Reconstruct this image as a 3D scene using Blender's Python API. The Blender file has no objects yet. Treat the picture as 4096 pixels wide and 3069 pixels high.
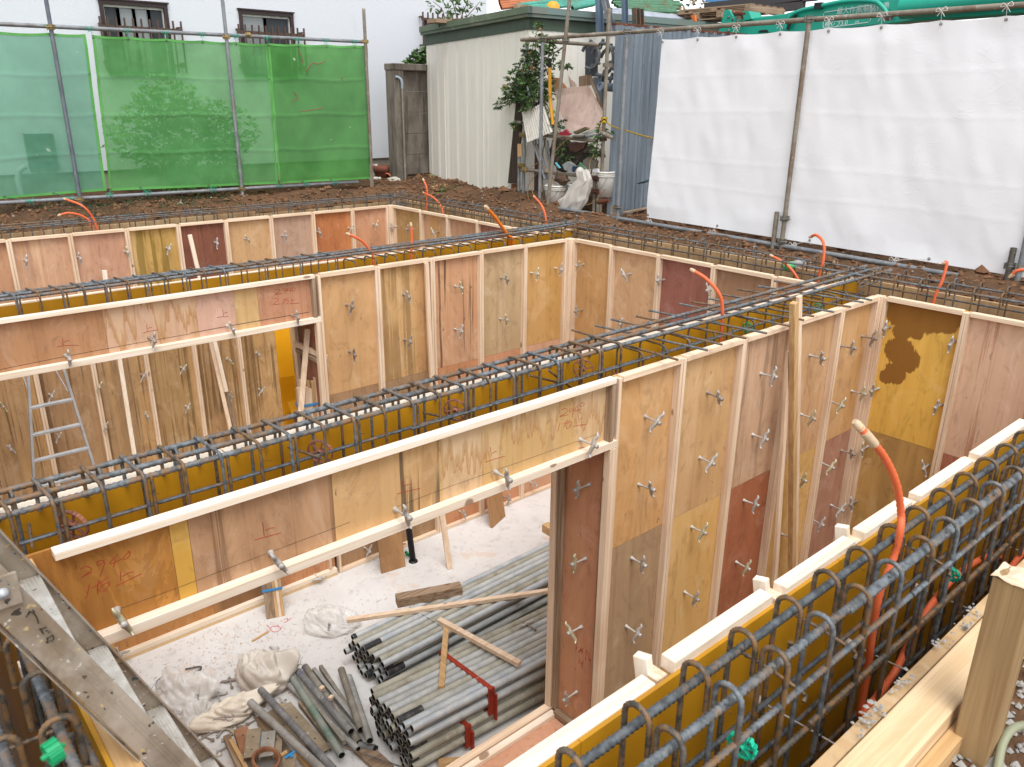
import bpy, math, random
import numpy as np
from mathutils import Vector, Matrix, noise as mnoise
rng = random.Random(11)
PI = math.pi
sc = bpy.context.scene
COL = sc.collection

# ------------------------------------------------------------------ camera, sky, sun, exposure
PITCH, YAW, ROLL = math.radians(19.709), math.radians(49.017), math.radians(0.518)
EYE = np.array([0.0, 0.0, 1.49])
def cam_axes():
    f = np.array([math.cos(YAW)*math.cos(PITCH), math.sin(YAW)*math.cos(PITCH), -math.sin(PITCH)])
    r = np.array([math.sin(YAW), -math.cos(YAW), 0.0]); u = np.cross(r, f)
    return (r*math.cos(ROLL)+u*math.sin(ROLL), -r*math.sin(ROLL)+u*math.cos(ROLL), f)
RT, UP, FW = cam_axes()
cam_data = bpy.data.cameras.new('camera'); cam = bpy.data.objects.new('camera', cam_data); COL.objects.link(cam)
M = Matrix.Identity(4)
for i in range(3):
    M[i][0], M[i][1], M[i][2], M[i][3] = RT[i], UP[i], -FW[i], EYE[i]
cam.matrix_world = M
cam_data.sensor_width = 36.0; cam_data.sensor_fit = 'HORIZONTAL'
cam_data.lens = 3182.7/4096*36.0
cam_data.clip_start = 0.05; cam_data.clip_end = 2000.0
cam_data.dof.use_dof = True; cam_data.dof.focus_distance = 5.5; cam_data.dof.aperture_fstop = 7.1
sc.camera = cam

SUN_EL, SUN_AZ = math.radians(62), math.radians(205)      # high, behind the viewer's shoulder, veiled by cloud
world = bpy.data.worlds.new('World'); sc.world = world; world.use_nodes = True
wn = world.node_tree.nodes; wl = world.node_tree.links
for n in list(wn): wn.remove(n)
wo = wn.new('ShaderNodeOutputWorld'); bg = wn.new('ShaderNodeBackground'); sky = wn.new('ShaderNodeTexSky')
hs = wn.new('ShaderNodeHueSaturation'); hs.inputs['Saturation'].default_value = 0.15
sky.sky_type = 'NISHITA'; sky.sun_disc = False; sky.sun_elevation = SUN_EL; sky.sun_rotation = SUN_AZ
sky.air_density = 1.0; sky.dust_density = 1.0; sky.ozone_density = 1.0
bg.inputs['Strength'].default_value = 0.15
wl.new(sky.outputs[0], hs.inputs['Color']); wl.new(hs.outputs[0], bg.inputs[0]); wl.new(bg.outputs[0], wo.inputs[0])
sun_data = bpy.data.lights.new('sun', 'SUN'); sun_data.energy = 1.3; sun_data.angle = math.radians(35); sun_data.color = (1.0, 0.985, 0.965)
sun = bpy.data.objects.new('sun', sun_data); COL.objects.link(sun)
sd = Vector((math.sin(SUN_AZ)*math.cos(SUN_EL), math.cos(SUN_AZ)*math.cos(SUN_EL), math.sin(SUN_EL)))
sun.rotation_euler = sd.to_track_quat('Z', 'Y').to_euler()
sc.view_settings.view_transform = 'Standard'; sc.view_settings.look = 'None'
sc.view_settings.exposure = 1.0; sc.view_settings.gamma = 1.0
try: sc.cycles.max_bounces = 6; sc.cycles.transparent_max_bounces = 12
except Exception: pass

# ------------------------------------------------------------------ measuring helpers: a ray of the photograph met with a known plane
CROP = {0:(0,0,4096/2211),1:(0,0,.6338),2:(1350,0,.6338),3:(2696,0,.6338),4:(0,1000,.6338),5:(1350,1000,.6338),6:(2696,1000,.6338),
        7:(0,2019,.6338),8:(1350,2019,.6338),9:(2696,2019,.6338),'a':(1900,250,.36216),'b':(2000,0,.36166),'d':(2750,0,.6085),
        'e':(400,0,.6329),'p':(1250,2500,.34358),'q':(560,2500,.34358),'r':(1500,0,.22604),'s':(1350,500,.29385),'t':(1000,1250,.22635),
        'u':(3300,2250,.49441),'v':(2000,2250,.49413),'w':(3500,0,.26944),'x':(0,2000,.31689)}
def ray(i, x, y):
    o = CROP[i]; px, py = o[0]+x*o[2], o[1]+y*o[2]
    return RT*((px-2048)/3182.7) - UP*((py-1534.5)/3182.7) + FW
def at(i, x, y, X=None, Y=None, Z=None, D=None):
    d = ray(i, x, y)
    if X is not None: t = (X-EYE[0])/d[0]
    elif Y is not None: t = (Y-EYE[1])/d[1]
    elif Z is not None: t = (Z-EYE[2])/d[2]
    else: t = D
    return EYE+d*t
def V3(*a): return np.array(a, float)

# ------------------------------------------------------------------ mesh builder
class MB:
    def __init__(s): s.v=[]; s.f=[]; s.sm=[]; s.mi=[]; s.m=0; s.hm=0; s.smooth=False
    def add(s, vs, fs, smooth=None):
        o=len(s.v); s.v.extend([tuple(map(float,v)) for v in vs])
        for f in fs: s.f.append(tuple(i+o for i in f)); s.sm.append(s.smooth if smooth is None else smooth); s.mi.append(s.m)
        return s
    def box(s, x0,x1,y0,y1,z0,z1):
        x0,x1=min(x0,x1),max(x0,x1); y0,y1=min(y0,y1),max(y0,y1); z0,z1=min(z0,z1),max(z0,z1)
        return s.add([(x0,y0,z0),(x1,y0,z0),(x1,y1,z0),(x0,y1,z0),(x0,y0,z1),(x1,y0,z1),(x1,y1,z1),(x0,y1,z1)],
            [(0,3,2,1),(4,5,6,7),(0,1,5,4),(1,2,6,5),(2,3,7,6),(3,0,4,7)], False)
    def bar(s, a, b, w, h, up=(0,0,1), jit=0):
        """rectangular bar from a to b, w across, h along up"""
        a=V3(*a); b=V3(*b); t=b-a; L=np.linalg.norm(t); t/=L
        u=V3(*up); u=u-t*np.dot(u,t)
        if np.linalg.norm(u)<1e-4: u=V3(1,0,0)-t*t[0]
        u/=np.linalg.norm(u); r=np.cross(t,u)
        vs=[]
        for p in (a,b):
            for sx,sy in ((-1,-1),(1,-1),(1,1),(-1,1)): vs.append(p+r*sx*w/2+u*sy*h/2)
        return s.add(vs,[(0,1,2,3),(7,6,5,4),(0,4,5,1),(1,5,6,2),(2,6,7,3),(3,7,4,0)],False)
    def tube(s, path, r, n=8, rib=0.0, pitch=0.012, hole=0.0, caps=True, step=None, taper=None):
        P=[V3(*p) for p in path]
        if step or rib:
            st = pitch/2 if rib else step
            Q=[]
            for a,b in zip(P[:-1],P[1:]):
                k=max(1,int(round(np.linalg.norm(b-a)/st)))
                for j in range(k): Q.append(a+(b-a)*j/k)
            Q.append(P[-1]); P=Q
        m=len(P); T=[]
        for i in range(m):
            t=P[min(i+1,m-1)]-P[max(i-1,0)]; T.append(t/max(np.linalg.norm(t),1e-9))
        ref=V3(0,0,1) if abs(T[0][2])<.9 else V3(1,0,0)
        u=ref-T[0]*np.dot(ref,T[0]); u/=np.linalg.norm(u)
        vs=[]; fs=[]
        for i in range(m):
            u=u-T[i]*np.dot(u,T[i]); u/=max(np.linalg.norm(u),1e-9); w=np.cross(T[i],u)
            rr=(r(i/(m-1)) if callable(r) else r)
            if rib: rr*= 1+rib*(1 if i%2 else -1)
            for k in range(n):
                a=2*PI*k/n; vs.append(P[i]+(u*math.cos(a)+w*math.sin(a))*rr)
        for i in range(m-1):
            for k in range(n):
                k2=(k+1)%n; fs.append((i*n+k,i*n+k2,(i+1)*n+k2,(i+1)*n+k))
        s.add(vs,fs,True)
        if hole:
            for e in (0,m-1):
                sgn=1 if e==0 else -1; ring=[V3(*vs[e*n+k]) for k in range(n)]; c=P[e]
                inn=[c+(q-c)*hole for q in ring]; deep=[q+T[e]*sgn*(np.linalg.norm(ring[0]-c)*5) for q in inn]
                allv=ring+inn+deep+[c+T[e]*sgn*(np.linalg.norm(ring[0]-c)*5)]
                ff=[]
                for k in range(n):
                    k2=(k+1)%n
                    for base in (0,n):
                        q=(base+k,base+k2,base+n+k2,base+n+k); ff.append(q if e else q[::-1])
                    q=(2*n+k,2*n+k2,3*n); ff.append(q if e else q[::-1])
                s.m,k_=s.hm,s.m; s.add(allv[n:],[tuple(i-n for i in f) for f in ff if min(f)>=n],False); s.m=k_; s.add(allv[:2*n],[f for f in ff if min(f)<n],False)
        elif caps:
            s.add([vs[k] for k in range(n)],[tuple(range(n))[::-1]],False); s.add([vs[(m-1)*n+k] for k in range(n)],[tuple(range(n))],False)
        return s
    def grid(s, nu, nv, fn, smooth=True):
        vs=[fn(i/nu,j/nv) for j in range(nv+1) for i in range(nu+1)]
        fs=[(j*(nu+1)+i,j*(nu+1)+i+1,(j+1)*(nu+1)+i+1,(j+1)*(nu+1)+i) for j in range(nv) for i in range(nu)]
        return s.add(vs,fs,smooth)
    def prism(s, poly, d):
        """closed polygon (list of 3-D points) pushed by vector d"""
        p=[V3(*q) for q in poly]; n=len(p); d=V3(*d)
        vs=p+[q+d for q in p]
        fs=[tuple(range(n))[::-1],tuple(range(n,2*n))]+[(i,(i+1)%n,n+(i+1)%n,n+i) for i in range(n)]
        return s.add(vs,fs,False)
    def lathe(s, prof, c, n=20, axis=(0,0,1)):
        ax=V3(*axis); ax/=np.linalg.norm(ax); u=V3(1,0,0) if abs(ax[0])<.9 else V3(0,1,0); u=u-ax*np.dot(u,ax); u/=np.linalg.norm(u); w=np.cross(ax,u); c=V3(*c)
        vs=[c+ax*z+(u*math.cos(2*PI*k/n)+w*math.sin(2*PI*k/n))*r for r,z in prof for k in range(n)]
        fs=[(i*n+k,i*n+(k+1)%n,(i+1)*n+(k+1)%n,(i+1)*n+k) for i in range(len(prof)-1) for k in range(n)]
        return s.add(vs,fs,True)
    def build(s, name, mat, parent=None, bevel=0.0):
        me=bpy.data.meshes.new(name); off=OFF.get(parent.name,V3(0,0,0)) if parent is not None else V3(0,0,0)
        v=np.array(s.v,float).reshape(-1,3)-off
        me.from_pydata([tuple(q) for q in v],[],s.f)
        ms=mat if isinstance(mat,(list,tuple)) else [mat]
        for m_ in ms: me.materials.append(m_)
        me.polygons.foreach_set('use_smooth',s.sm); me.polygons.foreach_set('material_index',s.mi)
        me.update()
        o=bpy.data.objects.new(name,me); COL.objects.link(o)
        if parent is not None: o.parent=parent; OFF[o.name]=off
        else: OFF[o.name]=V3(0,0,0)
        if bevel:
            b=o.modifiers.new('edge','BEVEL'); b.width=bevel; b.segments=1; b.limit_method='ANGLE'
        return o
OFF={}
def tag(o, label=None, cat=None, group=None, kind=None):
    if label: o['label']=label
    if cat: o['category']=cat
    if group: o['group']=group
    if kind: o['kind']=kind
    return o
def thing(name, loc, label, cat, group=None):
    o=bpy.data.objects.new(name,None); COL.objects.link(o); o.empty_display_size=.05
    o.location=tuple(float(q) for q in loc); OFF[o.name]=V3(*loc); tag(o,label,cat,group,'thing'); return o
def copy_tree(root, loc=None, rot=None, scale=None):
    c=root.copy(); COL.objects.link(c)
    if loc is not None: c.location=tuple(float(q) for q in loc)
    if rot is not None: c.rotation_euler=rot
    def rec(a,b):
        for ch in a.children:
            d=ch.copy(); COL.objects.link(d); d.parent=b; rec(ch,d)
    rec(root,c); return c
def arc(c, u, w, r, a0, a1, n=8):
    c=V3(*c);u=V3(*u);w=V3(*w)
    return [c+(u*math.cos(a0+(a1-a0)*i/n)+w*math.sin(a0+(a1-a0)*i/n))*r for i in range(n+1)]
def smooth_path(pts, n=8):
    P=[V3(*p) for p in pts]; P=[2*P[0]-P[1]]+P+[2*P[-1]-P[-2]]; out=[]
    for i in range(1,len(P)-2):
        for j in range(n):
            t=j/n; out.append(.5*((2*P[i])+(-P[i-1]+P[i+1])*t+(2*P[i-1]-5*P[i]+4*P[i+1]-P[i+2])*t*t+(-P[i-1]+3*P[i]-3*P[i+1]+P[i+2])*t**3))
    out.append(P[-2]); return out
# ------------------------------------------------------------------ materials
def lin(h):
    h=h.lstrip('#'); o=[]
    for i in (0,2,4):
        c=int(h[i:i+2],16)/255; o.append(c/12.92 if c<=.04045 else ((c+.055)/1.055)**2.4)
    return (*o,1.0)
class NT:
    def __init__(s,name):
        s.mat=bpy.data.materials.new(name); s.mat.use_nodes=True; s.t=s.mat.node_tree; s.n=s.t.nodes; s.l=s.t.links
        s.b=s.n['Principled BSDF']; s.out=s.n['Material Output']; s._pos=None
    def pos(s, obj=False):
        if obj: return s.n.new('ShaderNodeTexCoord').outputs['Object']
        if s._pos is None: s._pos=s.n.new('ShaderNodeNewGeometry').outputs['Position']
        return s._pos
    def noise(s, scale=(1,1,1), loc=(0,0,0), detail=5, rough=.6, dist=0, obj=False):
        m=s.n.new('ShaderNodeMapping'); m.inputs['Scale'].default_value=scale; m.inputs['Location'].default_value=loc; s.l.new(s.pos(obj),m.inputs[0])
        t=s.n.new('ShaderNodeTexNoise'); t.inputs['Scale'].default_value=1; t.inputs['Detail'].default_value=detail; t.inputs['Roughness'].default_value=rough; t.inputs['Distortion'].default_value=dist
        s.l.new(m.outputs[0],t.inputs['Vector']); return t.outputs['Fac']
    def wave(s, axis, scale, loc=(0,0,0), dist=0, prof='SIN', obj=False):
        m=s.n.new('ShaderNodeMapping'); m.inputs['Location'].default_value=loc; s.l.new(s.pos(obj),m.inputs[0])
        w=s.n.new('ShaderNodeTexWave'); w.bands_direction=axis; w.wave_profile=prof; w.inputs['Scale'].default_value=scale; w.inputs['Distortion'].default_value=dist; w.inputs['Detail'].default_value=2
        s.l.new(m.outputs[0],w.inputs['Vector']); return w.outputs['Fac']
    def step(s, fac, a, b):
        m=s.n.new('ShaderNodeMapRange'); m.interpolation_type='SMOOTHSTEP'; m.inputs['From Min'].default_value=a; m.inputs['From Max'].default_value=b
        s.l.new(fac,m.inputs['Value']); return m.outputs['Result']
    def mul(s,a,b,op='MULTIPLY'):
        m=s.n.new('ShaderNodeMath'); m.operation=op
        for i,q in enumerate((a,b)):
            if isinstance(q,(int,float)): m.inputs[i].default_value=q
            else: s.l.new(q,m.inputs[i])
        return m.outputs[0]
    def mix(s, fac, a, b):
        m=s.n.new('ShaderNodeMix'); m.data_type='RGBA'
        for i,q in ((0,fac),(6,a),(7,b)):
            if isinstance(q,(tuple,list)): m.inputs[i].default_value=q
            elif isinstance(q,(int,float)): m.inputs[i].default_value=q
            else: s.l.new(q,m.inputs[i])
        return m.outputs[2]
    def bump(s, h, strength=.3, dist=.01):
        b=s.n.new('ShaderNodeBump'); b.inputs['Strength'].default_value=strength; b.inputs['Distance'].default_value=dist; s.l.new(h,b.inputs['Height']); s.l.new(b.outputs[0],s.b.inputs['Normal'])
    def done(s, col, rough=.7, metal=0.0, spec=.35):
        if isinstance(col,tuple): s.b.inputs['Base Color'].default_value=col
        else: s.l.new(col,s.b.inputs['Base Color'])
        if isinstance(rough,(int,float)): s.b.inputs['Roughness'].default_value=rough
        else: s.l.new(rough,s.b.inputs['Roughness'])
        s.b.inputs['Metallic'].default_value=metal; s.b.inputs['Specular IOR Level'].default_value=spec
        return s.mat
_seed=[0]
def sd_():
    _seed[0]+=1; q=random.Random(_seed[0]*7+3); return (q.uniform(-50,50),q.uniform(-50,50),q.uniform(-50,50))
def brighten(h,k=.08,ds=-.06):
    h=h.lstrip('#'); c=[int(h[i:i+2],16) for i in (0,2,4)]; g=.3*c[0]+.59*c[1]+.11*c[2]; c=[v*(1-ds)+g*ds for v in c]; return ''.join('%02x'%min(255,int(v+(255-v)*k)) for v in c)
def blob_mask(t, blobs, soft, jag):
    """patch with a ragged edge made of round blobs (points on the sheet, radius)"""
    acc=None
    for p,r in blobs:
        d=t.n.new('ShaderNodeVectorMath'); d.operation='DISTANCE'; t.l.new(t.pos(),d.inputs[0]); d.inputs[1].default_value=tuple(float(q) for q in p)
        m=t.n.new('ShaderNodeMapRange'); m.inputs['From Min'].default_value=0; m.inputs['From Max'].default_value=r; m.inputs['To Min'].default_value=1; m.inputs['To Max'].default_value=0; t.l.new(d.outputs['Value'],m.inputs['Value'])
        acc=m.outputs['Result'] if acc is None else t.mul(acc,m.outputs['Result'],'MAXIMUM')
    n=t.noise((20,20,6),sd_(),6,.7,.8); n2=t.noise((55,55,3.5),sd_(),3,.6)
    f=t.mul(acc,t.mul(t.mul(n,jag),t.mul(n2,jag*.5),'ADD'),'ADD')
    return t.step(f,.38+jag*.75-soft,.38+jag*.75+soft)
def ply(c1, c2, c3=None, streak=.5, flecks=.3, stain=None, stain_amt=.5, grain=14, patch=.35, wavy=.4, blobs=None, drip=None, extra=.10, dark=None):
    """plywood: vertical grain between c1 and c2, broad bands of c3, dark flecks, blotchy water stain"""
    c1=brighten(c1,extra); c2=brighten(c2,extra); c3=brighten(c3,extra) if c3 else None
    t=NT('plywood'); L=sd_()
    g=t.noise((grain,grain,.7),L,6,.65,wavy)
    band=t.noise((2.6,2.6,.12),sd_(),2,.5)
    fine=t.noise((90,90,3.0),sd_(),3,.6); fig=t.wave('Z',.55,sd_(),9)
    col=t.mix(t.mul(t.step(g,.36,.66),streak),lin(c1),lin(c2))
    if c3: col=t.mix(t.mul(t.step(band,.5,.58),patch*2 if patch<.5 else 1.0),col,lin(c3))
    col=t.mix(t.mul(t.step(fine,.45,.75),.22),col,lin(c2)); col=t.mix(t.mul(t.step(fig,.62,.9),.14),col,lin(c2))
    cloud=t.noise((1.6,1.6,1.1),sd_(),4,.6)
    col=t.mix(t.mul(t.step(cloud,.42,.75),.16),col,lin('6b4a2c'))
    st=t.noise((34,34,.45),sd_(),4,.55,.3); hx=c2.lstrip('#'); dk=''.join('%02x'%int(int(hx[i:i+2],16)*q) for i,q in ((0,.66),(2,.62),(4,.6)))
    col=t.mix(t.mul(t.step(st,.5,.8),.08+.3*streak),col,lin(dk)); sm=t.noise((5,5,2.4),sd_(),6,.72,2.2); col=t.mix(t.mul(t.step(sm,.5,.66),.3),col,lin(dk)); s3=t.noise((3.1,3.1,2.0),sd_(),5,.7,1.5); col=t.mix(t.mul(t.step(s3,.52,.68),.35),col,lin(brighten(c1,.3)))
    if dark: dn=t.noise((dark[2],dark[2],.32),sd_(),5,.6,.25); d2=t.noise((2.2,2.2,.8),sd_(),3,.5); col=t.mix(t.mul(t.mul(t.step(dn,.53,.59),t.step(d2,.36,.48)),dark[1]),col,lin(dark[0])); s2=t.noise((11,11,.3),sd_(),3,.5); col=t.mix(t.mul(t.step(s2,.52,.85),.06+.14*streak),col,lin(dk))
    if flecks:
        fl=t.noise((22,22,8),sd_(),3,.6,.5); col=t.mix(t.mul(t.step(fl,.69,.73),flecks*1.4),col,lin('33231a'))
    if stain:
        sn=t.noise((4.2,4.2,1.5),sd_(),6,.7,1.2); col=t.mix(t.mul(t.step(sn,.5,.53),stain_amt),col,lin(stain))
    if blobs: col=t.mix(t.mul(blob_mask(t,blobs[0],.03,.5),.85),col,lin(blobs[1]))
    if drip:
        sx=t.n.new('ShaderNodeSeparateXYZ'); t.l.new(t.pos(),sx.inputs[0]); nn=t.noise((7,7,.25),sd_(),4,.6); n3=t.noise((30,30,6),sd_(),3,.6)
        e=t.mul(t.mul(nn,t.mul(n3,.12),'ADD'),t.mul(sx.outputs['Z'],drip[1]),'ADD'); ring=t.mul(t.step(e,.43,.445),t.step(e,.51,.48)); col=t.mix(t.mul(ring,.75),col,lin(drip[0])); col=t.mix(t.mul(t.step(e,.44,.46),.35),col,lin(drip[2]))
    t.bump(g,.12,.004)
    return t.done(col,.72,0,.25)
def timber(axis='x', c1='e6d0b6', c2='d3b596', c3='c2a083', knots=True):
    """planed batten: pale softwood, grain along the axis"""
    t=NT('timber_'+axis); L=sd_(); s=[42,42,42]; s['xyz'.index(axis)]=1.3
    g=t.noise(s,L,5,.6,.6)
    col=t.mix(t.step(g,.35,.68),lin(c1),lin(c2))
    b=t.noise((1.7,1.7,1.7),sd_(),3,.5); col=t.mix(t.mul(t.step(b,.5,.7),.4),col,lin(c3))
    if knots:
        k=[9,9,9]; k['xyz'.index(axis)]=5; kn=t.noise(k,sd_(),1,.3); col=t.mix(t.mul(t.step(kn,.765,.8),.75),col,lin('7c5232'))
    t.bump(g,.1,.003)
    return t.done(col,.68,0,.25)
def metal_pipe(name, c1, c2, rust='6d4a32', amt=.3, rough=.5, metal=.35):
    t=NT(name); a=t.noise((7,7,7),sd_(),5,.65); b=t.noise((22,22,22),sd_(),4,.6); c=t.noise((3.1,3.1,3.1),sd_(),5,.7)
    col=t.mix(t.step(a,.35,.65),lin(c1),lin(c2)); col=t.mix(t.mul(t.step(c,.52,.64),amt),col,lin(rust)); col=t.mix(t.mul(t.step(b,.6,.72),.35),col,lin('d8d5cc'))
    t.bump(b,.12,.003)
    return t.done(col,rough,metal,.4)
def rebar_mat(name, rustiness=.45, steel='757c80', steel2='484c4f'):
    t=NT(name); a=t.noise((5,5,5),sd_(),4,.6); b=t.noise((38,38,38),sd_(),3,.6)
    col=t.mix(t.step(b,.3,.7),lin(steel2),lin(steel)); r=t.mul(t.step(a,.62-rustiness*.4,.78-rustiness*.4),t.step(b,.35,.6))
    col=t.mix(r,col,lin('7a5c3c')); rr=t.noise((9,9,9),sd_(),4,.7); col=t.mix(t.mul(t.step(rr,.55,.7),rustiness),col,lin('5a4531'))
    return t.done(col,.55,.1,.4)
def plain(name, c, rough=.6, metal=0.0, var=.12, scale=6, dirt='4a4034', bump=0.0, spec=.35):
    t=NT(name); a=t.noise((scale,)*3,sd_(),5,.65); col=t.mix(t.mul(t.step(a,.45,.75),var*2.2),lin(c),lin(dirt))
    if bump: t.bump(t.noise((scale*9,)*3,sd_(),3,.6),bump,.004)
    return t.done(col,rough,metal,spec)

TIM={a:timber(a) for a in 'xyz'}
TIMW={a:timber(a,'ede1d0','e1cdb3','d3ba9c') for a in 'xyz'}          # freshly sawn, palest
TIMO={a:timber(a,'a58f78','7f6750','6a5544') for a in 'xyz'}          # weathered
TIMB={a:timber(a,'cdaa7c','b58f60','9c764c') for a in 'xyz'}          # ageing, tan
YEL=None
def yellow_form():
    t=NT('yellow_coated_ply'); a=t.noise((1.5,1.5,1.5),sd_(),4,.6); b=t.noise((30,30,30),sd_(),3,.6); c=t.noise((6,6,1),sd_(),4,.6)
    col=t.mix(t.step(a,.35,.7),lin('c48e1c'),lin('b07c18')); col=t.mix(t.mul(t.step(c,.55,.75),.35),col,lin('9c6c1c')); col=t.mix(t.mul(t.step(b,.68,.74),.3),col,lin('d0ab55'))
    return t.done(col,.38,0,.45)
YEL=yellow_form(); PLYEDGE=plain('plywood_edge','d9b98c',.8,0,.15,40,'a87c4c')
REB=rebar_mat('rebar_steel',.45); REBR=rebar_mat('rebar_rusty',.7,'625f59','413d37'); REBD=rebar_mat('rebar_dark',.35,'60666a','3c4042')
CLAMP=metal_pipe('galvanised_tie','bfbbb5','a39f99','8d7866',.3,.5,.15); CLAMPR=metal_pipe('rusty_tie','a0958b','857970','84604a',.5,.6,.1); CLAMPY=metal_pipe('zinc_yellow_wing','c9c5a6','b0ac92','9a8468',.3,.4,.3)
ORANGE=plain('orange_conduit','dc6a40',.5,0,.1,9,'9a4a2a'); SLEEVE=plain('tape_tan','c9b090',.7,0,.1,30)
# ------------------------------------------------------------------ setting: ground with its pit, slab, retaining boards
F=-3.08
Y1,Y2,Y3,XR=2.82,6.40,10.14,6.42
PX0,PX1,PY0,PY1=-0.24,7.0,0.50,10.66
def gz(x,y):
    """height of the earth: low by the pit, heaped a little towards the fences"""
    n=mnoise.noise(Vector((x*.9,y*.9,3.1)))*.07+mnoise.noise(Vector((x*2.9,y*2.9,7.7)))*.06+mnoise.noise(Vector((x*8,y*8,1.7)))*.036+mnoise.noise(Vector((x*19,y*19,5.7)))*.014
    base=-.03
    if y>PY1: base=-.05+.17*min(1,(y-PY1)/.55)
    if x>PX1: base=max(base,-.06+.09*min(1,(x-PX1)/.7)) if y<8 else max(base,-.03+.19*min(1,(x-PX1)/.8))
    if y<PY0+.02: return -.12+n*.25
    if x<PX0: return -.05+n*.3
    return base+n
def soil_mat():
    t=NT('bare_earth'); a=t.noise((1.1,1.1,1.1),sd_(),6,.65); b=t.noise((13,13,13),sd_(),6,.7); c=t.noise((40,40,40),sd_(),3,.6); d=t.noise((4,4,4),sd_(),5,.7)
    col=t.mix(t.step(a,.35,.65),lin('503c2d'),lin('684d38')); col=t.mix(t.mul(t.step(b,.52,.7),.6),col,lin('816040')); col=t.mix(t.mul(t.step(d,.53,.66),.8),col,lin('2b211a')); col=t.mix(t.mul(t.step(c,.62,.75),.5),col,lin('9c8468'))
    t.bump(b,.9,.03); return t.done(col,.95,0,.15)
SOIL=soil_mat()
def ax_list(a,b,fine,far):
    o=[-200,-90,-40,-18]; x=a
    while x<b: o.append(x); x+=fine
    return o
xs=sorted(set([round(q,4) for q in [-200,-80,-30,-12,-6,-3,-1.5,-.7]+list(np.arange(PX0,PX1,.16))+[PX1]+list(np.arange(PX1,9.6,.055))+[9.8,10.2,11,12.5,15,20,30,80,200]]))
ys=sorted(set([round(q,4) for q in [-200,-80,-30,-12,-6,-3,-1.5,-.8,-.4]+list(np.arange(-.1,PY0,.06))+[PY0]+list(np.arange(PY0,PY1,.08))+[PY1]+list(np.arange(PY1,13.4,.055))+[13.7,14.2,15,17,20,30,80,200]]))
vid={}; gv=[]; gf=[]
def gid(i,j):
    if (i,j) not in vid: vid[(i,j)]=len(gv); gv.append((xs[i],ys[j],gz(xs[i],ys[j])))
    return vid[(i,j)]
for i in range(len(xs)-1):
    for j in range(len(ys)-1):
        cx_,cy_=(xs[i]+xs[i+1])/2,(ys[j]+ys[j+1])/2
        if PX0<cx_<PX1 and PY0<cy_<PY1: continue
        gf.append((gid(i,j),gid(i+1,j),gid(i+1,j+1),gid(i,j+1)))
def gid2(i,j): return gid(i,j)
for (fi,lst) in ((lambda k:(xs.index(PX1),k),ys),(lambda k:(xs.index(PX0),k),ys)):
    ks=[k for k,q in enumerate(lst) if PY0-1e-6<=q<=PY1+1e-6]
    for a,b in zip(ks[:-1],ks[1:]):
        p,q=gid(*fi(a)),gid(*fi(b)); n0=len(gv); gv.extend([(gv[p][0],gv[p][1],-1.2),(gv[q][0],gv[q][1],-1.2)]); gf.append((p,q,n0+1,n0))
for yy in (PY0,PY1):
    ks=[k for k,q in enumerate(xs) if PX0-1e-6<=q<=PX1+1e-6]
    for a,b in zip(ks[:-1],ks[1:]):
        p,q=gid(a,ys.index(yy)),gid(b,ys.index(yy)); n0=len(gv); gv.extend([(gv[p][0],gv[p][1],-1.2),(gv[q][0],gv[q][1],-1.2)]); gf.append((p,q,n0+1,n0))
g=MB(); g.add(gv,gf,True); tag(g.build('ground',SOIL),kind='structure')

def slab_mat():
    t=NT('concrete_slab'); a=t.noise((.8,.8,.8),sd_(),5,.6); b=t.noise((9,9,9),sd_(),5,.65); c=t.noise((2.2,2.2,2.2),sd_(),6,.7); e=t.noise((45,14,14),sd_(),3,.6)
    col=t.mix(t.step(a,.35,.65),lin('d6d4d1'),lin('c9c6c3')); col=t.mix(t.mul(t.step(b,.5,.75),.35),col,lin('8f8a84')); col=t.mix(t.mul(t.step(c,.58,.66),.35),col,lin('c9a27c')); col=t.mix(t.mul(t.step(e,.7,.73),.5),col,lin('b98a60'))
    t.bump(b,.15,.004); return t.done(col,.85,0,.25)
SLAB=slab_mat()
m=MB(); m.box(PX0-.1,PX1+.1,PY0-.1,PY1+.1,F-.3,F); tag(m.build('concrete_floor',SLAB),kind='structure')
# sawdust and shavings: nobody could count them
m=MB(); r=random.Random(5)
for k in range(1700):
    x=r.uniform(.5,5.2); y=r.uniform(3.5,6.3); a=r.uniform(0,PI); L=r.uniform(.003,.011)*(3 if r.random()<.03 else 1); w=r.uniform(.0008,.002)
    if r.random()<.5: x=r.gauss(1.9,.5); y=r.gauss(5.9,.3)
    if not(.4<x<6.2 and 3.4<y<6.35): continue
    ca,sa=math.cos(a)*L,math.sin(a)*L
    m.add([(x-ca+sa*w/L,y-sa-ca*w/L,F+.003),(x+ca+sa*w/L,y+sa-ca*w/L,F+.003),(x+ca-sa*w/L,y+sa+ca*w/L,F+.007),(x-ca-sa*w/L,y-sa+ca*w/L,F+.007)],[(0,1,2,3)],False)
tag(m.build('wood_shavings',plain('shavings','c9a888',.8,0,.2,30)),'fine wood shavings and sawdust strewn over the concrete floor','wood shavings',kind='stuff')
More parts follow.
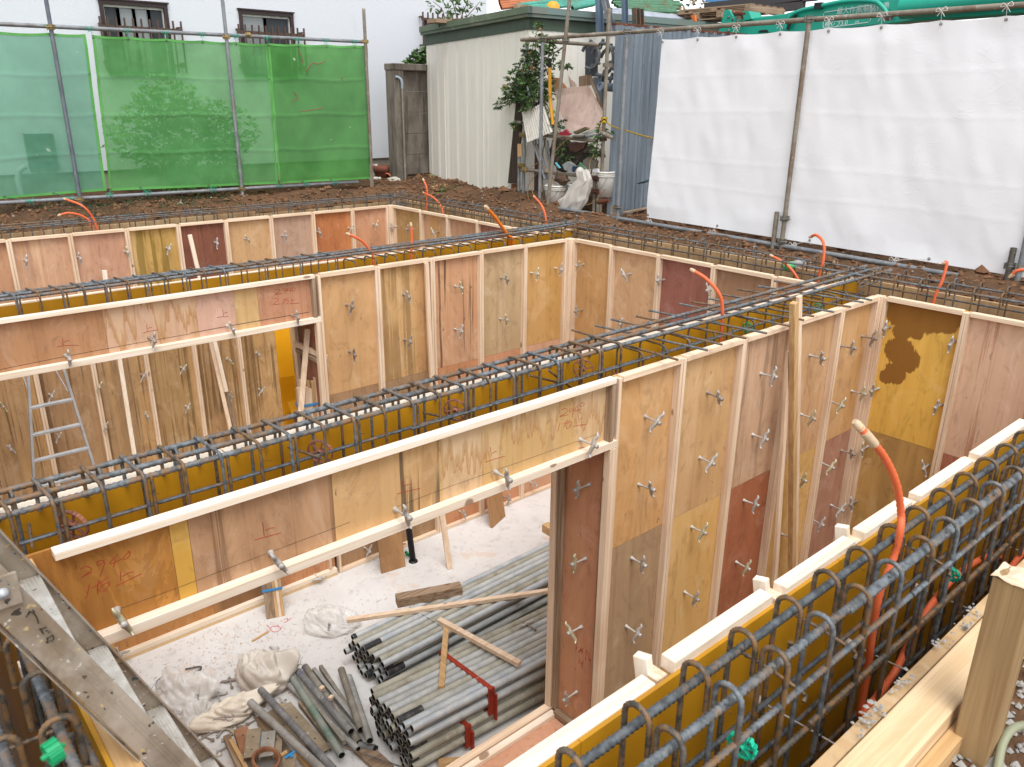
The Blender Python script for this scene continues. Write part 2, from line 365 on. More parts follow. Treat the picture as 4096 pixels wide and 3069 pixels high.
# crumbs and clods on the banks
def clods(name,mat,n,area,size,label,cat,seed):
    m=MB(); r=random.Random(seed)
    for k in range(n):
        x,y=area(r); s=r.uniform(*size)*(2.2 if r.random()<.07 else 1); z=gz(x,y)+s*.2
        base=[(1,0,0),(-.5,.87,0),(-.5,-.87,0),(0,0,1),(0,0,-1),(.5,.5,.5),(.3,-.8,.3),(-.8,.1,.5)]
        pts=[(x+p[0]*s*r.uniform(.6,1.2),y+p[1]*s*r.uniform(.6,1.2),z+p[2]*s*r.uniform(.5,.9)) for p in [(1,0,0),(.3,.95,0),(-.8,.6,0),(-.8,-.6,0),(.3,-.95,0),(.1,.1,1),(0,0,-.8)]]
        fs=[(i,(i+1)%5,5) for i in range(5)]+[((i+1)%5,i,6) for i in range(5)]
        m.add(pts,fs,r.random()<.3)
    return tag(m.build(name,mat),label,cat,kind='stuff')
def bank(r):
    if r.random()<.5: return r.uniform(.3,9),r.uniform(PY1+.02,12.2)
    return r.uniform(PX1+.02,8.7),r.uniform(0,11)
clods('soil_clods',plain('clod_earth','755238',.95,0,.25,8,'3a2c22',.5),4600,bank,(.008,.032),'crumbly brown clods scattered on the earth bank','soil',3)
clods('stone_chips',plain('stone_chip','8f8476',.9,0,.3,10,'5a4c3c',.4),420,bank,(.008,.022),'small pale stones scattered on the earth bank','stones',4)
def gravel_area(r): return r.uniform(.9,3.9),r.uniform(-.35,.495)
clods('gravel',plain('gravel_stone','96928c',.9,0,.3,14,'5d5853',.3),3600,gravel_area,(.006,.017),'grey crushed gravel lying outside the outer plank','gravel',6)
def edge_gravel(r):
    return r.uniform(1.5,3.6),r.uniform(.612,.64)
m=MB(); r=random.Random(8)
for k in range(75):
    c=r.choice([1.74,1.76,1.78,1.95,2.2,2.36,2.45]); x=c+r.gauss(0,.035); y=r.uniform(.605,.65); z=.004+r.uniform(0,.02); s=r.uniform(.004,.0095)
    pts=[(x+p[0]*s*r.uniform(.6,1.2),y+p[1]*s*r.uniform(.6,1.2),z+p[2]*s*r.uniform(.5,.9)) for p in [(1,0,0),(.3,.95,0),(-.8,.6,0),(-.8,-.6,0),(.3,-.95,0),(.1,.1,1),(0,0,-.8)]]
    m.add(pts,[(i,(i+1)%5,5) for i in range(5)]+[((i+1)%5,i,6) for i in range(5)],False)
tag(m.build('gravel_spill',bpy.data.materials['gravel_stone']),'grey gravel spilled along the edge of the outer plank','gravel',kind='stuff')

# retaining boards of the pit
def board_wall(name,label,boxes,mat):
    o=thing(name,(boxes[0][0],boxes[0][2],F),label,'retaining wall')
    for b in boxes:
        m=MB(); m.box(*b); m.build('plank',mat,o)
BRD={'x':ply('b99a70','a58258','8f6e48',.5,.2),'y':ply('bb9a6e','a8845a','977550',.5,.2)}
hz=[F,-2.2,-1.4,-.62,-.03]
def tall(x0,x1,y0,y1,n,along):
    out=[]
    for k in range(n):
        a,b=(x0,x1) if along=='x' else (y0,y1); p=a+(b-a)*k/n+.002; q=a+(b-a)*(k+1)/n-.002; top=-.035+.05*rng.random()
        for z0,z1 in ((F,-.62),(-.617,top)):
            out.append((p,q,y0,y1,z0,z1) if along=='x' else (x0,x1,p,q,z0,z1))
    return out
board_wall('retaining_boards','brown retaining boards behind the rebar along the white sheet fence',tall(6.97,7.0,.66,PY1,6,'y'),BRD['y'])
board_wall('retaining_boards','brown retaining boards behind the rebar below the green mesh fence',tall(PX0,6.96,10.63,PY1,6,'x'),BRD['x'])
board_wall('retaining_boards','dark retaining boards beside the hooked rebar under the stepladder',tall(PX0,PX0+.025,.66,10.6,5,'y'),BRD['y'])
# outer plank beside the viewer
o=thing('timber_plank',(1.8,.57,-.05),'pale timber plank bounding the gravel beside the hooked rebar','plank')
m=MB(); m.box(-.2,6.9,.50,.607,-.105,.0); m.build('plank',timber('x','dcc09a','c7a67c','b48f66'),o,.003)
m=MB(); m.box(-.2,6.9,.611,.645,F,-.004); m.build('facing_board',BRD['x'],o)
m=MB(); m.box(.5,2.3,.462,.498,-.12,-.055); m.build('batten',TIMB['x'],o)

# ------------------------------------------------------------------ formwork
STUD_D=.05
def panel(axis, plane, a0, a1, up, lo, label, z0=F, z1=0.0, split=-1.17, sgn=-1, battens=None, group=None, top=True):
    """one form panel. axis 'x': lies along x facing sgn*y at y=plane (batten face); axis 'y': lies along y facing -x"""
    bt=battens or TIM; al=axis
    def bx(m,p0,p1,d0,d1,zz0,zz1):
        d0,d1=plane-sgn*d0,plane-sgn*d1
        (m.box(p0,p1,d0,d1,zz0,zz1) if axis=='x' else m.box(d0,d1,p0,p1,zz0,zz1)); return m
    base=((a0+a1)/2,plane,z0) if axis=='x' else (plane,(a0+a1)/2,z0)
    o=thing('wall_form',base,label,'form panel',group)
    a0+=.0015; a1-=.0015
    bx(MB(),a0,a1,STUD_D,STUD_D+.012,split+.001,z1-.002).build('plywood',up,o)
    bx(MB(),a0,a1,STUD_D+.0015,STUD_D+.0135,z0,split-.001).build('plywood',lo,o)
    for s0,s1 in ((a0,a0+.025),(a1-.025,a1)):
        bx(MB(),s0,s1,rng.uniform(-.002,.003),STUD_D,z0+.002,z1-.004-rng.uniform(0,.006)).build('stud',bt['z'],o,.0015)
    if top:
        bx(MB(),a0+.027,a1-.027,-.004+rng.uniform(-.003,.004),STUD_D-.0005,z1-.03,z1+rng.uniform(.002,.008)).build('top_rail',bt[al],o,.0015)
    bx(MB(),a0+.027,a1-.027,0,STUD_D-.0005,z0+.004,z0+.034).build('bottom_rail',bt[al],o)
    return o
PANELS=[]   # (wall, a0, a1, phrase) used to say where a clamp sits
def pan(wall,a0,a1,up,lo,label,phrase,**k):
    d={'W1':('x',Y1),'W2':('x',Y2),'W3':('x',Y3),'RA':('y',XR),'RB':('y',XR),'RC':('y',XR)}[wall]
    PANELS.append((wall,a0,a1,phrase)); return panel(d[0],d[1],a0,a1,up,lo,label,group='plywood form panels lining the basement',**k)
OCH=lambda **k: ply('c89c66','b58550','d0aa78',.5,.45,**k)
b1=[3.262,3.85,4.51,5.15,5.82,6.40]
pan('W1',b1[0],b1[1],ply('c99a62','ba8850','cfa676',.45,.5),ply('a98a66','95795a','b89a76',.6,.25),'ochre panel beside the tall doorway of the cross wall with four lintel marks','ochre panel beside the jamb')
pan('W1',b1[1],b1[2],ply('c9a06c','b98d5c','d1ab7c',.5,.5),ply('d0a460','c89a56','d8b070',.3,.15),'ochre panel second from the doorway, its lower sheet yellowish','ochre panel with yellowish lower sheet')
pan('W1',b1[2],b1[3],ply('c09a78','ae886a','caa684',.6,.25,dark=('7c6450',.6,12)),ply('a05e3c','8e4e30','a86644',.5,.15),'brown streaked panel whose lower sheet is brick red','panel with the brick red lower sheet')
pan('W1',b1[3],b1[4],ply('c0966a','b0855a','c9a274',.5,.6),ply('caa05e','bd9050',None,.3,.15),'tan speckled panel half hidden by the tall timber prop','panel behind the tall timber prop')
pan('W1',b1[4],b1[5],ply('c2955e','b48550','c99f6e',.4,.25),ply('a97a62','996a54',None,.5,.2),'tan panel with pinkish lower sheet beside the yellow stained corner','panel beside the yellow stained corner')
b2=[3.262,3.88,4.51,5.13,5.745,6.37]
pan('W2',b2[0],b2[1],ply('c79a68','b98a58','d0a878',.4,.35),ply('a07c58','8e6c4c',None,.6,.2),'orange tan panel with faint stains beside the middle doorway','panel beside the middle doorway')
pan('W2',b2[1],b2[2],ply('c89f6a','b98e58','b07f50',.5,.35,dark=('86663f',.6,12)),ply('9c7a56','886848',None,.6,.2),'tan panel with grey smears, second from the middle doorway','second panel from the middle doorway')
pan('W2',b2[2],b2[3],ply('c6956e','b6825c','b08a64',.6,.55,patch=.3,dark=('59402f',.85,17)),ply('bd8258','ae744c',None,.4,.2),'reddish panel with dark brown vertical streaks in the middle wall','dark streaked panel of the middle wall')
pan('W2',b2[3],b2[4],ply('b79a72','a5875f','c4a680',.55,.15),ply('c48a64','b67c58',None,.4,.2),'greyish beige panel in the middle wall with clear wood figure','greyish beige panel of the middle wall')
pan('W2',b2[4],b2[5],ply('bd8f50','b2833f','c59a60',.35,.2),ply('c99a78','bd8c6a',None,.4,.2),'golden brown panel with pencil writing at the inner corner','golden panel with pencil writing')
b3=[.92,1.53,2.14,2.75,3.35,3.95,4.56,5.17,5.79,6.37]
c3=[(ply('b98a68','a87858'),'dull brown panel at the frame edge of the back wall under the mesh fence','panel at the edge of the back wall'),
 (ply('c09474','b08264','b8843f',.6,.2,patch=.4,dark=('d9b48c',.6,14)),'pinkish panel with an amber strip in the back wall','pinkish panel with the amber strip'),
 (ply('b98a6e','a9785c','c49878',.5,.2),'plain pinkish brown panel between amber and olive panels of the back wall','plain pinkish panel of the back wall'),
 (ply('b9924e','a07c3a','d0ac70',.6,.25,patch=.45,dark=('7c6426',.75,6)),'olive and gold marbled panel in the back wall','olive marbled panel'),
 (ply('7a4630','63342a','8a5038',.6,.3,dark=('4a2218',.6,12)),'dark maroon panel in the back wall with a loose batten before it','dark maroon panel of the back wall'),
 (ply('c29a6c','b4885a',None,.4,.15),'light tan panel beside the dark maroon one','light tan panel beside the maroon one'),
 (ply('b18f78','a07e68',None,.55,.3),'dusty mauve brown panel in the back wall','dusty mauve panel of the back wall'),
 (ply('b26c3c','a05a30','bf7c48',.5,.2),'bright russet orange panel in the back wall','russet orange panel of the back wall'),
 (ply('c08a66','b27c58',None,.4,.15),'salmon brown panel at the inner corner of the back wall','salmon panel at the back corner')]
lows=[('b08c62','967248'),('a8845c','8c6844'),('ac8860','927048'),('a78456','8a6638'),('b58e5e','7c5c38'),('ac8450','6a4e34'),('ad8858','735438'),('aa8656','8c6c4a'),('b28e68','9a7858')]
for k in range(9):
    pan('W3',b3[k],b3[k+1],c3[k][0],ply(lows[k][0],lows[k][1],'c09660',.7,.3,grain=20,dark=('5c4226',.65,20)),c3[k][1],c3[k][2])
bA=[2.80,2.165,1.5]
YS=ply('e4b450','d8a644','e8bc58',.5,.15,blobs=([(at(6,x,y,X=6.47),r_) for x,y,r_ in ((1380,345,.2),(1470,380,.26),(1600,410,.26),(1720,430,.2),(1440,520,.13),(1530,520,.1),(1660,470,.12),(1430,640,.2),(1470,700,.17),(1400,780,.15),(1340,800,.1))],'7a4a1c'))
pan('RA',bA[1],bA[0],YS,ply('bb9150','ad8344','9a7440',.4,.25),'yellow varnished panel with big dark water stain at the corner','yellow water stained panel')
pan('RA',bA[2],bA[1],ply('dab596','cba384','c8a080',.6,.25,dark=('a87455',.75,12)),ply('9c5a3e','8b4c34',None,.4,.2),'pinkish cream panel with brown drips beside the yellow stained one','pinkish dripped panel')
bB=[6.36,5.777,5.13,4.46,3.80,3.32]
cB=[(ply('c29560','b3854f'),'tan panel with a crack line at the middle room corner','cracked tan corner panel'),(ply('c79e74','b88d62'),'light salmon tan panel in the middle room end wall','light salmon panel of the end wall'),
 (ply('8f5648','7d463c','9a6050',.5,.25),'maroon brown panel in the middle room end wall','maroon panel of the end wall'),(ply('9a7454','86624a',None,.6,.4),'dark brown worn panel behind the orange conduit','dark worn panel behind the conduit'),(ply('bf855a','b0764c'),'orange tan panel behind the bundle of straight bars','orange tan panel behind the bars')]
for k in range(5): pan('RB',bB[k+1],bB[k],cB[k][0],ply('b07e58','a0704c'),cB[k][1],cB[k][2])
bC=[10.1,9.39,8.76,8.11,7.45,6.95]
cC=[(ply('a8824e','977040'),'tawny panel with a worn patch at the back corner','tawny worn panel at the back corner'),(ply('b98e6a','a57a5a','c08c2c',.5,.2,patch=.45),'panel half pinkish and half yellow by the back corner','half yellow panel by the back corner'),
 (ply('ad7f5c','9c6f4e'),'brown panel third from the back corner','third panel from the back corner'),(ply('8b5644','7a4838'),'dark reddish panel fourth from the back corner','dark reddish panel of the back room'),(ply('a97a56','986a48'),'brown panel hidden behind the middle rebar','brown panel by the middle rebar')]
for k in range(5): pan('RC',bC[k+1],bC[k],cC[k][0],ply('a07450','8f6644'),cC[k][1],cC[k][2])
# corner posts
def corner(x0,x1,y0,y1,label):
    m=MB(); m.box(x0,x1,y0,y1,F+.002,.002); tag(m.build('corner_post',TIM['z'],None,.002),label,'timber post',kind='thing')
corner(6.40,6.47,2.80,2.872,'timber corner post beside the yellow stained panel')
corner(6.372,6.47,6.362,6.452,'timber corner post in the corner of the middle room')
corner(6.372,6.47,10.102,10.192,'timber corner post in the back corner')

# ---- yellow coated back forms (void side faces the viewer)
def back_form(label,y,x0,x1,door,zbot=-2.63):
    o=thing('back_form',((x0+x1)/2,y,F),label,'formwork')
    cuts=[x0,1.15,2.05,2.95,door,4.2,5.1,6.0,x1]
    for a,b in zip(cuts[:-1],cuts[1:]):
        z=-.43 if b<=door+.001 else F
        MB().box(a+.001,b-.001,y,y+.012,z,-.002-rng.uniform(0,.003)).build('coated_sheet',YEL,o)
        MB().box(a+.004,b-.004,y+.0125,y+.062,-.03,rng.uniform(0,.006)).build('top_rail',TIMW['x'],o,.0015)
    MB().box(x0,door,y+.0125,y+.062,-.43,-.40).build('lower_rail',TIM['x'],o)
    MB().box(x0,door,y,y+.012,F,zbot).build('sill_sheet',YEL,o)
    MB().box(x0,door-.003,y+.004,y+.062,zbot+.001,zbot+.026).build('sill_rail',TIM['x'],o)
    MB().box(door-.045,door,y+.0125,y+.062,zbot+.03,-.433).build('door_post',TIM['z'],o,.002)
    MB().box(door-.036,door,y-.045,y-.002,zbot+.03,-.433).build('door_post',TIMO['z'],o,.002)
    return o
back_form('yellow coated back form behind the thick rebar with brown wheel spacers',3.25,.26,6.9,3.26)
back_form('yellow coated back form behind the rebar between middle and back rooms',6.85,.26,6.9,3.26)

# ---- lintels, jambs and sills of the two doorways
def doorway(y,cuts,mats,label_l,label_j,label_s,jm,sm,tr0):
    o=thing('lintel_form',(1.8,y,-.43),label_l,'lintel form')
    for (a,b),mt in zip(zip(cuts[:-1],cuts[1:]),mats):
        MB().box(a+.0008,b-.0008,y+.05,y+.062,-.428,-.002).build('plywood',mt,o)
    MB().box(tr0,3.236,y-.002,y+.0495,-.027,.006).build('top_rail',TIMW['x'],o,.002)
    MB().box(.2,3.27,y,y+.0495,-.432,-.386).build('bottom_rail',TIMW['x'],o,.002)
    MB().box(3.205,3.236,y+.002,y+.0495,-.385,-.029).build('end_stud',TIMO['z'],o)
    MB().box(.26,3.24,y+.0625,y+.428,-.445,-.433).build('soffit',jm,o)
    j=thing('door_jamb_form',(3.26,y+.2,-2.63),label_j,'jamb form')
    MB().box(3.25,3.262,y+.055,y+.43,-2.6,-.446).build('plywood',jm,j)
    MB().box(3.215,3.26,y-.001,y+.0495,-2.63,-.434).build('post',TIM['z'],j,.002)
    MB().box(3.236,3.249,y+.052,y+.075,-2.6,-.446).build('edge_strip',TIMO['z'],j)
    MB().box(3.2,3.249,y+.08,y+.385,-2.625,-2.585).build('sole_batten',TIMO['y'],j)
    s=thing('sill_form',(1.8,y+.2,F),label_s,'sill form')
    MB().box(.26,3.24,y+.06,y+.43,-2.652,-2.64).build('sill_board',sm,s)
    for k,(a,b) in enumerate(((.26,1.15),(1.15,2.0),(2.0,2.6),(2.6,3.24))):
        MB().box(a+.001,b-.001,y+.05,y+.062,F,-2.64).build('plywood',[ply('bf8c50','ad7c42'),ply('b57c44','a26d3a'),ply('a9794c','8f6238','6b4a2c',.7,.5),ply('b87c50','a76e46')][k],s)
    MB().box(.26,3.236,y,y+.0495,-2.66,-2.632).build('top_rail',TIMW['x'],s,.002)
    MB().box(.26,3.236,y-.004,y+.0495,F+.03,F+.075).build('bottom_rail',TIMW['x'],s,.002)
    MB().box(.26,3.236,y-.004,y+.0495,F+.002,F+.028).build('ply_foot',PLYEDGE,s)
    for xx in (3.16,): MB().box(xx,xx+.025,y+.002,y+.049,F+.077,-2.662).build('stud',TIM['z'],s)
    return o,j,s
u=lambda q,yy: float(at(*q,Y=yy)[0])
A=Y1+.05
cut1=[.26,u((7,1105,400),A),u((7,1225,400),A),u((7,2120,200),A),u((5,640,1350),A),3.24]
L1=[ply('a8702c','945e24','b87c34',.6,.35,stain='7c4a1c',stain_amt=.3),ply('c8973c','ba8a34',None,.3,.1),ply('b08660','9c7452','b88f68',.6,.4,dark=('6e5038',.6,22)),ply('cb9f66','bd9056','c8a070',.6,.6,patch=.3,dark=('4f4236',.8,11)),ply('cfae84','bf9a6c','c09858',.7,.3,drip=('a8743a',.62,'d8c09c'))]
JM=ply('b47c5a','a66e4e','bd8862',.4,.3); SM=ply('c08c6c','b07c5c',None,.4,.2)
lint1,jamb1,sill1=doorway(Y1,cut1,L1,'long plywood lintel form marked 2940 spanning the doorway nearest the stepladder'.replace('nearest','by'),'reddish brown jamb form of the doorway by the pipe bundles','low pinkish sill form crossing the doorway by the pipe bundles',JM,SM,.372)
MB().box(.26,3.2,Y1+.19,Y1+.235,-2.638,-2.6).build('cleat',TIM['x'],sill1); MB().box(.26,3.22,Y1+.375,Y1+.425,-2.638,-2.61).build('cleat',TIMW['x'],sill1)
A2=Y2+.05
cut2=[.26,u((4,665,500),A2),u((4,1240,400),A2),u((4,1480,350),A2),u((4,1630,350),A2),3.24]
L2=[ply('ac7c54','986a46','b98a62',.6,.3),ply('c9a486','bd9474','b58a5c',.55,.2,drip=('a06c34',.55,'d0b08a')),ply('c8a08a','ba8e76',None,.4,.15),ply('c6a26e','b58c58',None,.5,.15),ply('b88462','a87252',None,.6,.3)]
lint2,jamb2,sill2=doorway(Y2,cut2,L2,'long plywood lintel form with dripping stains over the middle doorway','dark reddish jamb form of the middle doorway marked H2','amber sill form along the floor under the middle doorway',ply('8f5c44','7e4e3a'),SM,.26)

# ---- writing and lines on the forms: pencil strokes traced where they stand on the plywood
def strokes(i, lines, mat, parent, r, **plane):
    ax=list(plane)[0]; m=MB()
    for L in lines:
        pts=[at(i,x,y,**plane) for x,y in L]
        pts=smooth_path(pts,4) if len(pts)>2 else pts
        m.tube(pts,r,4)
    return m.build('red_writing' if mat is RED else 'pencil_line',mat,parent)
RED=plain('red_crayon','a8382c',.8,0,.1,30,'7a2a20'); PEN=plain('pencil','3d352e',.8,0,.1,30)
S2940=[[(1015,870),(1090,840),(1155,870),(1110,920),(1030,978),(1090,945),(1165,908)],[(1318,775),(1270,765),(1222,800),(1250,825),(1315,785),(1305,850),(1262,970)],[(1490,690),(1430,745),(1385,795),(1420,800),(1530,748)],[(1465,740),(1445,800),(1440,850)],[(1640,655),(1590,690),(1555,735),(1575,752),(1625,715),(1645,665),(1620,645)]]
S1MU=[[(1130,1065),(1110,1150),(1088,1242)],[(1155,1115),(1270,1040),(1365,970)],[(1250,1010),(1228,1120),(1238,1195)],[(1225,1120),(1275,1155)],[(1265,1110),(1290,1070),(1380,1040),(1355,1110),(1302,1160)],[(1515,900),(1522,960),(1522,1018)],[(1545,968),(1610,925),(1682,908)],[(1460,1090),(1620,1010),(1785,932)]]
strokes('x',S2940+S1MU,RED,lint1,.0015,Y=A-.0003)
strokes(7,[[(1658,115),(1663,160),(1668,200)],[(1672,165),(1700,150),(1732,145)],[(1605,222),(1690,200),(1772,178)]],RED,lint1,.0015,Y=A-.0005)
strokes(5,[[(965,1245),(968,1280),(972,1305)],[(975,1285),(990,1275),(1005,1272)],[(930,1340),(990,1320),(1055,1302)],[(410,1455),(415,1490),(418,1512)],[(420,1495),(440,1480),(465,1478)],[(375,1540),(450,1520),(522,1505)],
 [(1410,1010),(1440,1000),(1450,1018),(1425,1040),(1402,1052),(1455,1040)],[(1480,1000),(1462,1010),(1470,1025),(1488,1005),(1480,1060)],[(1520,975),(1495,1015),(1540,1005)],[(1515,990),(1520,1020)],[(1545,965),(1530,985),(1550,985),(1558,970),(1540,962)],
 [(1405,1090),(1390,1145)],[(1420,1100),(1470,1075)],[(1450,1070),(1425,1125)],[(1440,1100),(1475,1085),(1470,1110),(1450,1128),(1440,1105)],[(1520,1045),(1525,1090)],[(1528,1070),(1545,1060)],[(1485,1115),(1530,1105),(1572,1102)],[(1518,1252),(1580,1242)],[(1700,1175),(1690,1215)]],RED,lint1,.0014,Y=A-.0005)
strokes(5,[[(1660,1155),(1200,1320),(720,1490),(375,1620)]],PEN,lint1,.0007,Y=A-.0005); strokes(7,[[(2209,110),(1600,340),(1120,525),(760,655)]],PEN,lint1,.0007,Y=A-.0005)
strokes(4,[[(395,560),(397,585),(398,605)],[(400,582),(420,574),(438,572)],[(360,610),(430,602),(497,602)],[(925,475),(928,500),(930,515)],[(933,498),(945,490),(958,490)],[(902,525),(950,512),(1000,503)],[(1405,375),(1408,400),(1410,418)],[(1412,402),(1425,395),(1436,395)],[(1368,427),(1405,422),(1442,420)],
 [(1738,255),(1760,248),(1765,262),(1735,282),(1780,274)],[(1800,240),(1785,252),(1800,258),(1812,245),(1795,275)],[(1825,238),(1812,256),(1840,254)],[(1838,240),(1830,265)],[(1850,240),(1842,258),(1858,258),(1862,242),(1848,238)],
 [(1728,310),(1750,305),(1755,318),(1725,345),(1770,340)],[(1785,315),(1820,308)],[(1805,302),(1788,340)],[(1800,325),(1818,320),(1815,338),(1800,340)],[(1838,305),(1838,332)],[(1840,320),(1858,315)],[(1825,340),(1890,335)],[(1755,478),(1870,460)]],RED,lint2,.0018,Y=A2-.0005)
strokes(4,[[(0,755),(400,675),(800,600),(1200,530)]],PEN,lint2,.0014,Y=A2-.0005); strokes(4,[[(1200,525),(1500,470),(1950,392)]],plain('stain_line','4a3c34',.8),lint2,.005,Y=A2+.0025)
strokes(8,[[(1512,895),(1503,920)],[(1520,925),(1550,910)],[(1538,902),(1525,935)],[(1532,922),(1550,925),(1540,940)],[(1575,915),(1562,935)],[(1580,930),(1568,950),(1566,980)],[(1590,935),(1585,960),(1600,985),(1580,978)],[(1530,975),(1518,1000)],[(1528,998),(1548,1005)],[(1550,985),(1540,1030)]],RED,jamb1,.002,X=3.2495)
strokes('t',[[(1068,405),(1072,465)],[(1095,400),(1097,455)],[(1068,435),(1095,430)],[(1128,425),(1145,412),(1158,430),(1130,480),(1162,480)]],RED,jamb2,.0025,X=3.2495)
# ------------------------------------------------------------------ forms beside the viewer
o=thing('inner_form',(2,1.06,F),'yellow coated inner form with pale top rails behind the hooked rebar beside the viewer','formwork')
for a,b in ((.3,1.15),(1.15,1.78),(1.78,2.42),(2.42,3.05),(3.05,3.68),(3.68,4.3),(4.3,4.95),(4.95,5.6),(5.6,6.4)):
    MB().box(a+.001,b-.001,1.052,1.064,F,-.002).build('coated_sheet',YEL,o)
rails=[(.4,1.45,.004,'TIMW'),(1.53,2.02,.03,'TIMW'),(2.1,2.55,.022,'TIMW'),(2.62,3.0,.026,'TIMW'),(3.08,3.6,.02,'TIMW'),(3.68,4.3,.02,'TIMW'),(4.4,5.2,.02,'TIMW'),(5.3,6.35,.02,'TIMW')]
for a,b,z,_ in rails: MB().box(a,b,1.0645,1.114,z-.045,z).build('top_rail',TIMW['x'],o,.002)
for x in (1.47,2.055,2.58,3.03,3.635): MB().box(x,x+.045,1.075,1.13,-.2,-.006).build('stud',TIM['z'],o,.002)
for x in (1.47,2.055,2.58): MB().bar((x+.02,1.08,-.3),(x+.01,1.14,.035),.03,.045).build('stud',TIMW['z'],o,.002)
o=thing('inner_form',(.28,2,F),'inner form with pale top timber under the stepladder','formwork')
MB().box(.243,.255,1.12,2.9,F,-.003).build('coated_sheet',YEL,o)
MB().box(.2555,.312,1.13,2.868,-.045,-.012).build('top_rail',TIMB['y'],o,.002); MB().box(.2555,.31,1.13,2.868,F+.01,F+.05).build('bottom_rail',TIM['y'],o)
MB().box(.3,.312,1.14,2.86,F,-.05).build('plywood',ply('b98c5c','a87a4c'),o)
o=thing('inner_form',(.28,4.9,F),'inner form closing the middle room under the thick rebar','formwork'); MB().box(.243,.312,3.32,6.39,F,-.004).build('coated_sheet',YEL,o)
o=thing('inner_form',(.28,8.5,F),'inner form closing the back room beyond the ladder','formwork'); MB().box(.243,.312,6.92,10.13,F,-.004).build('coated_sheet',YEL,o)

# ------------------------------------------------------------------ reinforcement
def hook_bar(x,y,dx,dy,zt,zb=-1.6,r=.0068,R=.034,tail=.1,rib=.13,n=6,mat=None,o=None,name='hooked_bar'):
    """upright that turns over through 180 degrees towards (dx,dy) with a short tail"""
    d=V3(dx,dy,0); z=V3(0,0,1); c=V3(x,y,zt-R)+d*R
    pts=[V3(x,y,zb),V3(x,y,zt-R)]+arc(c,-d,z,R,0,PI,8)[1:]+[c+d*R-z*tail]
    return MB().tube(pts,r,n,rib,.011).build(name,mat,o)
def hat(x,ya,yb,zt,zb,r,o,mat,rad=.03,rib=.08,name='stirrup',tails=False,n=6):
    """upside-down U across the wall at x from ya to yb"""
    s=1 if yb>ya else -1; Z=V3(0,0,1); D=V3(0,s,0)
    p=[V3(x,ya,zb),V3(x,ya,zt-rad)]+arc((x,ya+s*rad,zt-rad),-D,Z,rad,0,PI/2,4)[1:]+arc((x,yb-s*rad,zt-rad),D,Z,rad,PI/2,0,4)+[V3(x,yb,zb)]
    return MB().tube(p,r,n,rib,.012).build(name,mat,o)
NWIRE=plain('tie_wire','4c4640',.5,.6,.1)
# --- cage over the doorway wall with the stepladder
c1=thing('rebar_cage',(3.2,3.06,-1),'thick ribbed rebar cage running from the stepladder to the white sheet fence','rebar cage')
for y,ye,x1,mt in ((3.235,3.28,7.0,REB),(3.125,3.17,6.99,REB),(3.02,3.055,6.98,REB)):
    dip=[(-.2,y,.098),(1.5,y,.1),(3.2,y+.01,.1),(5.0,y+.012,.1),(6.9,ye,.1),(6.99,ye-.01,.085),(7.04,ye-.03,.03)]
    MB().tube(smooth_path(dip,6)[:-1],.0125,8,.13,.022).build('main_bar',mt,c1)
sx=[.13,.28,.416,.584,.731,.881,1.031,1.194,1.333,1.494,1.646,1.81,1.97,2.126,2.283,2.449,2.609,2.801,2.937,3.123,3.272,3.455]
for k,x in enumerate(sx):
    zb=-.395 if x<3.2 else -2.2
    far=V3(x,3.205,zb); r=.0076
    mt=REBR if k%2 else REB
    Z=V3(0,0,1)
    # leg at the viewer's side, over the three bars, hooked down behind the last one
    p=[V3(x+.012,2.998,zb),V3(x+.01,2.998,.085)]+arc((x+.008,3.023,.093),V3(0,-1,0),Z,.026,0,PI/2,4)[1:]+[V3(x-.004,3.2,.119)]+arc((x-.004,3.228,.091),Z,V3(0,1,0),.028,0,PI*.75,5)[1:]+[V3(x-.006,3.235,-.02)]
    MB().tube(p,r,6,.09,.011).build('stirrup',mt,c1)
    p=[V3(x+.05,3.195,zb),V3(x+.05,3.195,.07)]+arc((x+.05,3.222,.07),V3(0,-1,0),Z,.027,0,PI,6)[1:]+[V3(x+.05,3.249,.0)]
    MB().tube(p,r,6,.09,.011).build('upright',REB if k%2 else REBR,c1)
    if k%2==0:
        MB().tube([V3(x+.035,3.003,.105),V3(x+.035,3.0,-.06)],r,6,.09,.011).build('stirrup_tail',REBR,c1)
    if k%3==1:
        w=MB(); w.tube(smooth_path([(x,3.01,.11),(x+.02,2.99,.09),(x+.03,2.985,.06),(x+.01,2.98,.05),(x+.05,2.975,.035)],4),.0009,4); w.build('tie_wire',NWIRE,c1)
for y,z,r,x0,x1 in ((3.012,-.02,.0072,-.1,6.4),(3.19,-.105,.0068,-.1,6.9),(3.012,-.25,.0068,-.1,6.4),(2.98,-.012,.0066,1.95,4.6)):
    MB().tube([(x0,y,z),(x1,y,z)],r,6,.08,.013).build('side_bar',REBD,c1)
for a,b in (((2.72,2.99,.09),(3.12,3.16,-.09)),((2.86,2.99,.09),(3.2,3.13,-.14)),((.33,2.96,-.02),(.36,3.19,-.04)),((1.45,2.93,.0),(1.42,3.2,-.03)),((2.2,2.95,-.02),(2.17,3.2,-.05))):
    MB().tube([a,b],.0066,6,.08,.012).build('tie_bar',REBR,c1)
for k,x in enumerate([3.641,3.932,4.103,4.339,4.548,4.825,5.043,5.192,5.42,5.66,5.873,5.989]):
    xb=[3.598,3.8,4.0,4.197,4.395,4.727,4.846,5.034,5.224,5.483,5.714,5.993][k]
    MB().tube([(x,2.715+rng.uniform(-.02,.02),.058),(xb,3.54+rng.uniform(-.03,.03),.062)],.0078,6,.09,.012).build('cross_bar',REBR if k%3==0 else REB,c1)
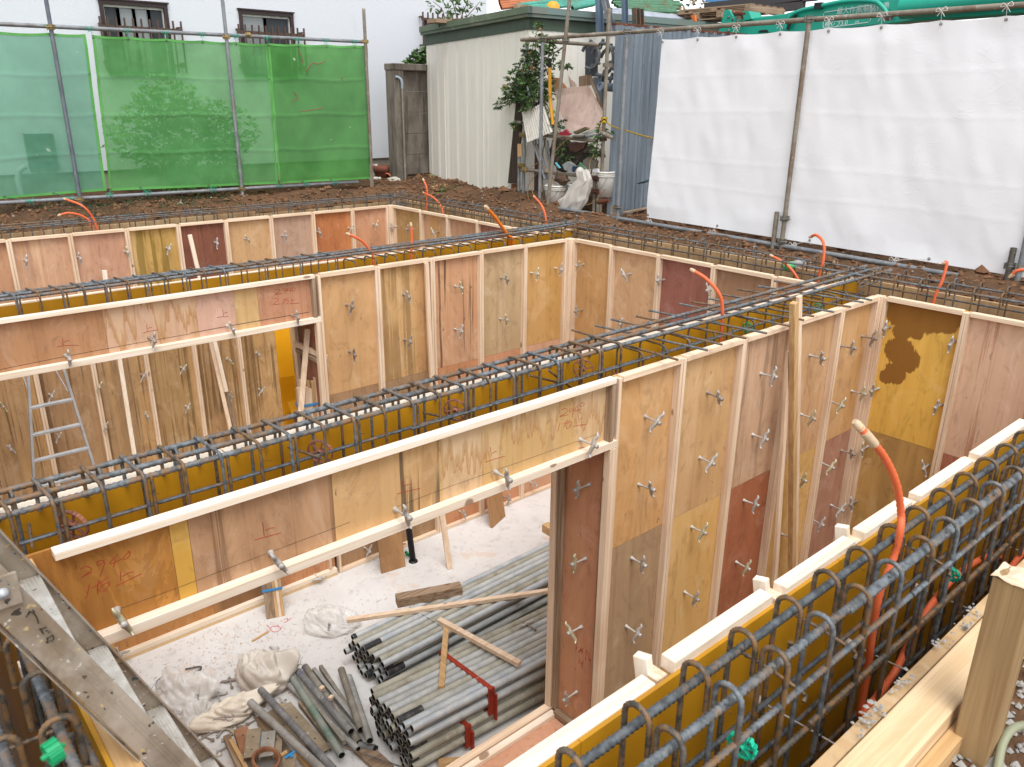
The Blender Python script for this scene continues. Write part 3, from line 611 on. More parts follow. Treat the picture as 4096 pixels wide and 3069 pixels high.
for k,x in enumerate([3.66,3.88,4.12,4.39,4.6,4.86,5.1,5.35,5.6,5.82,6.02,6.2]):
    hat(x,3.2,2.985,.03,-1.9,.0068,c1,REBR if k%2 else REB,.04)
for k in range(10): MB().tube([(6.3+.03*k,2.95+.02*k,.07+.004*(k%3)),(6.95,3.0+.045*k,.06)],.006,6,.08,.012).build('corner_bar',REBD,c1) if k%2==0 else None
# --- cage between middle and back room
c2=thing('rebar_cage',(3.2,6.65,-1),'ribbed rebar cage between the middle and back rooms with bright steel bars','rebar cage')
for y,yr,z in ((6.80,6.86,.1),(6.70,6.8,.105),(6.60,6.74,.1)):
    MB().tube(smooth_path([(-.2,y,z),(2,y,z),(4,y,z),(6,y+.02,z),(7.02,yr,z)],5),.012,8,.07,.018).build('main_bar',REB,c2)
for k,x in enumerate([.62,.78,.932,1.085,1.24,1.388,1.543,1.707,1.847,2.001,2.149,2.307,2.469,2.661,2.824,2.981,3.154,3.332,3.505]):
    zb=-.395 if x<3.2 else -2.2; Z=V3(0,0,1)
    p=[V3(x+.03,6.565,zb),V3(x+.03,6.565,.085)]+arc((x+.03,6.59,.093),V3(0,-1,0),Z,.026,0,PI/2,4)[1:]+[V3(x-.004,6.78,.12)]+arc((x-.004,6.806,.093),Z,V3(0,1,0),.027,0,PI*.7,5)[1:]
    MB().tube(p,.0066,6,.09,.013).build('stirrup',REBR if k%2 else REB,c2)
    MB().tube([V3(x+.07,6.79,zb),V3(x+.07,6.79,.08)],.0066,6,.09,.013).build('upright',REB,c2)
    if k%2==0: MB().tube([V3(x+.055,6.57,.1),V3(x+.055,6.57,-.09)],.0066,6,.09,.013).build('stirrup_tail',REBR,c2)
for y,z in ((6.575,-.05),(6.8,-.08)): MB().tube([(3.2,y,z),(6.9,y,z)],.0068,6,.08,.014).build('side_bar',REBD,c2)
for k in range(13):
    x=3.75+.23*k
    hat(x,6.8,6.575,.03,-1.9,.0066,c2,REBR if k%2 else REBD,.035)
    MB().tube([(x+.1,6.55,.045),(x-.02,7.05,.05)],.0068,6,.09,.013).build('cross_bar',REBD if k%2 else REBR,c2)
# --- cage along the end wall below the white sheet
c3=thing('rebar_cage',(6.72,6,-1),'long hooked rebar cage on the earth side below the white sheet fence','rebar cage')
for x,z in ((6.62,.1),(6.86,.105),(6.6,-.06),(6.88,-.03)):
    MB().tube(smooth_path([(x,.7,z),(x,3,z),(x+.01,6,z),(x,8,z+.005),(x,10.6,z)],4),.0085 if z>0 else .0068,7,.07,.016).build('long_bar',REB if z>0 else REBD,c3)
MB().tube([(6.645,1.9,.098),(6.64,8,.1)],.0085,7,.07,.016).build('long_bar',REBR,c3)
for k in range(46):
    y=1.17+.2055*k+rng.uniform(-.015,.015)
    hook_bar(6.585,y,1,0,.147,-1.2,.0066,.034,.07,mat=REBR,o=c3)
    hook_bar(6.905,y+.05,-1,0,.15,-1.2,.0066,.034,.07,mat=REBR if k%3 else REB,o=c3)
# --- cage along the back wall
c4=thing('rebar_cage',(3.3,10.4,-1),'slender rebar cage along the back wall below the green mesh fence','rebar cage')
for y,z,r in ((10.56,.1,.008),(10.54,.075,.008),(10.27,-.03,.007),(10.3,.09,.007),(10.56,-.06,.0066)):
    MB().tube([(-.1,y,z),(6.95,y,z)],r,6,.06,.018).build('long_bar',REB,c4)
for k in range(31):
    x=.52+.205*k+rng.uniform(-.015,.015)
    hook_bar(x,10.53,0,1,.135,-1.2,.0066,.03,.06,mat=REBR,o=c4); 
    MB().tube([(x+.05,10.285,-1.2),(x+.05,10.285,.1)],.0066,6,.08,.014).build('upright',REBD,c4)
for a,b in (((6.3,10.3,-.3),(6.75,10.5,.1)),((6.45,10.25,-.3),(6.8,10.45,.08)),((6.55,10.5,.1),(6.65,10.2,-.3)),((6.75,10.55,.1),(6.6,10.15,-.3))): MB().tube([a,b],.007,6,.06,.016).build('corner_bar',REBD,c4)
# --- double hooked cage beside the viewer
c5=thing('rebar_cage',(2.2,.87,-1),'double row of hooked rebar standing in the narrow trench beside the viewer','rebar cage')
hx=[.99,1.21,1.435,1.642,1.87,2.08,2.285,2.507,2.701,2.91,3.12,3.33,3.54,3.75,3.96,4.17]
for k,x in enumerate(hx):
    hook_bar(x-.0,.971,0,-1,.155,-1.7,.0078,.038,.085,.1,8,REBR,c5)
    hook_bar(x-.0,.874,0,-1,.153,-1.7,.0078,.038,.42,.1,8,REBR if k%2 else REB,c5)
    if k%3==1: MB().tube([(x+.085,.955,-1.7),(x+.085,.955,-.05)],.0075,7,.1,.012).build('upright',REBD,c5)
for y,z,r,x0,mt in ((.933,.106,.0115,-.3,REBD),(.946,.083,.0108,-.3,REBD),(.836,.104,.0118,-.3,REB),(.828,.1,.0105,2.02,REB),(.802,.0,.0092,-.3,REB),(.806,-.19,.009,-.3,REBR),(.8,-.17,.0085,1.82,REBR),(.797,.005,.0085,2.4,REB),(.945,-.2,.0085,-.3,REBD),(.945,-.4,.0085,-.3,REBD),(.81,-.42,.0085,-.3,REBR),(.81,-.65,.008,-.3,REBD),(.945,-.65,.008,-.3,REBD)):
    MB().tube([(x0,y,z),(5.5,y,z-.005)],r,8,.15,.017).build('long_bar',mt,c5)
for k,(x,z) in enumerate(((1.72,.02),(2.0,.015),(2.66,.02))):
    MB().tube(smooth_path([(x,.975,z),(x+.01,.9,z-.01),(x+.02,.81,z-.03),(x+.035,.795,z-.05),(x+.02,.79,z-.06)],5),.0062,6,.08,.011).build('tie_bar',REBR,c5)
for k,x in enumerate(hx[2:12]):
    for (yy,zz) in ((.93,.12),(.835,.12),(.8,-.19)):
        if rng.random()<.6: MB().tube(smooth_path([(x,yy,zz),(x-.012,yy-.012,zz-.012),(x-.025,yy-.005,zz-.002),(x-.02,yy-.02,zz-.025),(x-.03,yy-.03,zz-.01)],4),.0009,4).build('tie_wire',NWIRE,c5)
# --- cage in the side trench under the stepladder
c6=thing('rebar_cage',(.1,2,-1),'hooked rebar rows in the dark side trench under the stepladder','rebar cage')
for k in range(7):
    y=1.36+.2*k
    hook_bar(.207,y,-1,.1,.155,-1.7,.008,.036,.12,.1,8,REBR,c6); hook_bar(.02,y+.02,1,0,.152,-1.7,.008,.036,.12,.1,8,REBR,c6)
    MB().tube([(.2,y+.1,-1.7),(.2,y+.1,.02)],.0078,7,.1,.012).build('upright',REBD,c6); MB().tube([(.03,y+.09,-1.7),(.03,y+.09,.02)],.0078,7,.1,.012).build('upright',REBD,c6)
for x,z,r,mt in ((.172,.105,.0118,REB),(.222,.01,.009,REB),(.062,.105,.0118,REB),(.215,-.2,.0085,REBD),(.02,-.1,.0085,REBD),(.04,-.32,.0085,REBD)):
    MB().tube([(x,1.0,z),(x,2.95,z),(x,5,z),(x,10.5,z)],r,8,.15,.017).build('long_bar',mt,c6)
for y in (1.55,1.95): MB().tube([(-.18,y+.1,-.08),(.2,y,-.02)],.006,6,.08,.011).build('tie_bar',REBR,c6)

# wheel spacers clipped on the bars
def wheel(c,axis,R,mat,label,name='wheel_spacer',teeth=False):
    o=thing(name,c,label,'rebar spacer')
    ax=V3(*axis); ax/=np.linalg.norm(ax); u=V3(0,0,1); u=u-ax*np.dot(u,ax); u/=np.linalg.norm(u); w=np.cross(ax,u); c=V3(*c)
    m=MB(); n=24
    for k in range(n):
        a0,a1=2*PI*k/n,2*PI*(k+.86)/n; wd=.008; R0,R1=R*.91,R*(1.0 if not teeth or k%2 else 1.12)
        vs=[c+ax*s*wd+(u*math.cos(a)+w*math.sin(a))*q for s in (-1,1) for q in (R0,R1) for a in (a0,a1)]
        m.add(vs,[(0,1,3,2),(4,6,7,5),(0,4,5,1),(2,3,7,6),(0,2,6,4),(1,5,7,3)],False)
    m.build('rim',mat,o)
    m=MB()
    for k in range(6):
        a=2*PI*(k+.3)/6; d=u*math.cos(a)+w*math.sin(a); m.bar(c+d*R*.16,c+d*R*.93,.004,.012,ax)
    m.build('spokes',mat,o)
    m=MB(); m.lathe([(R*.12,-.014),(R*.24,-.014),(R*.24,.014),(R*.12,.014)],c,12,ax); m.build('hub',mat,o)
BRN=plain('brown_plastic','94604c',.5,0,.12,12,'5f3626'); GRN=plain('green_plastic','19b08c',.45,0,.08,12,'0f6a56'); GRN2=plain('green_plastic_dark','1f9a63',.45,0,.08,12,'0f6a46')
for (x,z,dy,l) in ((.484,-.03,0,'by the stepladder'),(1.507,-.03,0,'between the stepladder and the doorway end'),(2.275,-.02,0,'above the red 2940 marks'),(3.24,-.01,.03,'by the crossing diagonal bars'),(3.46,-.085,-.03,'lowest, beside the diagonal bars')):
    wheel((x,3.06+dy,z),(.8,.6,.15),.062,BRN,'brown spoked wheel spacer on the thick rebar '+l)
wheel(tuple(at(9,430,1520,Y=.81)),(1,.2,.1),.035,GRN,'teal toothed spacer low in the trench beside the viewer','wheel_spacer',True)
wheel(tuple(at(9,1745,440,Y=.86)),(1,.2,.3),.03,GRN,'teal toothed spacer beside the looping orange conduit','wheel_spacer',True)
wheel(tuple(at(7,335,1560,X=.08)),(1,.2,.1),.014,GRN2,'teal toothed spacer in the dark side trench','wheel_spacer',True)
wheel(tuple(at(6,465,490,Y=3.1)),(1,.2,.1),.035,GRN2,'green toothed spacer hanging behind the cross bars','wheel_spacer',True)
wheel(tuple(at(6,905,365,Y=3.1)),(1,.3,.1),.035,GRN2,'green toothed spacer deep behind the prop and cross bars','wheel_spacer',True)

# separator rods with cones across the trench
def separator(i,x,y,label,yy0=1.05,yy1=.66):
    p=at(i,x,y,Y=yy0); q=V3(p[0]+.03,yy1,p[2]-.01)
    o=thing('separator_rod',p,label,'form separator')
    MB().tube([p-V3(0,.03,0),q],.0036,6).build('rod',CLAMP,o); MB().lathe([(.0,0),(.016,0),(.011,-.034),(.0,-.034)],p,14,(0,1,0)).build('cone',plain('cone_white','d9cfc2',.5),o)
    c=p*.45+q*.55; MB().lathe([(0,-.002),(.017,-.002),(.017,.002),(0,.002)],c,14,q-p).build('water_stop_disc',plain('disc_black','26282a',.5),o)
separator(9,530,1230,'thin separator rod with white cone, lowest one crossing the hooked bars')
separator(9,1510,510,'thin separator rod with white cone beside the green spacer and conduit')
separator(9,1900,190,'thin separator rod with white cone at the top of the trench')
separator(9,1085,860,'thin separator rod passing beside the upright orange conduit')

# orange conduits
def conduit(pts,r,label,mat=None,sleeve=True,band=None,rib=.05,pit=.012):
    P=smooth_path(pts,10); o=thing('conduit',pts[-1],label,'conduit')
    MB().tube(P,r,9,rib,pit).build('corrugated_pipe',mat or ORANGE,o)
    if band: MB().tube(P[band[0]:band[1]+1],r*1.22,10).build('tape_band',SLEEVE,o)
    if sleeve:
        P0=V3(*P[0]); d=P0-V3(*P[1]); d/=np.linalg.norm(d)
        MB().tube([P0-d*r*2.2,P0-d*.3*r,P0+d*r*.8],lambda t:r*(1.12 if t<.7 else .75),9).build('tape_cap',SLEEVE,o)
    return o
def cpts(lst): return [at(i,x,y,**k) for i,x,y,k in lst]
b=10.42
conduit(cpts([(1,405,1255,{'Y':b+.2}),(1,520,1300,{'Y':b}),(1,590,1380,{'Y':b}),(1,620,1460,{'Y':b})])+[V3(2.63,b,-.5)],.0125,'orange conduit with pale tip arching over the rebar below the mesh fence, upper one')
conduit(cpts([(1,370,1360,{'Y':b+.05}),(1,440,1345,{'Y':b}),(1,530,1370,{'Y':b}),(1,580,1430,{'Y':b})])+[V3(2.55,b,-.5)],.0125,'orange conduit with tan tip bending low over the rebar below the mesh fence')
xx=6.74
conduit(cpts([(2,540,1130,{'X':xx}),(2,565,1200,{'X':xx}),(2,560,1330,{'X':xx})])+[at(2,560,1330,X=xx)-V3(0,0,.5)],.0125,'straight upright orange conduit at the back corner before the shed')
conduit(cpts([(2,540,1215,{'X':xx}),(2,620,1260,{'X':xx}),(2,665,1345,{'X':xx})])+[at(2,668,1360,X=xx)-V3(0,0,.5)],.0125,'orange conduit bending sideways at the back corner before the shed')
conduit(cpts([(2,1240,1240,{'X':xx+.1}),(2,1290,1300,{'X':xx}),(2,1315,1380,{'X':xx}),(2,1310,1460,{'X':xx})])+[at(2,1310,1460,X=xx)-V3(0,0,.5)],.0125,'orange conduit rising beside the leaning scaffold pole')
AMB=plain('amber_conduit','e07a22',.45,0,.08,9,'9a4a16')
conduit(cpts([(2,935,1305,{'Y':6.6}),(2,1000,1380,{'Y':6.64}),(2,1070,1480,{'Y':6.68}),(2,1108,1548,{'Y':6.7})])+[at(2,1108,1548,Y=6.7)-V3(0,0,.6)],.019,'amber conduit with taped tip leaning out of the middle rebar cage',AMB)
conduit(cpts([(2,985,1360,{'Y':6.7}),(2,1050,1450,{'Y':6.74}),(2,1085,1548,{'Y':6.76})])+[at(2,1085,1548,Y=6.76)-V3(0,0,.6)],.017,'second amber conduit tucked behind the taped one in the middle cage',AMB)
conduit(cpts([(2,60,1475,{'Y':6.7}),(2,150,1520,{'Y':6.7}),(2,210,1590,{'Y':6.7}),(2,225,1640,{'Y':6.7})])+[at(2,225,1640,Y=6.7)-V3(0,0,.5)],.0125,'orange conduit curving out of the middle cage before the russet panel')
conduit(cpts([(2,463,1410,{'Y':6.72}),(2,470,1500,{'Y':6.72}),(2,465,1640,{'Y':6.72})])+[at(2,465,1640,Y=6.72)-V3(0,0,.5)],.0125,'straight orange conduit standing in the middle cage before the half yellow panel')
conduit(cpts([(6,110,125,{'Y':3.3}),(6,200,180,{'Y':3.2}),(6,280,270,{'Y':3.12}),(6,305,370,{'Y':3.1}),(6,295,570,{'Y':3.1})])+[at(6,295,570,Y=3.1)-V3(0,0,.6)],.0125,'orange conduit curving up through the cross bars before the maroon panel')
conduit(cpts([(6,610,35,{'X':6.72}),(6,700,85,{'X':6.72}),(6,770,165,{'X':6.72}),(6,790,250,{'X':6.72})])+[at(6,790,250,X=6.72)-V3(0,0,.4)],.013,'orange conduit bending over the green plastic scrap on the earth')
conduit(cpts([(3,858,1497,{'X':6.86}),(3,900,1485,{'X':6.82}),(3,945,1540,{'X':6.76}),(3,940,1657,{'X':6.74}),(6,915,170,{'X':6.74})])+[at(6,905,200,X=6.74)-V3(0,0,.5)],.013,'tall orange conduit hooked over at its top below the white sheet')
conduit(cpts([(6,1698,85,{'X':6.8}),(6,1722,85,{'X':6.8}),(6,1690,200,{'X':6.78}),(6,1640,320,{'X':6.76})])+[at(6,1640,320,X=6.76)-V3(0,0,.4)],.0125,'leaning orange conduit below the bottom edge of the white sheet')
conduit(cpts([(6,2120,170,{'X':6.8}),(6,2170,130,{'X':6.8}),(6,2240,150,{'X':6.8}),(6,2250,330,{'X':6.76})])+[at(6,2250,330,X=6.76)-V3(0,0,.4)],.0125,'orange conduit bending beside the galvanised clamp post at the frame edge')
yb=.905
conduit(cpts([(6,1150,1095,{'Y':1.0}),(6,1235,1190,{'Y':.97}),(6,1335,1320,{'Y':.95}),(6,1405,1480,{'Y':.93}),(6,1432,1657,{'Y':.92}),(9,1430,150,{'Y':yb}),(9,1395,310,{'Y':yb}),(9,1300,560,{'Y':yb}),(9,1255,800,{'Y':yb}),(9,1220,1050,{'Y':yb}),(9,1170,1330,{'Y':yb})]),.0122,'long orange conduit rising from the hooked trench with taped tip',None,True,(6,13),.1,.02)
yc=.885
conduit(cpts([(9,1180,1340,{'Y':yc}),(9,1390,1060,{'Y':yc}),(9,1560,730,{'Y':yc}),(9,1740,490,{'Y':yc}),(9,1900,365,{'Y':yc}),(9,2020,325,{'Y':yc}),(9,2082,370,{'Y':yc}),(9,2060,500,{'Y':yc}),(9,1990,660,{'Y':yc})]),.0135,'orange conduit looping over low in the hooked trench',None,False)
conduit(cpts([(9,1960,640,{'Y':.8}),(9,2060,500,{'Y':.8}),(9,2150,370,{'Y':.8}),(9,2250,240,{'Y':.8})]),.0135,'orange conduit slanting out past the stake beside the viewer',None,False)

# ------------------------------------------------------------------ winged form ties
def make_tie(mats):
    o=thing('form_tie',(0,0,0),'x','form tie','winged form ties screwed into the formwork')
    MB().tube([(-.01,0,0),(.115,0,0)],.0065,7,.1,.012).build('rod',mats[0],o)
    m=MB(); m.tube([(.0,0,0),(.012,0,0),(.03,0,0)],lambda t:.0145-.008*t,9); m.build('socket',mats[0],o)
    w=MB(); pts=smooth_path([(.098,-.076,.0),(.083,-.06,.0),(.09,-.03,.0),(.1,0,0),(.098,.03,0),(.112,.058,0),(.104,.076,0)],4)
    w.tube(pts,lambda t:.0052+.0085*math.sin(PI*min(1,max(0,t)))**1.2,8); w.build('wing',mats[1],o)
    n=MB(); n.lathe([(0,.112),(.0135,.112),(.0135,.128),(0,.128)],(0,0,0),6,(1,0,0)); n.build('nut',mats[0],o)
    return o
TIE=[make_tie((CLAMP,CLAMP)),make_tie((CLAMPR,CLAMPR)),make_tie((CLAMP,CLAMPY)),make_tie((CLAMPR,CLAMP))]
used_tie=[False]*4
TIES=[]   # wall, position along, z, object
def put_tie(wall,i,x,y,roll=None,kind=None):
    pl={'W1':('Y',Y1+.05),'W2':('Y',Y2+.05),'W3':('Y',Y3+.05),'RA':('X',XR+.05),'RB':('X',XR+.05),'RC':('X',XR+.05),'L1':('Y',Y1+.05),'L2':('Y',Y2+.05),'JB':('X',3.25)}[wall]
    p=at(i,x,y,**{pl[0]:pl[1]})
    rz=-PI/2 if pl[0]=='Y' else PI
    k=rng.choices([0,1,2,3],[.62,.05,.2,.13])[0]
    if wall=='L1': k=2 if x==738 else 0
    ro=roll if roll is not None else rng.uniform(.9,2.2)
    rot=(Matrix.Rotation(rz+rng.uniform(-.09,.09),3,'Z') @ Matrix.Rotation(rng.uniform(-.05,.09),3,'Y') @ Matrix.Rotation(ro,3,'X')).to_euler()
    if used_tie[k]: o=copy_tree(TIE[k])
    else: o=TIE[k]; used_tie[k]=True
    o.location=tuple(p); o.rotation_euler=rot
    TIES.append((wall,p[0] if pl[0]=='Y' else p[1],p[2],o))
tl={'W3':[(1,1355,1530),(1,1545,1507),(1,1780,1487),(2,70,1440),(2,225,1415),(1,2000,1462),(1,1050,1565),(4,155,65),(4,490,45),(4,785,10),
  (4,5,975),(4,60,1235),(4,360,1165),(4,310,910),(4,612,850),(4,650,1100),(4,890,785),(4,918,1038),(4,1140,740),(4,1172,985),(4,1430,690),(4,1615,650),(4,1443,912),(4,1632,877)],
 'RC':[(2,375,1430),(2,478,1445),(2,640,1462)],
 'W2':[(5,55,345),(5,415,280),(5,740,228),(5,1030,175),(5,1220,145),(5,1375,115),(5,75,640),(5,420,565),(5,740,500),(5,1025,435),(8,770,40),(8,170,270),(5,1215,1465),(5,1045,1555)],
 'RB':[(5,1553,90),(5,1850,150),(5,2062,188),(5,1545,378),(5,1828,455),(6,255,250)],
 'W1':[(5,1940,1050),(5,1900,1480),(6,210,900),(6,545,780),(6,855,665),(6,1050,605),(6,1185,545),(6,160,1310),(6,495,1165),(6,795,1035),(6,985,955),(6,1120,890),(6,745,1425),(6,925,1340),(6,1055,1265),(6,440,1580),(6,990,1610),
  (8,1855,335),(8,1820,765),(8,1785,1170),(9,110,140),(9,390,360),(9,65,550),(9,865,90),(9,680,185),(9,935,340),(9,340,730),(9,25,940),(9,805,430),(9,655,560)],
 'RA':[(6,1362,487),(6,1772,575),(6,1690,975),(6,1292,873),(6,1222,1240),(6,1605,1357),(6,2205,1100),(6,1150,1585)],
 'L1':[(7,738,662),(7,1708,303),(8,362,28),(5,995,1398),(5,1530,1195)],'L2':[(4,412,665),(4,940,555),(4,1432,478),(4,1845,412)],
 'JB':[(8,1565,340),(8,1540,770),(8,1510,1180),(5,1590,1480)]}
for w,L in tl.items():
    for q in L: put_tie(w,*q)
for k,q in enumerate(((7,1985,440),(7,735,905))):
    p=at(*q,Y=Y2+.05); o=copy_tree(TIE[0],p,Matrix.Rotation(-PI/2,3,'Z').to_euler()); TIES.append(('S2',p[0],p[2],o))
lint={'L1':'lintel marked 2940 by the stepladder','L2':'stained lintel over the middle doorway','JB':'reddish doorway jamb by the pipe bundles','S2':'amber floor sill of the middle doorway'}
ordn=['first','second','third','fourth','fifth','sixth','seventh','eighth','ninth','tenth','eleventh','twelfth']
bins={}
for w,a,z,o in TIES:
    ph=None
    for (w2,a0,a1,p) in PANELS:
        if w2==w and a0-.03<=a<=a1+.03: ph=p; break
    if w=='W3' and z<-.9: ph='back wall below the lintel, %s row'%('upper' if z>-2.1 else 'lower')
    if ph is None: ph=lint.get(w,{'W1':'post by the doorway jamb','W2':'sill of the middle wall','W3':'edge of the back wall','RA':'edge of the pink panel','RB':'corner of the middle room','RC':'corner post of the back room'}.get(w))
    bins.setdefault((w,ph),[]).append((a,z,o))
for (w,ph),L in bins.items():
    hor=w in('L1','L2','S2') or 'row' in ph; rv=w[0]!='R'
    av=[float(t[0]) for t in L]; sp=max(av)-min(av); mid=(max(av)+min(av))/2
    cols=[L] if hor or sp<.25 or w=='JB' else [[t for t in L if t[0]<mid],[t for t in L if t[0]>=mid]]
    for ci,C in enumerate(cols):
        side='' if len(cols)==1 else ((' ladder side',' corner side') if rv else (' viewer side',' fence side'))[ci]+' of the'
        C.sort(key=(lambda t:t[0]) if hor else (lambda t:-t[1]))
        for k,(a,z,o) in enumerate(C):
            where=('on'+side+' '+ph) if side else 'on the '+ph
            if len(C)==1: o['label']='form tie '+where
            elif hor: o['label']='form tie %s, %s along it'%(where,ordn[k])
            else: o['label']='form tie %s, %s from top'%(where,ordn[k])
# ------------------------------------------------------------------ scaffold pipes stacked on the slab
PM=[metal_pipe('scaffold_pipe_a','b4b6b1','a0a29e','7a6c58',.25,.5,.1),metal_pipe('scaffold_pipe_b','c0c2be','aaaeae','75695a',.15,.45,.12),metal_pipe('scaffold_pipe_c','a0a3a4','888c8e','4c4b4a',.4,.5,.12),
    metal_pipe('scaffold_pipe_d','b0ad9f','9a9788','75644e',.45,.6,.08),metal_pipe('scaffold_pipe_e','c2c5c4','abb2b7','5e5c5a',.2,.4,.15)]
PEND=plain('pipe_end_black','303234',.6,.1,.4,14,'77726a')
DKIN=plain('pipe_inside_shade','15140f',.9,0,.1)  # near-black bore: the shade inside a hollow pipe is put into the colour
def pipe_obj(a,b,r,mat,name='scaffold_pipe',n=14,end=True):
    a=V3(*a);b=V3(*b); m=MB(); m.hm=1
    m.tube([a,b],r,n,hole=.86)
    return m.build(name,[mat,DKIN])
def bundle(pL,pR,d,ncol,nrow,zt,L,label,group,seed,black=.3,r0=.0288,dz=.0515):
    r=random.Random(seed); pL=V3(*pL);pR=V3(*pR); v=pR-pL; v[2]=0; vl=np.linalg.norm(v); v/=vl; d=V3(*d); d[2]=0; d/=np.linalg.norm(d)
    pit=vl/(ncol-1)
    for row in range(nrow):
        z=zt-row*dz
        for c in range(ncol-(row%2)):
            off=(.5 if row%2 else 0)
            a=pL+v*(pit*(c+off)+r.gauss(0,.002))+d*r.gauss(0,.02); a[2]=z+r.uniform(-.003,.003)+(-.03 if row==0 and c in(0,ncol-1) and seed==1 else 0)*0
            b=a+d*(L+r.uniform(-.1,.1))
            o=pipe_obj(a,b,r0,r.choice(PM)); tag(o,label,'scaffold pipe',group,'thing')
            if r.random()<black:
                e=MB(); e.tube([a+d*.001,a+d*r.uniform(.03,.2)],r0+.0004,14,caps=False); e.build('blackened_end',PEND,o)
zt=-2.632
d2=at(8,1335,895,Z=zt)-at(8,400,1370,Z=zt)
P2L,P2R=at('p',650,800,Z=zt),at('p',1135,1225,Z=zt)
bundle(P2L,P2R,d2,9,4,zt,3.9,'grey scaffold pipe in the upper bundle held by a red strap','scaffold pipes of the red strapped bundle',1)
d3=d2/np.linalg.norm(d2)
bundle(P2L+d3*.05,P2R+d3*.02,d2,9,4,-2.862,3.9,'grey scaffold pipe in the low dark bundle under the strapped one','scaffold pipes of the bottom bundle',2)
d1=at(8,1370,235,Z=-2.79)-at(8,110,835,Z=-2.79)
P1L,P1R=at('p',435,165,Z=-2.80),at('p',835,455,Z=-2.80)
bundle(P1L,P1R,d1,8,5,-2.80,3.5,'grey scaffold pipe in the wire tied bundle beside the square timber','scaffold pipes of the wire tied bundle',3)
# wire and red straps
vv=P1R-P1L; vv/=np.linalg.norm(vv); e1=d1/np.linalg.norm(d1)
q=P1L+e1*.62; wpts=[q-vv*.03-V3(0,0,.2),q-vv*.03,q-vv*.02+V3(0,0,.026),q+(P1R-P1L)*.5+V3(0,0,.027),q+(P1R-P1L)+vv*.02+V3(0,0,.026),q+(P1R-P1L)+vv*.032-V3(0,0,.2)]
tag(MB().tube(wpts,.0022,5).build('binding_wire',NWIRE),'thin wire bound round the pipe bundle beside the square timber','wire',kind='thing')
REDS=plain('red_strap_paint','a23a26',.55,.2,.3,9,'4a2a20')
def strap(qa,width,zt,dz,d,label):
    o=thing('pipe_strap',qa,label,'strap'); v=P2R-P2L; v[2]=0; v/=np.linalg.norm(v)
    A=V3(*qa)-v*.03; B=A+v*(width+.06); t=zt+.028
    def Zs(p,z): r_=p.copy(); r_[2]=z; return r_
    MB().bar(Zs(A-v*.02,t),Zs(B,t),.038,.006).build('band',REDS,o)
    MB().bar(Zs(A-v*.02,t+.01),Zs(A-v*.02,t-dz),.038,.006,v).build('hook_end',REDS,o)
    MB().bar(Zs(B,t+.004),Zs(B,t-dz),.05,.02,v).build('bracket',REDS,o)
    MB().bar(Zs(B+v*.02+d*.022,t-.05),Zs(B+v*.02+d*.022,t-dz-.05),.016,.028,v).build('lever',REDS,o)
    MB().bar(Zs(A,t-dz),Zs(B,t-dz),.03,.006).build('lower_band',REDS,o)
w2=float(np.linalg.norm((P2R-P2L)[:2]))
strap(P2L+d3*float(np.dot(at(8,640,925,Z=zt)-P2L,d3)),w2,zt,.235,d3,'red steel strap bracket clamped round the upper pipe bundle')
strap(P2L+d3*.46,w2,-2.862,.19,d3,'dull red strap bracket round the low dark pipe bundle')
strap(P1L+e1*.0+d3*1.15,.3,-2.805,.1,d3,'brownish red bracket lying between the two pipe bundles') if False else None

# loose battens and blocks
def stick(a,b,w,h,mat,label,cat='batten',name='timber_batten',up=(0,0,1),bevel=.0015):
    return tag(MB().bar(a,b,w,h,up).build(name,mat,None,bevel),label,cat,kind='thing')
stick(at(8,372,607,Z=-2.735),at(8,780,528,Z=-2.735),.1,.09,TIMO['x'],'short square weathered timber lying on the wire tied pipes','timber block','square_timber')
stick(at(8,57,730,Z=-2.76),at(8,1420,532,Z=-2.745),.045,.035,TIM['x'],'long pale batten laid slantwise over the wire tied pipes')
stick(at(8,690,740,Z=-2.575),at(8,655,1155,Z=-2.6),.045,.03,TIMB['y'],'short tan batten lying under the crossing one on the strapped pipes')
stick(at(8,640,728,Z=-2.545),at(8,1150,1005,Z=-2.555),.048,.036,TIM['x'],'pale batten crossing over another on the strapped pipes')
stick(at(8,1310,140,Z=F+.33),at(8,1440,215,Z=F+.33),.09,.09,TIMB['x'],'brown squared timber end showing behind the jamb above the pipes','timber block','square_timber')
o=copy_tree(TIE[3],at(8,1250,790,Z=-2.595),(0,math.radians(-8),math.radians(100))); o['label']='winged form tie lying loose on top of the strapped pipes'
# things leaning by the far side of the middle room
def board(pts,t,mat,label,cat,name,ext=0):
    """flat board through 4 corner points, given thickness t along its normal"""
    p=[V3(*q) for q in pts]; n=np.cross(p[1]-p[0],p[3]-p[0]); n/=np.linalg.norm(n)
    return tag(MB().prism(p,n*t).build(name,mat),label,cat,kind='thing')
PLK=ply('a97d50','936a42','7c5836',.7,.3)
def lean(i,bl,br,H,ytop,ybase,t,mat,label,cat='plank',name='plank'):
    """board standing on the slab: base corners given in the picture, height H, leaning from ybase to ytop"""
    a=at(i,*bl,Z=F); b=at(i,*br,Z=F); off=V3(0,ytop-ybase,H)
    return board([a,b,b+off,a+off],t,mat,label,cat,name)
lean(8,(275,432),(425,385),.75,.0,-.09,.02,PLK,'wide brown plank leaning on the sill beside the black riser')
lean(8,(690,405),(722,397),.62,.12,0,.025,TIM['z'],'narrow pale batten leaning between the brown planks','batten','timber_batten')
lean(8,(965,147),(1048,72),.5,.1,0,.025,PLK,'short brown plank leaning on the sill beside the tall jamb')
c=at(8,478,358,Z=F); o=thing('riser_pipes',c,'black corrugated riser standing from the slab by the brown plank','riser')
RB=plain('black_plastic','1b1c1e',.5,0,.1)
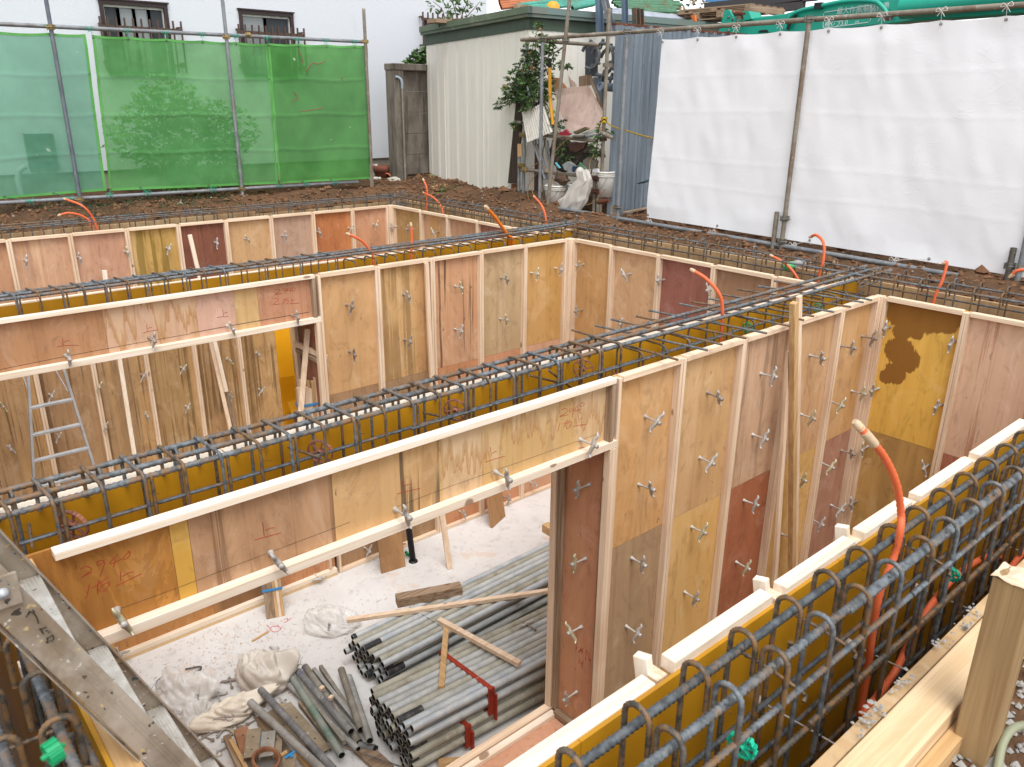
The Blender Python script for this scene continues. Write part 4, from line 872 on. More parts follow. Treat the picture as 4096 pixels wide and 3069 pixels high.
for k,(dx,dy) in enumerate(((0,0),(.024,.01),(.01,-.02),(-.014,.018))): MB().tube([c+V3(dx,dy,0),c+V3(dx-.05,dy+.02,.66)],.012,8,.06,.014).build('tube',RB,o)
MB().lathe([(.05,0),(.045,.012),(.0,.012)],c,14).build('base_plate',RB,o)
wheel(tuple(at(8,440,310,Z=F+.03)),(1,0,.3),.035,GRN2,'small green spacer lying on the slab by the black riser')
def wood_bundle(cs,H,leanv,wid,label,yband,rot):
    o=thing('wood_bundle',cs,label,'wood bundle'); r=random.Random(int(H*100)); u=V3(math.cos(rot),math.sin(rot),0); n=V3(-math.sin(rot),math.cos(rot),0)
    for k in range(6):
        for j in range(2):
            a=V3(*cs)+u*(k-2.5)*wid/6+n*j*.05; h=H*r.uniform(.93,1.03); mt=r.choice([TIM['z'],TIMB['z'],TIMB['z'],TIM['z'],TIMO['z']])
            MB().bar(a,a+V3(*leanv)*h/H+V3(0,0,h),wid/6-.002,.045,n).build('batten',mt,o)
    B=plain('blue_band','3f8fc9',.45,0,.05); c=V3(*cs)+V3(*leanv)*yband/H+V3(0,0,yband)
    hw=wid/2+.006; pts=[c-u*hw-n*.03,c+u*hw-n*.03,c+u*hw+n*.08,c-u*hw+n*.08]
    m=MB()
    for a,b in zip(pts,pts[1:]+pts[:1]): m.bar(a,b,.004,.024)
    m.build('band',B,o)
wood_bundle(at(7,1745,712,Z=F)+V3(0,.02,0),.72,(.03,.1,0),.165,'bundle of battens tied with blue band standing on the slab',.285,-.35)
cb=at('t',1075,1640,Y=6.56)
wood_bundle((cb[0]-.03,6.55,-2.637),float(at('t',1130,1195,Y=6.6)[2])+2.637,(.035,.06,0),.2,'bundle of battens tied with blue band in the middle doorway',float(cb[2])+2.637,-.15)
a=at('t',1018,290,Y=6.62); b=at('t',905,1640,Y=6.5)
stick(a,b+(b-a)*.5,.05,.02,TIM['z'],'upright pale lath leaning before the middle doorway jamb','lath','timber_lath',(0,1,0))
stick(at('t',790,545,Y=6.78),at('t',1345,800,Y=6.42),.04,.045,TIM['y'],'upper pale batten jutting through the middle doorway')
stick(at('t',830,650,Y=6.78),at('t',1262,888,Y=6.44),.04,.04,TIMO['y'],'lower greyish batten jutting through the middle doorway')
YB=plain('yellow_board','e0a012',.45,0,.06,5,'b07a14')
def vboard(tl,tr,br,bl,yt,yb,t,mat,label,name='yellow_board',cat='board'):
    i='t'; P=[at(i,*bl,Y=yb),at(i,*br,Y=yb),at(i,*tr,Y=yt),at(i,*tl,Y=yt)]
    ext=(P[0]-P[3])*.35; P[0]=P[0]+ext; P[1]=P[1]+(P[1]-P[2])*.35
    return board(P,t,mat,label,cat,name)
vboard((425,290),(680,275),(830,1530),(560,1560),7.6,7.3,.014,YB,'tall yellow coated board leaning in the back room')
vboard((510,1150),(765,1115),(828,1560),(575,1650),7.26,7.2,.014,YB,'shorter yellow board standing before the tall one')
vboard((655,1590),(860,1510),(900,1700),(720,1760),7.05,7.0,.014,YB,'small yellow offcut board standing by the batten bundle')
# loose battens before the back wall
def lb(i,p,q,Y,w,mat,label,ext=1.0,Yq=None):
    a=at(i,*p,Y=Y); b=at(i,*q,Y=Yq or Y); return stick(a,a+(b-a)*ext,w,.026,mat,label,up=(0,1,0))
lb(4,(748,650),(852,1320),10.06,.048,TIMW['z'],'bright pale batten leaning before the streaked lower wall',1.15,9.8)
lb(4,(1330,580),(1462,1165),10.06,.048,TIM['z'],'pale batten leaning beside a grey one in the back room',1.15,9.85)
lb(4,(1345,580),(1492,1150),10.07,.05,TIMO['z'],'greyish batten leaning behind a pale one in the back room',1.15,9.9)
lb(1,(1197,1482),(1238,1657),10.02,.048,TIMW['z'],'pale batten leaning before the dark maroon panel',6,10.0)
lb(4,(658,128),(678,285),9.7,.048,TIMW['z'],'short pale batten end rising above the middle cage',3,9.68)
lb(5,(560,82),(598,900),6.385,.042,TIM['z'],'batten leaning askew on the smeared tan panel',1.8,6.34)
# tall prop before the doorway wall
p=at(6,757,332,Y=2.74); q=at(9,743,480,Y=2.7); o=thing('timber_prop',(q[0],2.7,F),'tall doubled timber prop standing before the tan speckled panel','prop')
MB().bar(p,q+(q-p)*.75,.05,.045,(0,1,0)).build('lath',TIMB['z'],o,.002)
p=at(6,790,290,Y=2.775); q=at(9,762,480,Y=2.745); MB().bar(p,q+(q-p)*.75,.045,.026,(0,1,0)).build('lath',TIM['z'],o,.002)
p=at(6,725,640,Y=2.78); q=at(6,665,1600,Y=2.72); stick(p,q+(q-p)*.6,.045,.026,TIM['z'],'slanting pale batten leaning beside the tall prop',up=(0,1,0))

# stepladder in the back room
ALU=metal_pipe('ladder_aluminium','bcc0c3','a7acb0','8c8478',.12,.4,.25)
def ladder_frame():
    o=thing('stepladder',(1.5,8.9,F),'aluminium stepladder standing in the back room below the stained lintel','stepladder')
    y=lambda z:9.15-(z+1.3)*-.16
    def P(i,x,yy): 
        p=at(i,x,yy,Y=9.0); return at(i,x,yy,Y=y(p[2]))
    L0,L1,R0,R1=P(4,178,815),P(4,212,1430),P(4,408,775),P(4,588,1350)
    for a,b in ((L0,L1),(R0,R1)):
        t=(b-a)/(b[2]-a[2]); top=a+t*(-.55-a[2]); bot=b+t*(F-b[2]); MB().bar(top,bot,.024,.05,(0,1,0)).build('rail',ALU,o,.002)
        pass
    for z in (-1.59,-1.87,-2.14,-2.42,-2.7,-2.95):
        l=L0+(L1-L0)*((z-L0[2])/(L1[2]-L0[2])); r=R0+(R1-R0)*((z-R0[2])/(R1[2]-R0[2])); MB().bar(l,r,.055,.026).build('tread',ALU,o,.002)
    MB().box(L0[0]-.02,R0[0]+.02,L0[1]-.04,L0[1]+.1,-.56,-.52).build('top_cap',ALU,o)
    MB().tube([P(4,195,930)+V3(0,.02,0),P(4,192,820)+V3(0,.5,0)],.006,6).build('spreader',ALU,o); MB().tube([P(4,430,895),P(4,392,775)+V3(0,.5,0)],.006,6).build('spreader',ALU,o)
ladder_frame()

# paint splashed stepladder beside the viewer
def splash_mat():
    t=NT('paint_splashed_aluminium'); a=t.noise((9,9,9),sd_(),5,.65); c=t.noise((3,3,3),sd_(),5,.7)
    col=t.mix(t.step(a,.35,.65),lin('b0a597'),lin('978a7a')); col=t.mix(t.mul(t.step(c,.5,.62),.7),col,lin('86745e'))
    for hx,th,s in (('7a2a28',.74,32),('33566b',.755,36),('2a2624',.72,44),('4f9484',.76,34),('c9b27a',.74,50),('d8d4cb',.74,60)):
        b=t.noise((s,s,s),sd_(),2,.5); col=t.mix(t.mul(t.step(b,th-.04,th-.015),.85),col,lin(hx))
    t.bump(a,.15,.003); return t.done(col,.5,.25,.4)
SPL=splash_mat()
def splash_tread():
    t=NT('paint_splashed_tread'); a=t.noise((14,14,14),sd_(),5,.65); col=t.mix(t.step(a,.35,.65),lin('cfcbc3'),lin('b7b0a5'))
    for hx,th,s in (('7a3a34',.75,30),('3c5a6b',.76,36),('35302c',.735,40),('6aa596',.76,34)):
        b=t.noise((s,s,s),sd_(),2,.5); col=t.mix(t.mul(t.step(b,th-.035,th-.015),.8),col,lin(hx))
    w=t.wave('X',38,(0,0,0)); t.bump(w,.5,.004); return t.done(col,.45,.3,.4)
TRD=splash_tread()
lad=thing('stepladder',(1.7,1.9,F),'paint splashed aluminium stepladder slanting down beside the viewer','stepladder')
LX=lambda z:.386-.4265*z
k_=.4265; tdir=V3(k_,0,-1)/math.hypot(k_,1)
for y,th in ((1.70,.022),(2.10,.022)):
    a=V3(LX(1.15)-.026,y,1.15); b=V3(LX(F)-.026,y,F)
    m=MB(); m.bar(a-V3(.011 if y<1.9 else 0,0,0),b-V3(.011 if y<1.9 else 0,0,0),.072 if y<1.9 else .048,.004,(0,1,0))
    m.build('rail',SPL,lad,.002)
    for s in (-1,1):
        nx=V3(1,0,k_)/math.hypot(1,k_); MB().bar(a+nx*(s*.0235-(.012+.011*(1-s) if y<1.9 else 0)*.9)+V3(0,.012 if y<1.9 else -.012,0),b+nx*(s*.0235-(.012+.011*(1-s) if y<1.9 else 0)*.9)+V3(0,.012 if y<1.9 else -.012,0),.003,.026,(0,1,0)).build('rail_flange',SPL,lad)
    if y<1.9:
        for s in (-.008,0,.008): MB().bar(a+nx*s+V3(0,-.003,0),b+nx*s+V3(0,-.003,0),.0022,.002,(0,1,0)).build('rib',SPL,lad)
for k in range(14):
    z=.885-.2715*k; x=LX(z)-.03
    m=MB(); m.box(x-.04,x+.026,1.715,2.096,z-.004,z); m.build('tread',TRD,lad,.001)
    m=MB(); m.box(x+.0225,x+.026,1.715,2.096,z-.03,z-.0045); m.box(x-.04,x-.0365,1.715,2.096,z-.03,z-.0045); m.build('tread_lip',SPL,lad)
zc_=float(at('y' if 'y' in CROP else 7,60,560,Y=1.7)[2]); zc_=.55
MB().box(LX(zc_)-.06,LX(zc_)-.0,1.688,1.697,zc_-.035,zc_+.035).build('hinge_plate',SPL,lad); MB().lathe([(0,-.012),(.009,-.01),(.012,0)],(LX(.55)-.03,1.687,.55),12,(0,1,0)).build('rivet',ALU,lad)
CROP['y']=(0,2500,.34358)
INK=plain('marker_ink','2a2826',.7,0,.05)
def ink(i,lines):
    m=MB()
    for L in lines: m.tube(smooth_path([at(i,x,y,Y=1.6945) for x,y in L],3) if len(L)>2 else [at(i,x,y,Y=1.6945) for x,y in L],.0011,4)
    m.build('marker_writing',INK,lad)
ink('x',[[(378,1395),(330,1482)],[(355,1450),(395,1412),(440,1450),(470,1500),(485,1562)],[(410,1385),(440,1420)],[(500,1640),(585,1605)]])
ink('y',[[(455,50),(500,42),(545,25)],[(478,55),(505,105)],[(530,75),(560,62)],[(558,90),(585,80)],[(540,165),(580,140),(612,122),(622,150),(620,175),(575,195)],[(548,150),(560,190)]])

# ------------------------------------------------------------------ bags
def plastic(name,c,alpha,rough=.35,tr=.5):
    t=NT(name); a=t.noise((12,12,12),sd_(),5,.6); col=t.mix(t.step(a,.4,.7),lin(c),lin('ece6de'))
    t.l.new(col,t.b.inputs['Base Color']); t.b.inputs['Roughness'].default_value=rough; t.bump(t.noise((26,26,26),sd_(),4,.6,1.5),.5,.006)
    trn=t.n.new('ShaderNodeBsdfTransparent'); mx=t.n.new('ShaderNodeMixShader'); mx.inputs[0].default_value=alpha
    tl=t.n.new('ShaderNodeBsdfTranslucent'); t.l.new(col,tl.inputs[0]); m2=t.n.new('ShaderNodeMixShader'); m2.inputs[0].default_value=tr
    t.l.new(t.b.outputs[0],m2.inputs[1]); t.l.new(tl.outputs[0],m2.inputs[2]); t.l.new(trn.outputs[0],mx.inputs[1]); t.l.new(m2.outputs[0],mx.inputs[2]); t.l.new(mx.outputs[0],t.out.inputs['Surface'])
    return t.mat
BAGC=plastic('clear_bag','fdfcfa',.42,.15,.15); BAGG=plain('grey_sack','cdc5ba',.6,0,.15,6,'a39a8e',.15); BAGK=plain('cream_sack','e0d5c4',.6,0,.12,6,'b8a994',.15)
def bag(cs,rx,ry,rz,rot,mat,label,seed,neck=None,fold=.22,name='plastic_bag',cat='bag'):
    o=thing(name,cs,label,cat); r=random.Random(seed); sx_=r.uniform(0,50); ca,sa=math.cos(rot),math.sin(rot)
    def fn(u,v):
        th=2*PI*u; ph=PI*(v-.5)*.999; x,y,z=math.cos(th)*math.cos(ph),math.sin(th)*math.cos(ph),math.sin(ph)
        k=1+fold*(mnoise.noise(Vector((x*1.3+sx_,y*1.3,z*1.3)))*1.5)+fold*.5*(.55-abs(mnoise.noise(Vector((x*2.1+z*3+sx_,y*2.1-z*2,z*1.5+x*2))))*3)+fold*.16*(.4-abs(mnoise.noise(Vector((x*6+sx_,y*6+z*5,z*4)))))*2
        if neck is not None:
            dt=max(0,(x*math.cos(neck)+y*math.sin(neck))-.62)/.38; k*=1+dt*dt*.9
            y*=1-.6*dt; z=z*(1-.3*dt)+.28*dt
        px,py,pz=x*rx*k,y*ry*k,max(-.0,(z+.42)*rz*k)
        return (cs[0]+px*ca-py*sa,cs[1]+px*sa+py*ca,cs[2]+.002+pz)
    MB().grid(72,44,fn).build('film',mat,o); return o
CORD=plain('blue_cord','24408a',.6,0,.05)
def cord(i,pts,z,parent,mat=None,r=.0016): MB().tube(smooth_path([at(i,x,y,Z=z) for x,y in pts],6),r,5).build('drawstring',mat or CORD,parent)
o=bag(at('q',520,900,Z=F),.235,.15,.19,-.75,BAGC,'large crumpled clear plastic bag marked 2 beside the stepladder foot',4,None,.3)
bag(at('q',690,1120,Z=F),.14,.12,.08,-.3,BAGC,'flattened clear plastic bag lying in front of the large marked one',9,None,.32)
cord('q',[(120,765),(170,690),(250,605),(280,640),(215,750),(180,700),(240,610)],F+.16,o)
MB().tube(smooth_path([at('q',x,y,Z=F+.17) for x,y in ((645,815),(675,815),(685,835),(670,865),(690,870))],4),.0022,4).build('marker_writing',INK,o)
o=bag(at('q',1450,720,Z=F),.2,.15,.21,-.7,BAGG,'dirty grey sack with its neck tied up standing beside loose pipes',17,.45,.2,'sack','sack')
cord('q',[(1895,370),(1860,450),(1925,480),(1900,540),(1850,590),(1890,480)],F+.2,o)
o=bag(at('q',1020,1100,Z=F),.22,.11,.1,-.15,BAGK,'cream cloth sack with blue drawstring lying flat before the scrap metal',23,.2,.3,'sack','sack')
cord('q',[(840,1120),(900,1085),(985,1075),(1060,1080),(1095,1050),(1060,1035)],F+.115,o); cord('q',[(990,1015),(985,1070),(1040,1125),(1090,1090)],F+.115,o)
o=bag(at(7,2090,775,Z=F),.26,.15,.13,-.8,BAGC,'clear plastic bag with small black print beside the wire tied pipes',31,None,.25)
cu=bpy.data.curves.new('bag_print','FONT'); cu.body='UV防塵袋'; cu.size=.03; cu.extrude=.0008; cu.align_x='CENTER'
tp=bpy.data.objects.new('bag_print_curve',cu); COL.objects.link(tp); bpy.context.view_layer.update()
me=bpy.data.meshes.new_from_object(tp.evaluated_get(bpy.context.evaluated_depsgraph_get())); bpy.data.objects.remove(tp)
pr=bpy.data.objects.new('bag_print',me); COL.objects.link(pr); me.materials.append(INK); pr.parent=o
pr.location=tuple(at(7,2085,770,Z=F+.125)-OFF[o.name]); pr.rotation_euler=(math.radians(15),0,math.radians(55))

# ------------------------------------------------------------------ scrap in front of the pipes
RUST=metal_pipe('rusty_plate','a5785a','8c6044','7a4428',.5,.75,.15); TANP=metal_pipe('dusty_plate','a09078','8a7a64','7a5a40',.3,.75,.15); WHP=metal_pipe('scuffed_white_plate','b9b4aa','9a968e','6a5a48',.35,.5,.3); BLP=plain('blue_steel_sheet','6f9ab5',.3,.6,.1)
def channel(i,a,b,w,z,mat,label,h=.03,holes=True,tilt=0,name='steel_channel'):
    a=at(i,*a,Z=z); b=at(i,*b,Z=z+tilt); d=(b-a)/np.linalg.norm(b-a); v=np.cross((0,0,1),d); v/=np.linalg.norm(v); o=thing(name,(a+b)/2,label,'scrap metal')
    n=np.cross(d,v)
    w*=1.2
    MB().bar(a,b,w,.005).build('web',mat,o)
    for s in (-1,1): MB().bar(a+v*s*(w/2-.002)-n*h/2,b+v*s*(w/2-.002)-n*h/2,.004,h-.006).build('flange',mat,o)
    if holes:
        for f in (.3,.75): c=a+(b-a)*f+n*.0026; MB().lathe([(0,0),(.008,.0008)],c,10,n).build('bolt_hole',PEND,o)
channel('q',(1690,925),(2160,1470),.075,F+.05,TANP,'long dusty punched plate under the loose pipes',.035)
channel('q',(1500,1010),(2100,1560),.075,F+.035,TANP,'second dusty punched plate under the loose pipes',.03)
channel('q',(1880,880),(2200,1290),.05,F+.06,TANP,'narrow dusty channel beside the green painted pipe',.04)
channel('q',(1170,1200),(1270,1500),.085,F+.1,RUST,'rusty orange bent channel in the scrap heap',.05,True,.03)
channel('q',(1330,1210),(1290,1540),.085,F+.15,TANP,'tan steel channel standing on edge in the scrap heap',.04,True,.02)
channel('q',(1500,1240),(1470,1530),.08,F+.15,WHP,'scuffed white plate with a bolt hole in the scrap heap',.03,True,.02)
channel('q',(1590,1260),(1570,1520),.075,F+.12,TANP,'brown plate leaning beside the scuffed white one',.03)
stick(at('q',1420,1240,Z=F+.14),at('q',1370,1540,Z=F+.15),.03,.006,BLP,'shiny blue steel strip between plates in the scrap heap','scrap metal','steel_strip')
stick(at('q',1010,1310,Z=F+.06),at('q',1190,1700,Z=F+.08),.05,.05,TIMO['y'],'dark weathered timber in front of the rusty channel','timber block','square_timber')
stick(at('q',1060,1350,Z=F+.1),at('q',1260,1720,Z=F+.12),.03,.04,TIMB['y'],'brown timber lath beside the dark weathered one','batten')
c=at('q',1460,1610,Z=F+.14); MB().lathe([(.1,-.02),(.115,0),(.118,.05),(.1,.062),(.09,.05),(.088,0)],c,24,(.1,-.2,1)); 
o=tag(MB().lathe([(.09,-.03),(.1,.0),(.102,.05),(.09,.062),(.08,.05),(.078,0)],c,24,(.15,-.25,1)).build('rusty_collar',RUST),'rusty round collar with bolt holes at the picture edge','scrap metal',kind='thing')
board([at('q',1650,1560,Z=F+.13),at('q',1815,1500,Z=F+.17),at('q',1815,1660,Z=F+.13),at('q',1660,1700,Z=F+.1)],.006,TANP,'folded cardboard coloured plate behind the rusty collar','scrap metal','bent_plate')
m=MB(); m.bar(at('q',1690,1545,Z=F+.16),at('q',1805,1470,Z=F+.17),.022,.002); m.bar(at('q',1760,1490,Z=F+.165),at('q',1765,1540,Z=F+.165),.02,.002); tag(m.build('blue_strap_scrap',plain('blue_tape','2d8fd0',.4)),'crumpled bright blue strapping scrap','strapping',kind='thing')
stick(at('q',1590,1550,Z=F+.13),at('q',1715,1475,Z=F+.15),.03,.012,TIMB['x'],'split tan wood chip beside the blue strapping scrap','wood chip','wood_chip')
LG=metal_pipe('dusty_pipe','a9a7a1','8f8d88','6a6258',.2,.6,.15); LD=metal_pipe('dusty_dark_pipe','8d8d8b','6f7072','494644',.35,.6,.2); LGN=metal_pipe('green_smeared_pipe','92988f','7d857e','4f7a63',.6,.55,.15); LBR=metal_pipe('brownish_pipe','938d82','7d766b','5f5446',.4,.6,.15)
def loose(i1,a,i2,b,r,mat,z1,z2,label,sq=False):
    A=at(i1,*a,Z=F+z1); B=at(i2,*b,Z=F+z2)
    if sq: o=MB().bar(A,B,.03,.04).build('steel_channel',mat)
    else: mm=MB(); mm.hm=1; o=mm.tube([A,B],r*1.2,14,hole=.85).build('loose_pipe',[mat,DKIN])
    tag(o,label,'steel channel' if sq else 'pipe',None,'thing')
loose('q',(1285,900),'q',(2200,1760),.0245,LG,.13,.17,'pale dusty pipe lying across the cream sack end')
loose('q',(1405,755),'q',(2260,1690),.0235,LD,.14,.16,'grey pipe with dark tip lying across the grey sack')
loose('q',(1765,600),'p',(340,1520),.0235,LGN,.1,.12,'green smeared pipe beside the tied sack neck')
loose('q',(1720,680),'p',(530,1450),.021,LG,.06,.07,'dusty pipe with capped end lying low under the green smeared one')
loose('q',(1838,540),'p',(448,1245),.024,LD,.12,.13,'grey pipe with black tip behind the green smeared one')
loose('q',(1920,485),'p',(545,1370),.024,LBR,.06,.06,'brownish grey pipe under the small wood blocks')
loose('q',(1800,620),'p',(370,1370),0,LBR,.085,.1,'grooved channel lying between the green smeared and black tipped pipes',True)
loose('p',(15,520),'p',(560,1200),0,LG,.05,.06,'long grooved channel behind the small wood blocks',True)
loose('p',(95,490),'p',(470,1050),0,LBR,.04,.05,'second grooved channel behind the small wood blocks',True)
loose('p',(335,520),'p',(565,1225),.0245,LBR,.07,.12,'blotched brown pipe next to the strapped pipe ends')
loose('p',(422,605),'p',(668,1350),.0235,LG,.06,.13,'pale pipe lying beside the strapped pipe ends')
loose('p',(540,1400),'p',(720,1440),.024,LD,.04,.04,'short dark pipe stub under the strapped pipe ends')
loose('p',(-30,1400),'p',(240,1700),.0235,LD,.05,.06,'dark pipe at the picture edge over the punched plates')
for k,(x,y,n) in enumerate(((110,735,'upper of two small wood blocks lying on the loose pipes'),(215,845,'lower of two small wood blocks lying on the loose pipes'))):
    c=at('p',x,y,Z=F+.15); tag(MB().bar(c-V3(.018,.008,0),c+V3(.018,.008,0),.03,.022).build('wood_block',TIM['x'],None,.001),n,'wood block',kind='thing')
tag(MB().tube([at('p',350,1420,Z=F+.1),at('p',1060,1660,Z=F+.08)],.006,7,.1,.012).build('rebar_rod',REB),'thin ribbed bar slanting under the pipe ends','rebar',kind='thing')
stick(at('p',560,1420,Z=F+.03),at('p',870,1700,Z=F+.03),.12,.03,TIMO['x'],'weathered plank under the strapped pipe ends','plank','plank')
stick(at('p',1465,1610,Z=F+.03),at('p',1790,1590,Z=F+.03),.05,.05,TIMB['x'],'brown timber bearer under the bottom pipe bundle','timber block','square_timber')
tag(MB().tube(smooth_path([at('q',x,y,Z=F+.02) for x,y in ((525,515),(600,500),(690,485),(712,492),(700,515),(665,540),(625,560))],5),.007,7).build('bent_rebar',REBD),'bent dark rebar offcut lying behind the large clear bag','rebar',kind='thing')
for x,y,rz,l in ((1070,730,1.35,'between the clear bag and grey sack'),(1500,365,.5,'behind the grey sack'),(1330,490,.9,'at the shoulder of the grey sack'),(935,900,1.4,'tucked between the sacks'),(650,1290,.3,'below the flattened clear bag'),(900,1300,.6,'in front of the cream sack'),(960,1345,.2,'beside the rusty channel'),(900,1480,.1,'by the small white cone at the ladder foot')):
    o=copy_tree(rng.choice(TIE),at('q',x,y,Z=F+.02),(0,0,rz)); o['label']='winged form tie lying on the slab '+l
for k,(x,y,rz,l) in enumerate(((1060,1270,.4,'under the cream sack edge'),(1130,1250,1.2,'under the cream sack corner'),(1240,1160,.2,'beside the tan channel top'),(1440,940,.8,'below the grey sack'),(850,1340,1.9,'under the cream sack front'),(1560,960,.3,'by the dusty punched plate'))):
    o=copy_tree(TIE[3 if k%2 else 1],at('q',x,y,Z=F+.02),(0,.2,rz)); o['label']='winged form tie lying in the scrap heap '+l
channel('q',(1580,1100),(1880,1420),.06,F+.03,RUST,'rust blotched plate lying under the pale dusty pipes',.02)
channel('q',(1420,1120),(1700,1500),.07,F+.02,TANP,'dull tan plate under the pipe beside the cream sack',.02)
stick(at('q',1380,1080,Z=F+.03),at('q',1560,1330,Z=F+.03),.05,.025,TIMO['y'],'grey lath under the pale dusty pipe','lath','timber_lath')
stick(at('q',1840,1480,Z=F+.06),at('q',2060,1720,Z=F+.06),.06,.03,TIMB['y'],'tan board end under the grey dark tipped pipe','board','board')
stick(at('q',1620,930,Z=F+.02),at('q',1800,1080,Z=F+.03),.035,.02,TIMB['x'],'split tan stick beside the dusty punched plates','stick','timber_stick')
tag(MB().lathe([(0,0),(.016,0),(.013,.03),(0,.03)],at('q',910,1525,Z=F),14,(.4,-.3,.5)).build('plastic_cone',bpy.data.materials['cone_white']),'small white plastic cone lying near the ladder foot','plastic cone',kind='thing')
stick(at('q',1305,190,Z=F+.008),at('q',1498,72,Z=F+.008),.02,.01,TIMB['x'],'thin tan wood splinter on the slab near the red mark','wood splinter','wood_splinter')
m=MB()
for L in ([(1520,30),(1560,15),(1610,20),(1640,45),(1600,75),(1550,78),(1520,55),(1530,25)],[(1475,5),(1510,30)]): m.tube(smooth_path([at('q',x,y,Z=F+.002) for x,y in L],4),.004,4)
for L in ([(1790,725),(1815,718),(1812,735),(1795,745)],[(1820,730),(1840,715)],[(1735,770),(1760,760)]): m.tube(smooth_path([at(7,x,y,Z=F+.002) for x,y in L],3) if len(L)>2 else [at(7,x,y,Z=F+.002) for x,y in L],.004,4)
tag(m.build('floor_mark',plain('red_chalk','d0707a',.9,0,.3,40,'bdb8b1')),'red crayon mark drawn on the slab beside the batten bundle','floor mark',kind='thing')
# stake beside the viewer
c=at(9,2150,430,D=1.82); sx0,sy0=c[0]+.095,.44
o=thing('wooden_stake',(sx0,sy0,-.3),'squared wooden stake with rough top standing in the gravel beside the viewer','stake')
TST=timber('z','a2865f','8a6e4c','745a40')
c[2]-=.06
MB().box(sx0-.043,sx0+.043,sy0-.043,sy0+.043,-.4,c[2]).build('shaft',TST,o,.003)
m=MB(); r=random.Random(2)
m.grid(6,6,lambda u,v:(sx0-.047+.094*u,sy0-.047+.094*v,c[2]+.004+.012*mnoise.noise(Vector((u*3,v*3,1))))); m.build('frayed_top',TIM['y'],o)
o=tag(MB().tube(smooth_path([at(9,2209,1390,Z=-.05),at(9,2130,1420,Z=-.04),at(9,2070,1520,Z=-.06),at(9,2040,1680,Z=-.09)],6),.011,9).build('hose',plain('grey_green_hose','8a8c72',.5)),'grey green hose curling over the gravel beside the stake','hose',kind='thing')
# ------------------------------------------------------------------ scaffold poles and fences
GALV=metal_pipe('galvanised_pole','8b8e90','767a7e','6e5a44',.3,.5,.35); GALVB=metal_pipe('weathered_pole','8d8578','7a7062','6a4c34',.5,.6,.2); BLUEP=metal_pipe('blue_grey_pole','6f757d','5b626b','705844',.35,.5,.3)
COUP=metal_pipe('brass_coupler','a08a5c','7c6c4a','5c4228',.4,.5,.5); COUPG=metal_pipe('steel_coupler','7c7a72','5f5c54','5a3f2a',.5,.5,.5)
def pole(a,b,r,mat,label,cat='scaffold pole',name='scaffold_pole',cps=(),cm=None,hole=0.8):
    a=V3(*a);b=V3(*b); o=thing(name,a if a[2]<b[2] else b,label,cat)
    MB().tube([a,b],r,12,hole=hole).build('pole',mat,o)
    d=(b-a)/np.linalg.norm(b-a)
    for c in cps:
        c=V3(*c); m=MB(); m.tube([c-d*.028,c+d*.028],r*1.45,12); v=V3(FW[0],FW[1],0)
        m.bar(c-V3(-FW[1],FW[0],0)*.05,c+V3(-FW[1],FW[0],0)*.05,.02,.05); m.tube([c-v*r*2.2-V3(.03,-.03,0),c-v*r*1.6+V3(.03,-.03,0)],.007,6)
        m.build('coupler',cm or COUP,o)
    return o
GY=11.42
def A_(i,x,y,Y=GY-.05): return at(i,x,y,Y=Y)
def vert(i,x,y,X=None,Y=None,z0=-.25,z1=None):
    p=at(i,x,y,X=X) if X is not None else at(i,x,y,Y=Y)
    return V3(p[0],p[1],z0),V3(p[0],p[1],p[2] if z1 is None else z1)
tp0,tp1=at(1,-700,118,Y=GY),at(2,188,266,Y=GY)
pole(tp0,tp1,.0243,GALV,'horizontal pole carrying the top edge of the green mesh','scaffold pole','scaffold_pole',[at(1,1565,222,Y=GY)])
pole(at(1,-600,1318,Y=GY),at(1,2260,1148,Y=GY),.0243,GALV,'horizontal pole along the bottom edge of the green mesh')
pA=vert(1,400,640,Y=GY-.06,z1=3.3); pole(pA[0],pA[1],.0243,BLUEP,'dark grey pole before the pale bluish mesh sheet',cps=[V3(pA[0][0],pA[0][1],tp0[2]),V3(pA[0][0],pA[0][1],.24)])
pB=vert(1,1470,640,Y=GY-.06,z1=3.3); pole(pB[0],pB[1],.0243,GALV,'grey pole in the middle of the bright green mesh',cps=[V3(pB[0][0],pB[0][1],tp0[2]),V3(pB[0][0],pB[0][1],.24)])
pC=vert(2,165,55,Y=GY-.06); pole(pC[0],pC[1],.0243,GALVB,'short topped pole at the end of the green mesh by the white house',cps=[V3(pC[0][0],pC[0][1],tp1[2])])
a=at(2,205,1035,Y=GY-.15); pole((a[0],a[1],-.3),a,.012,GALVB,'thin steel pin standing at the lower corner of the green mesh','steel pin','steel_pin')
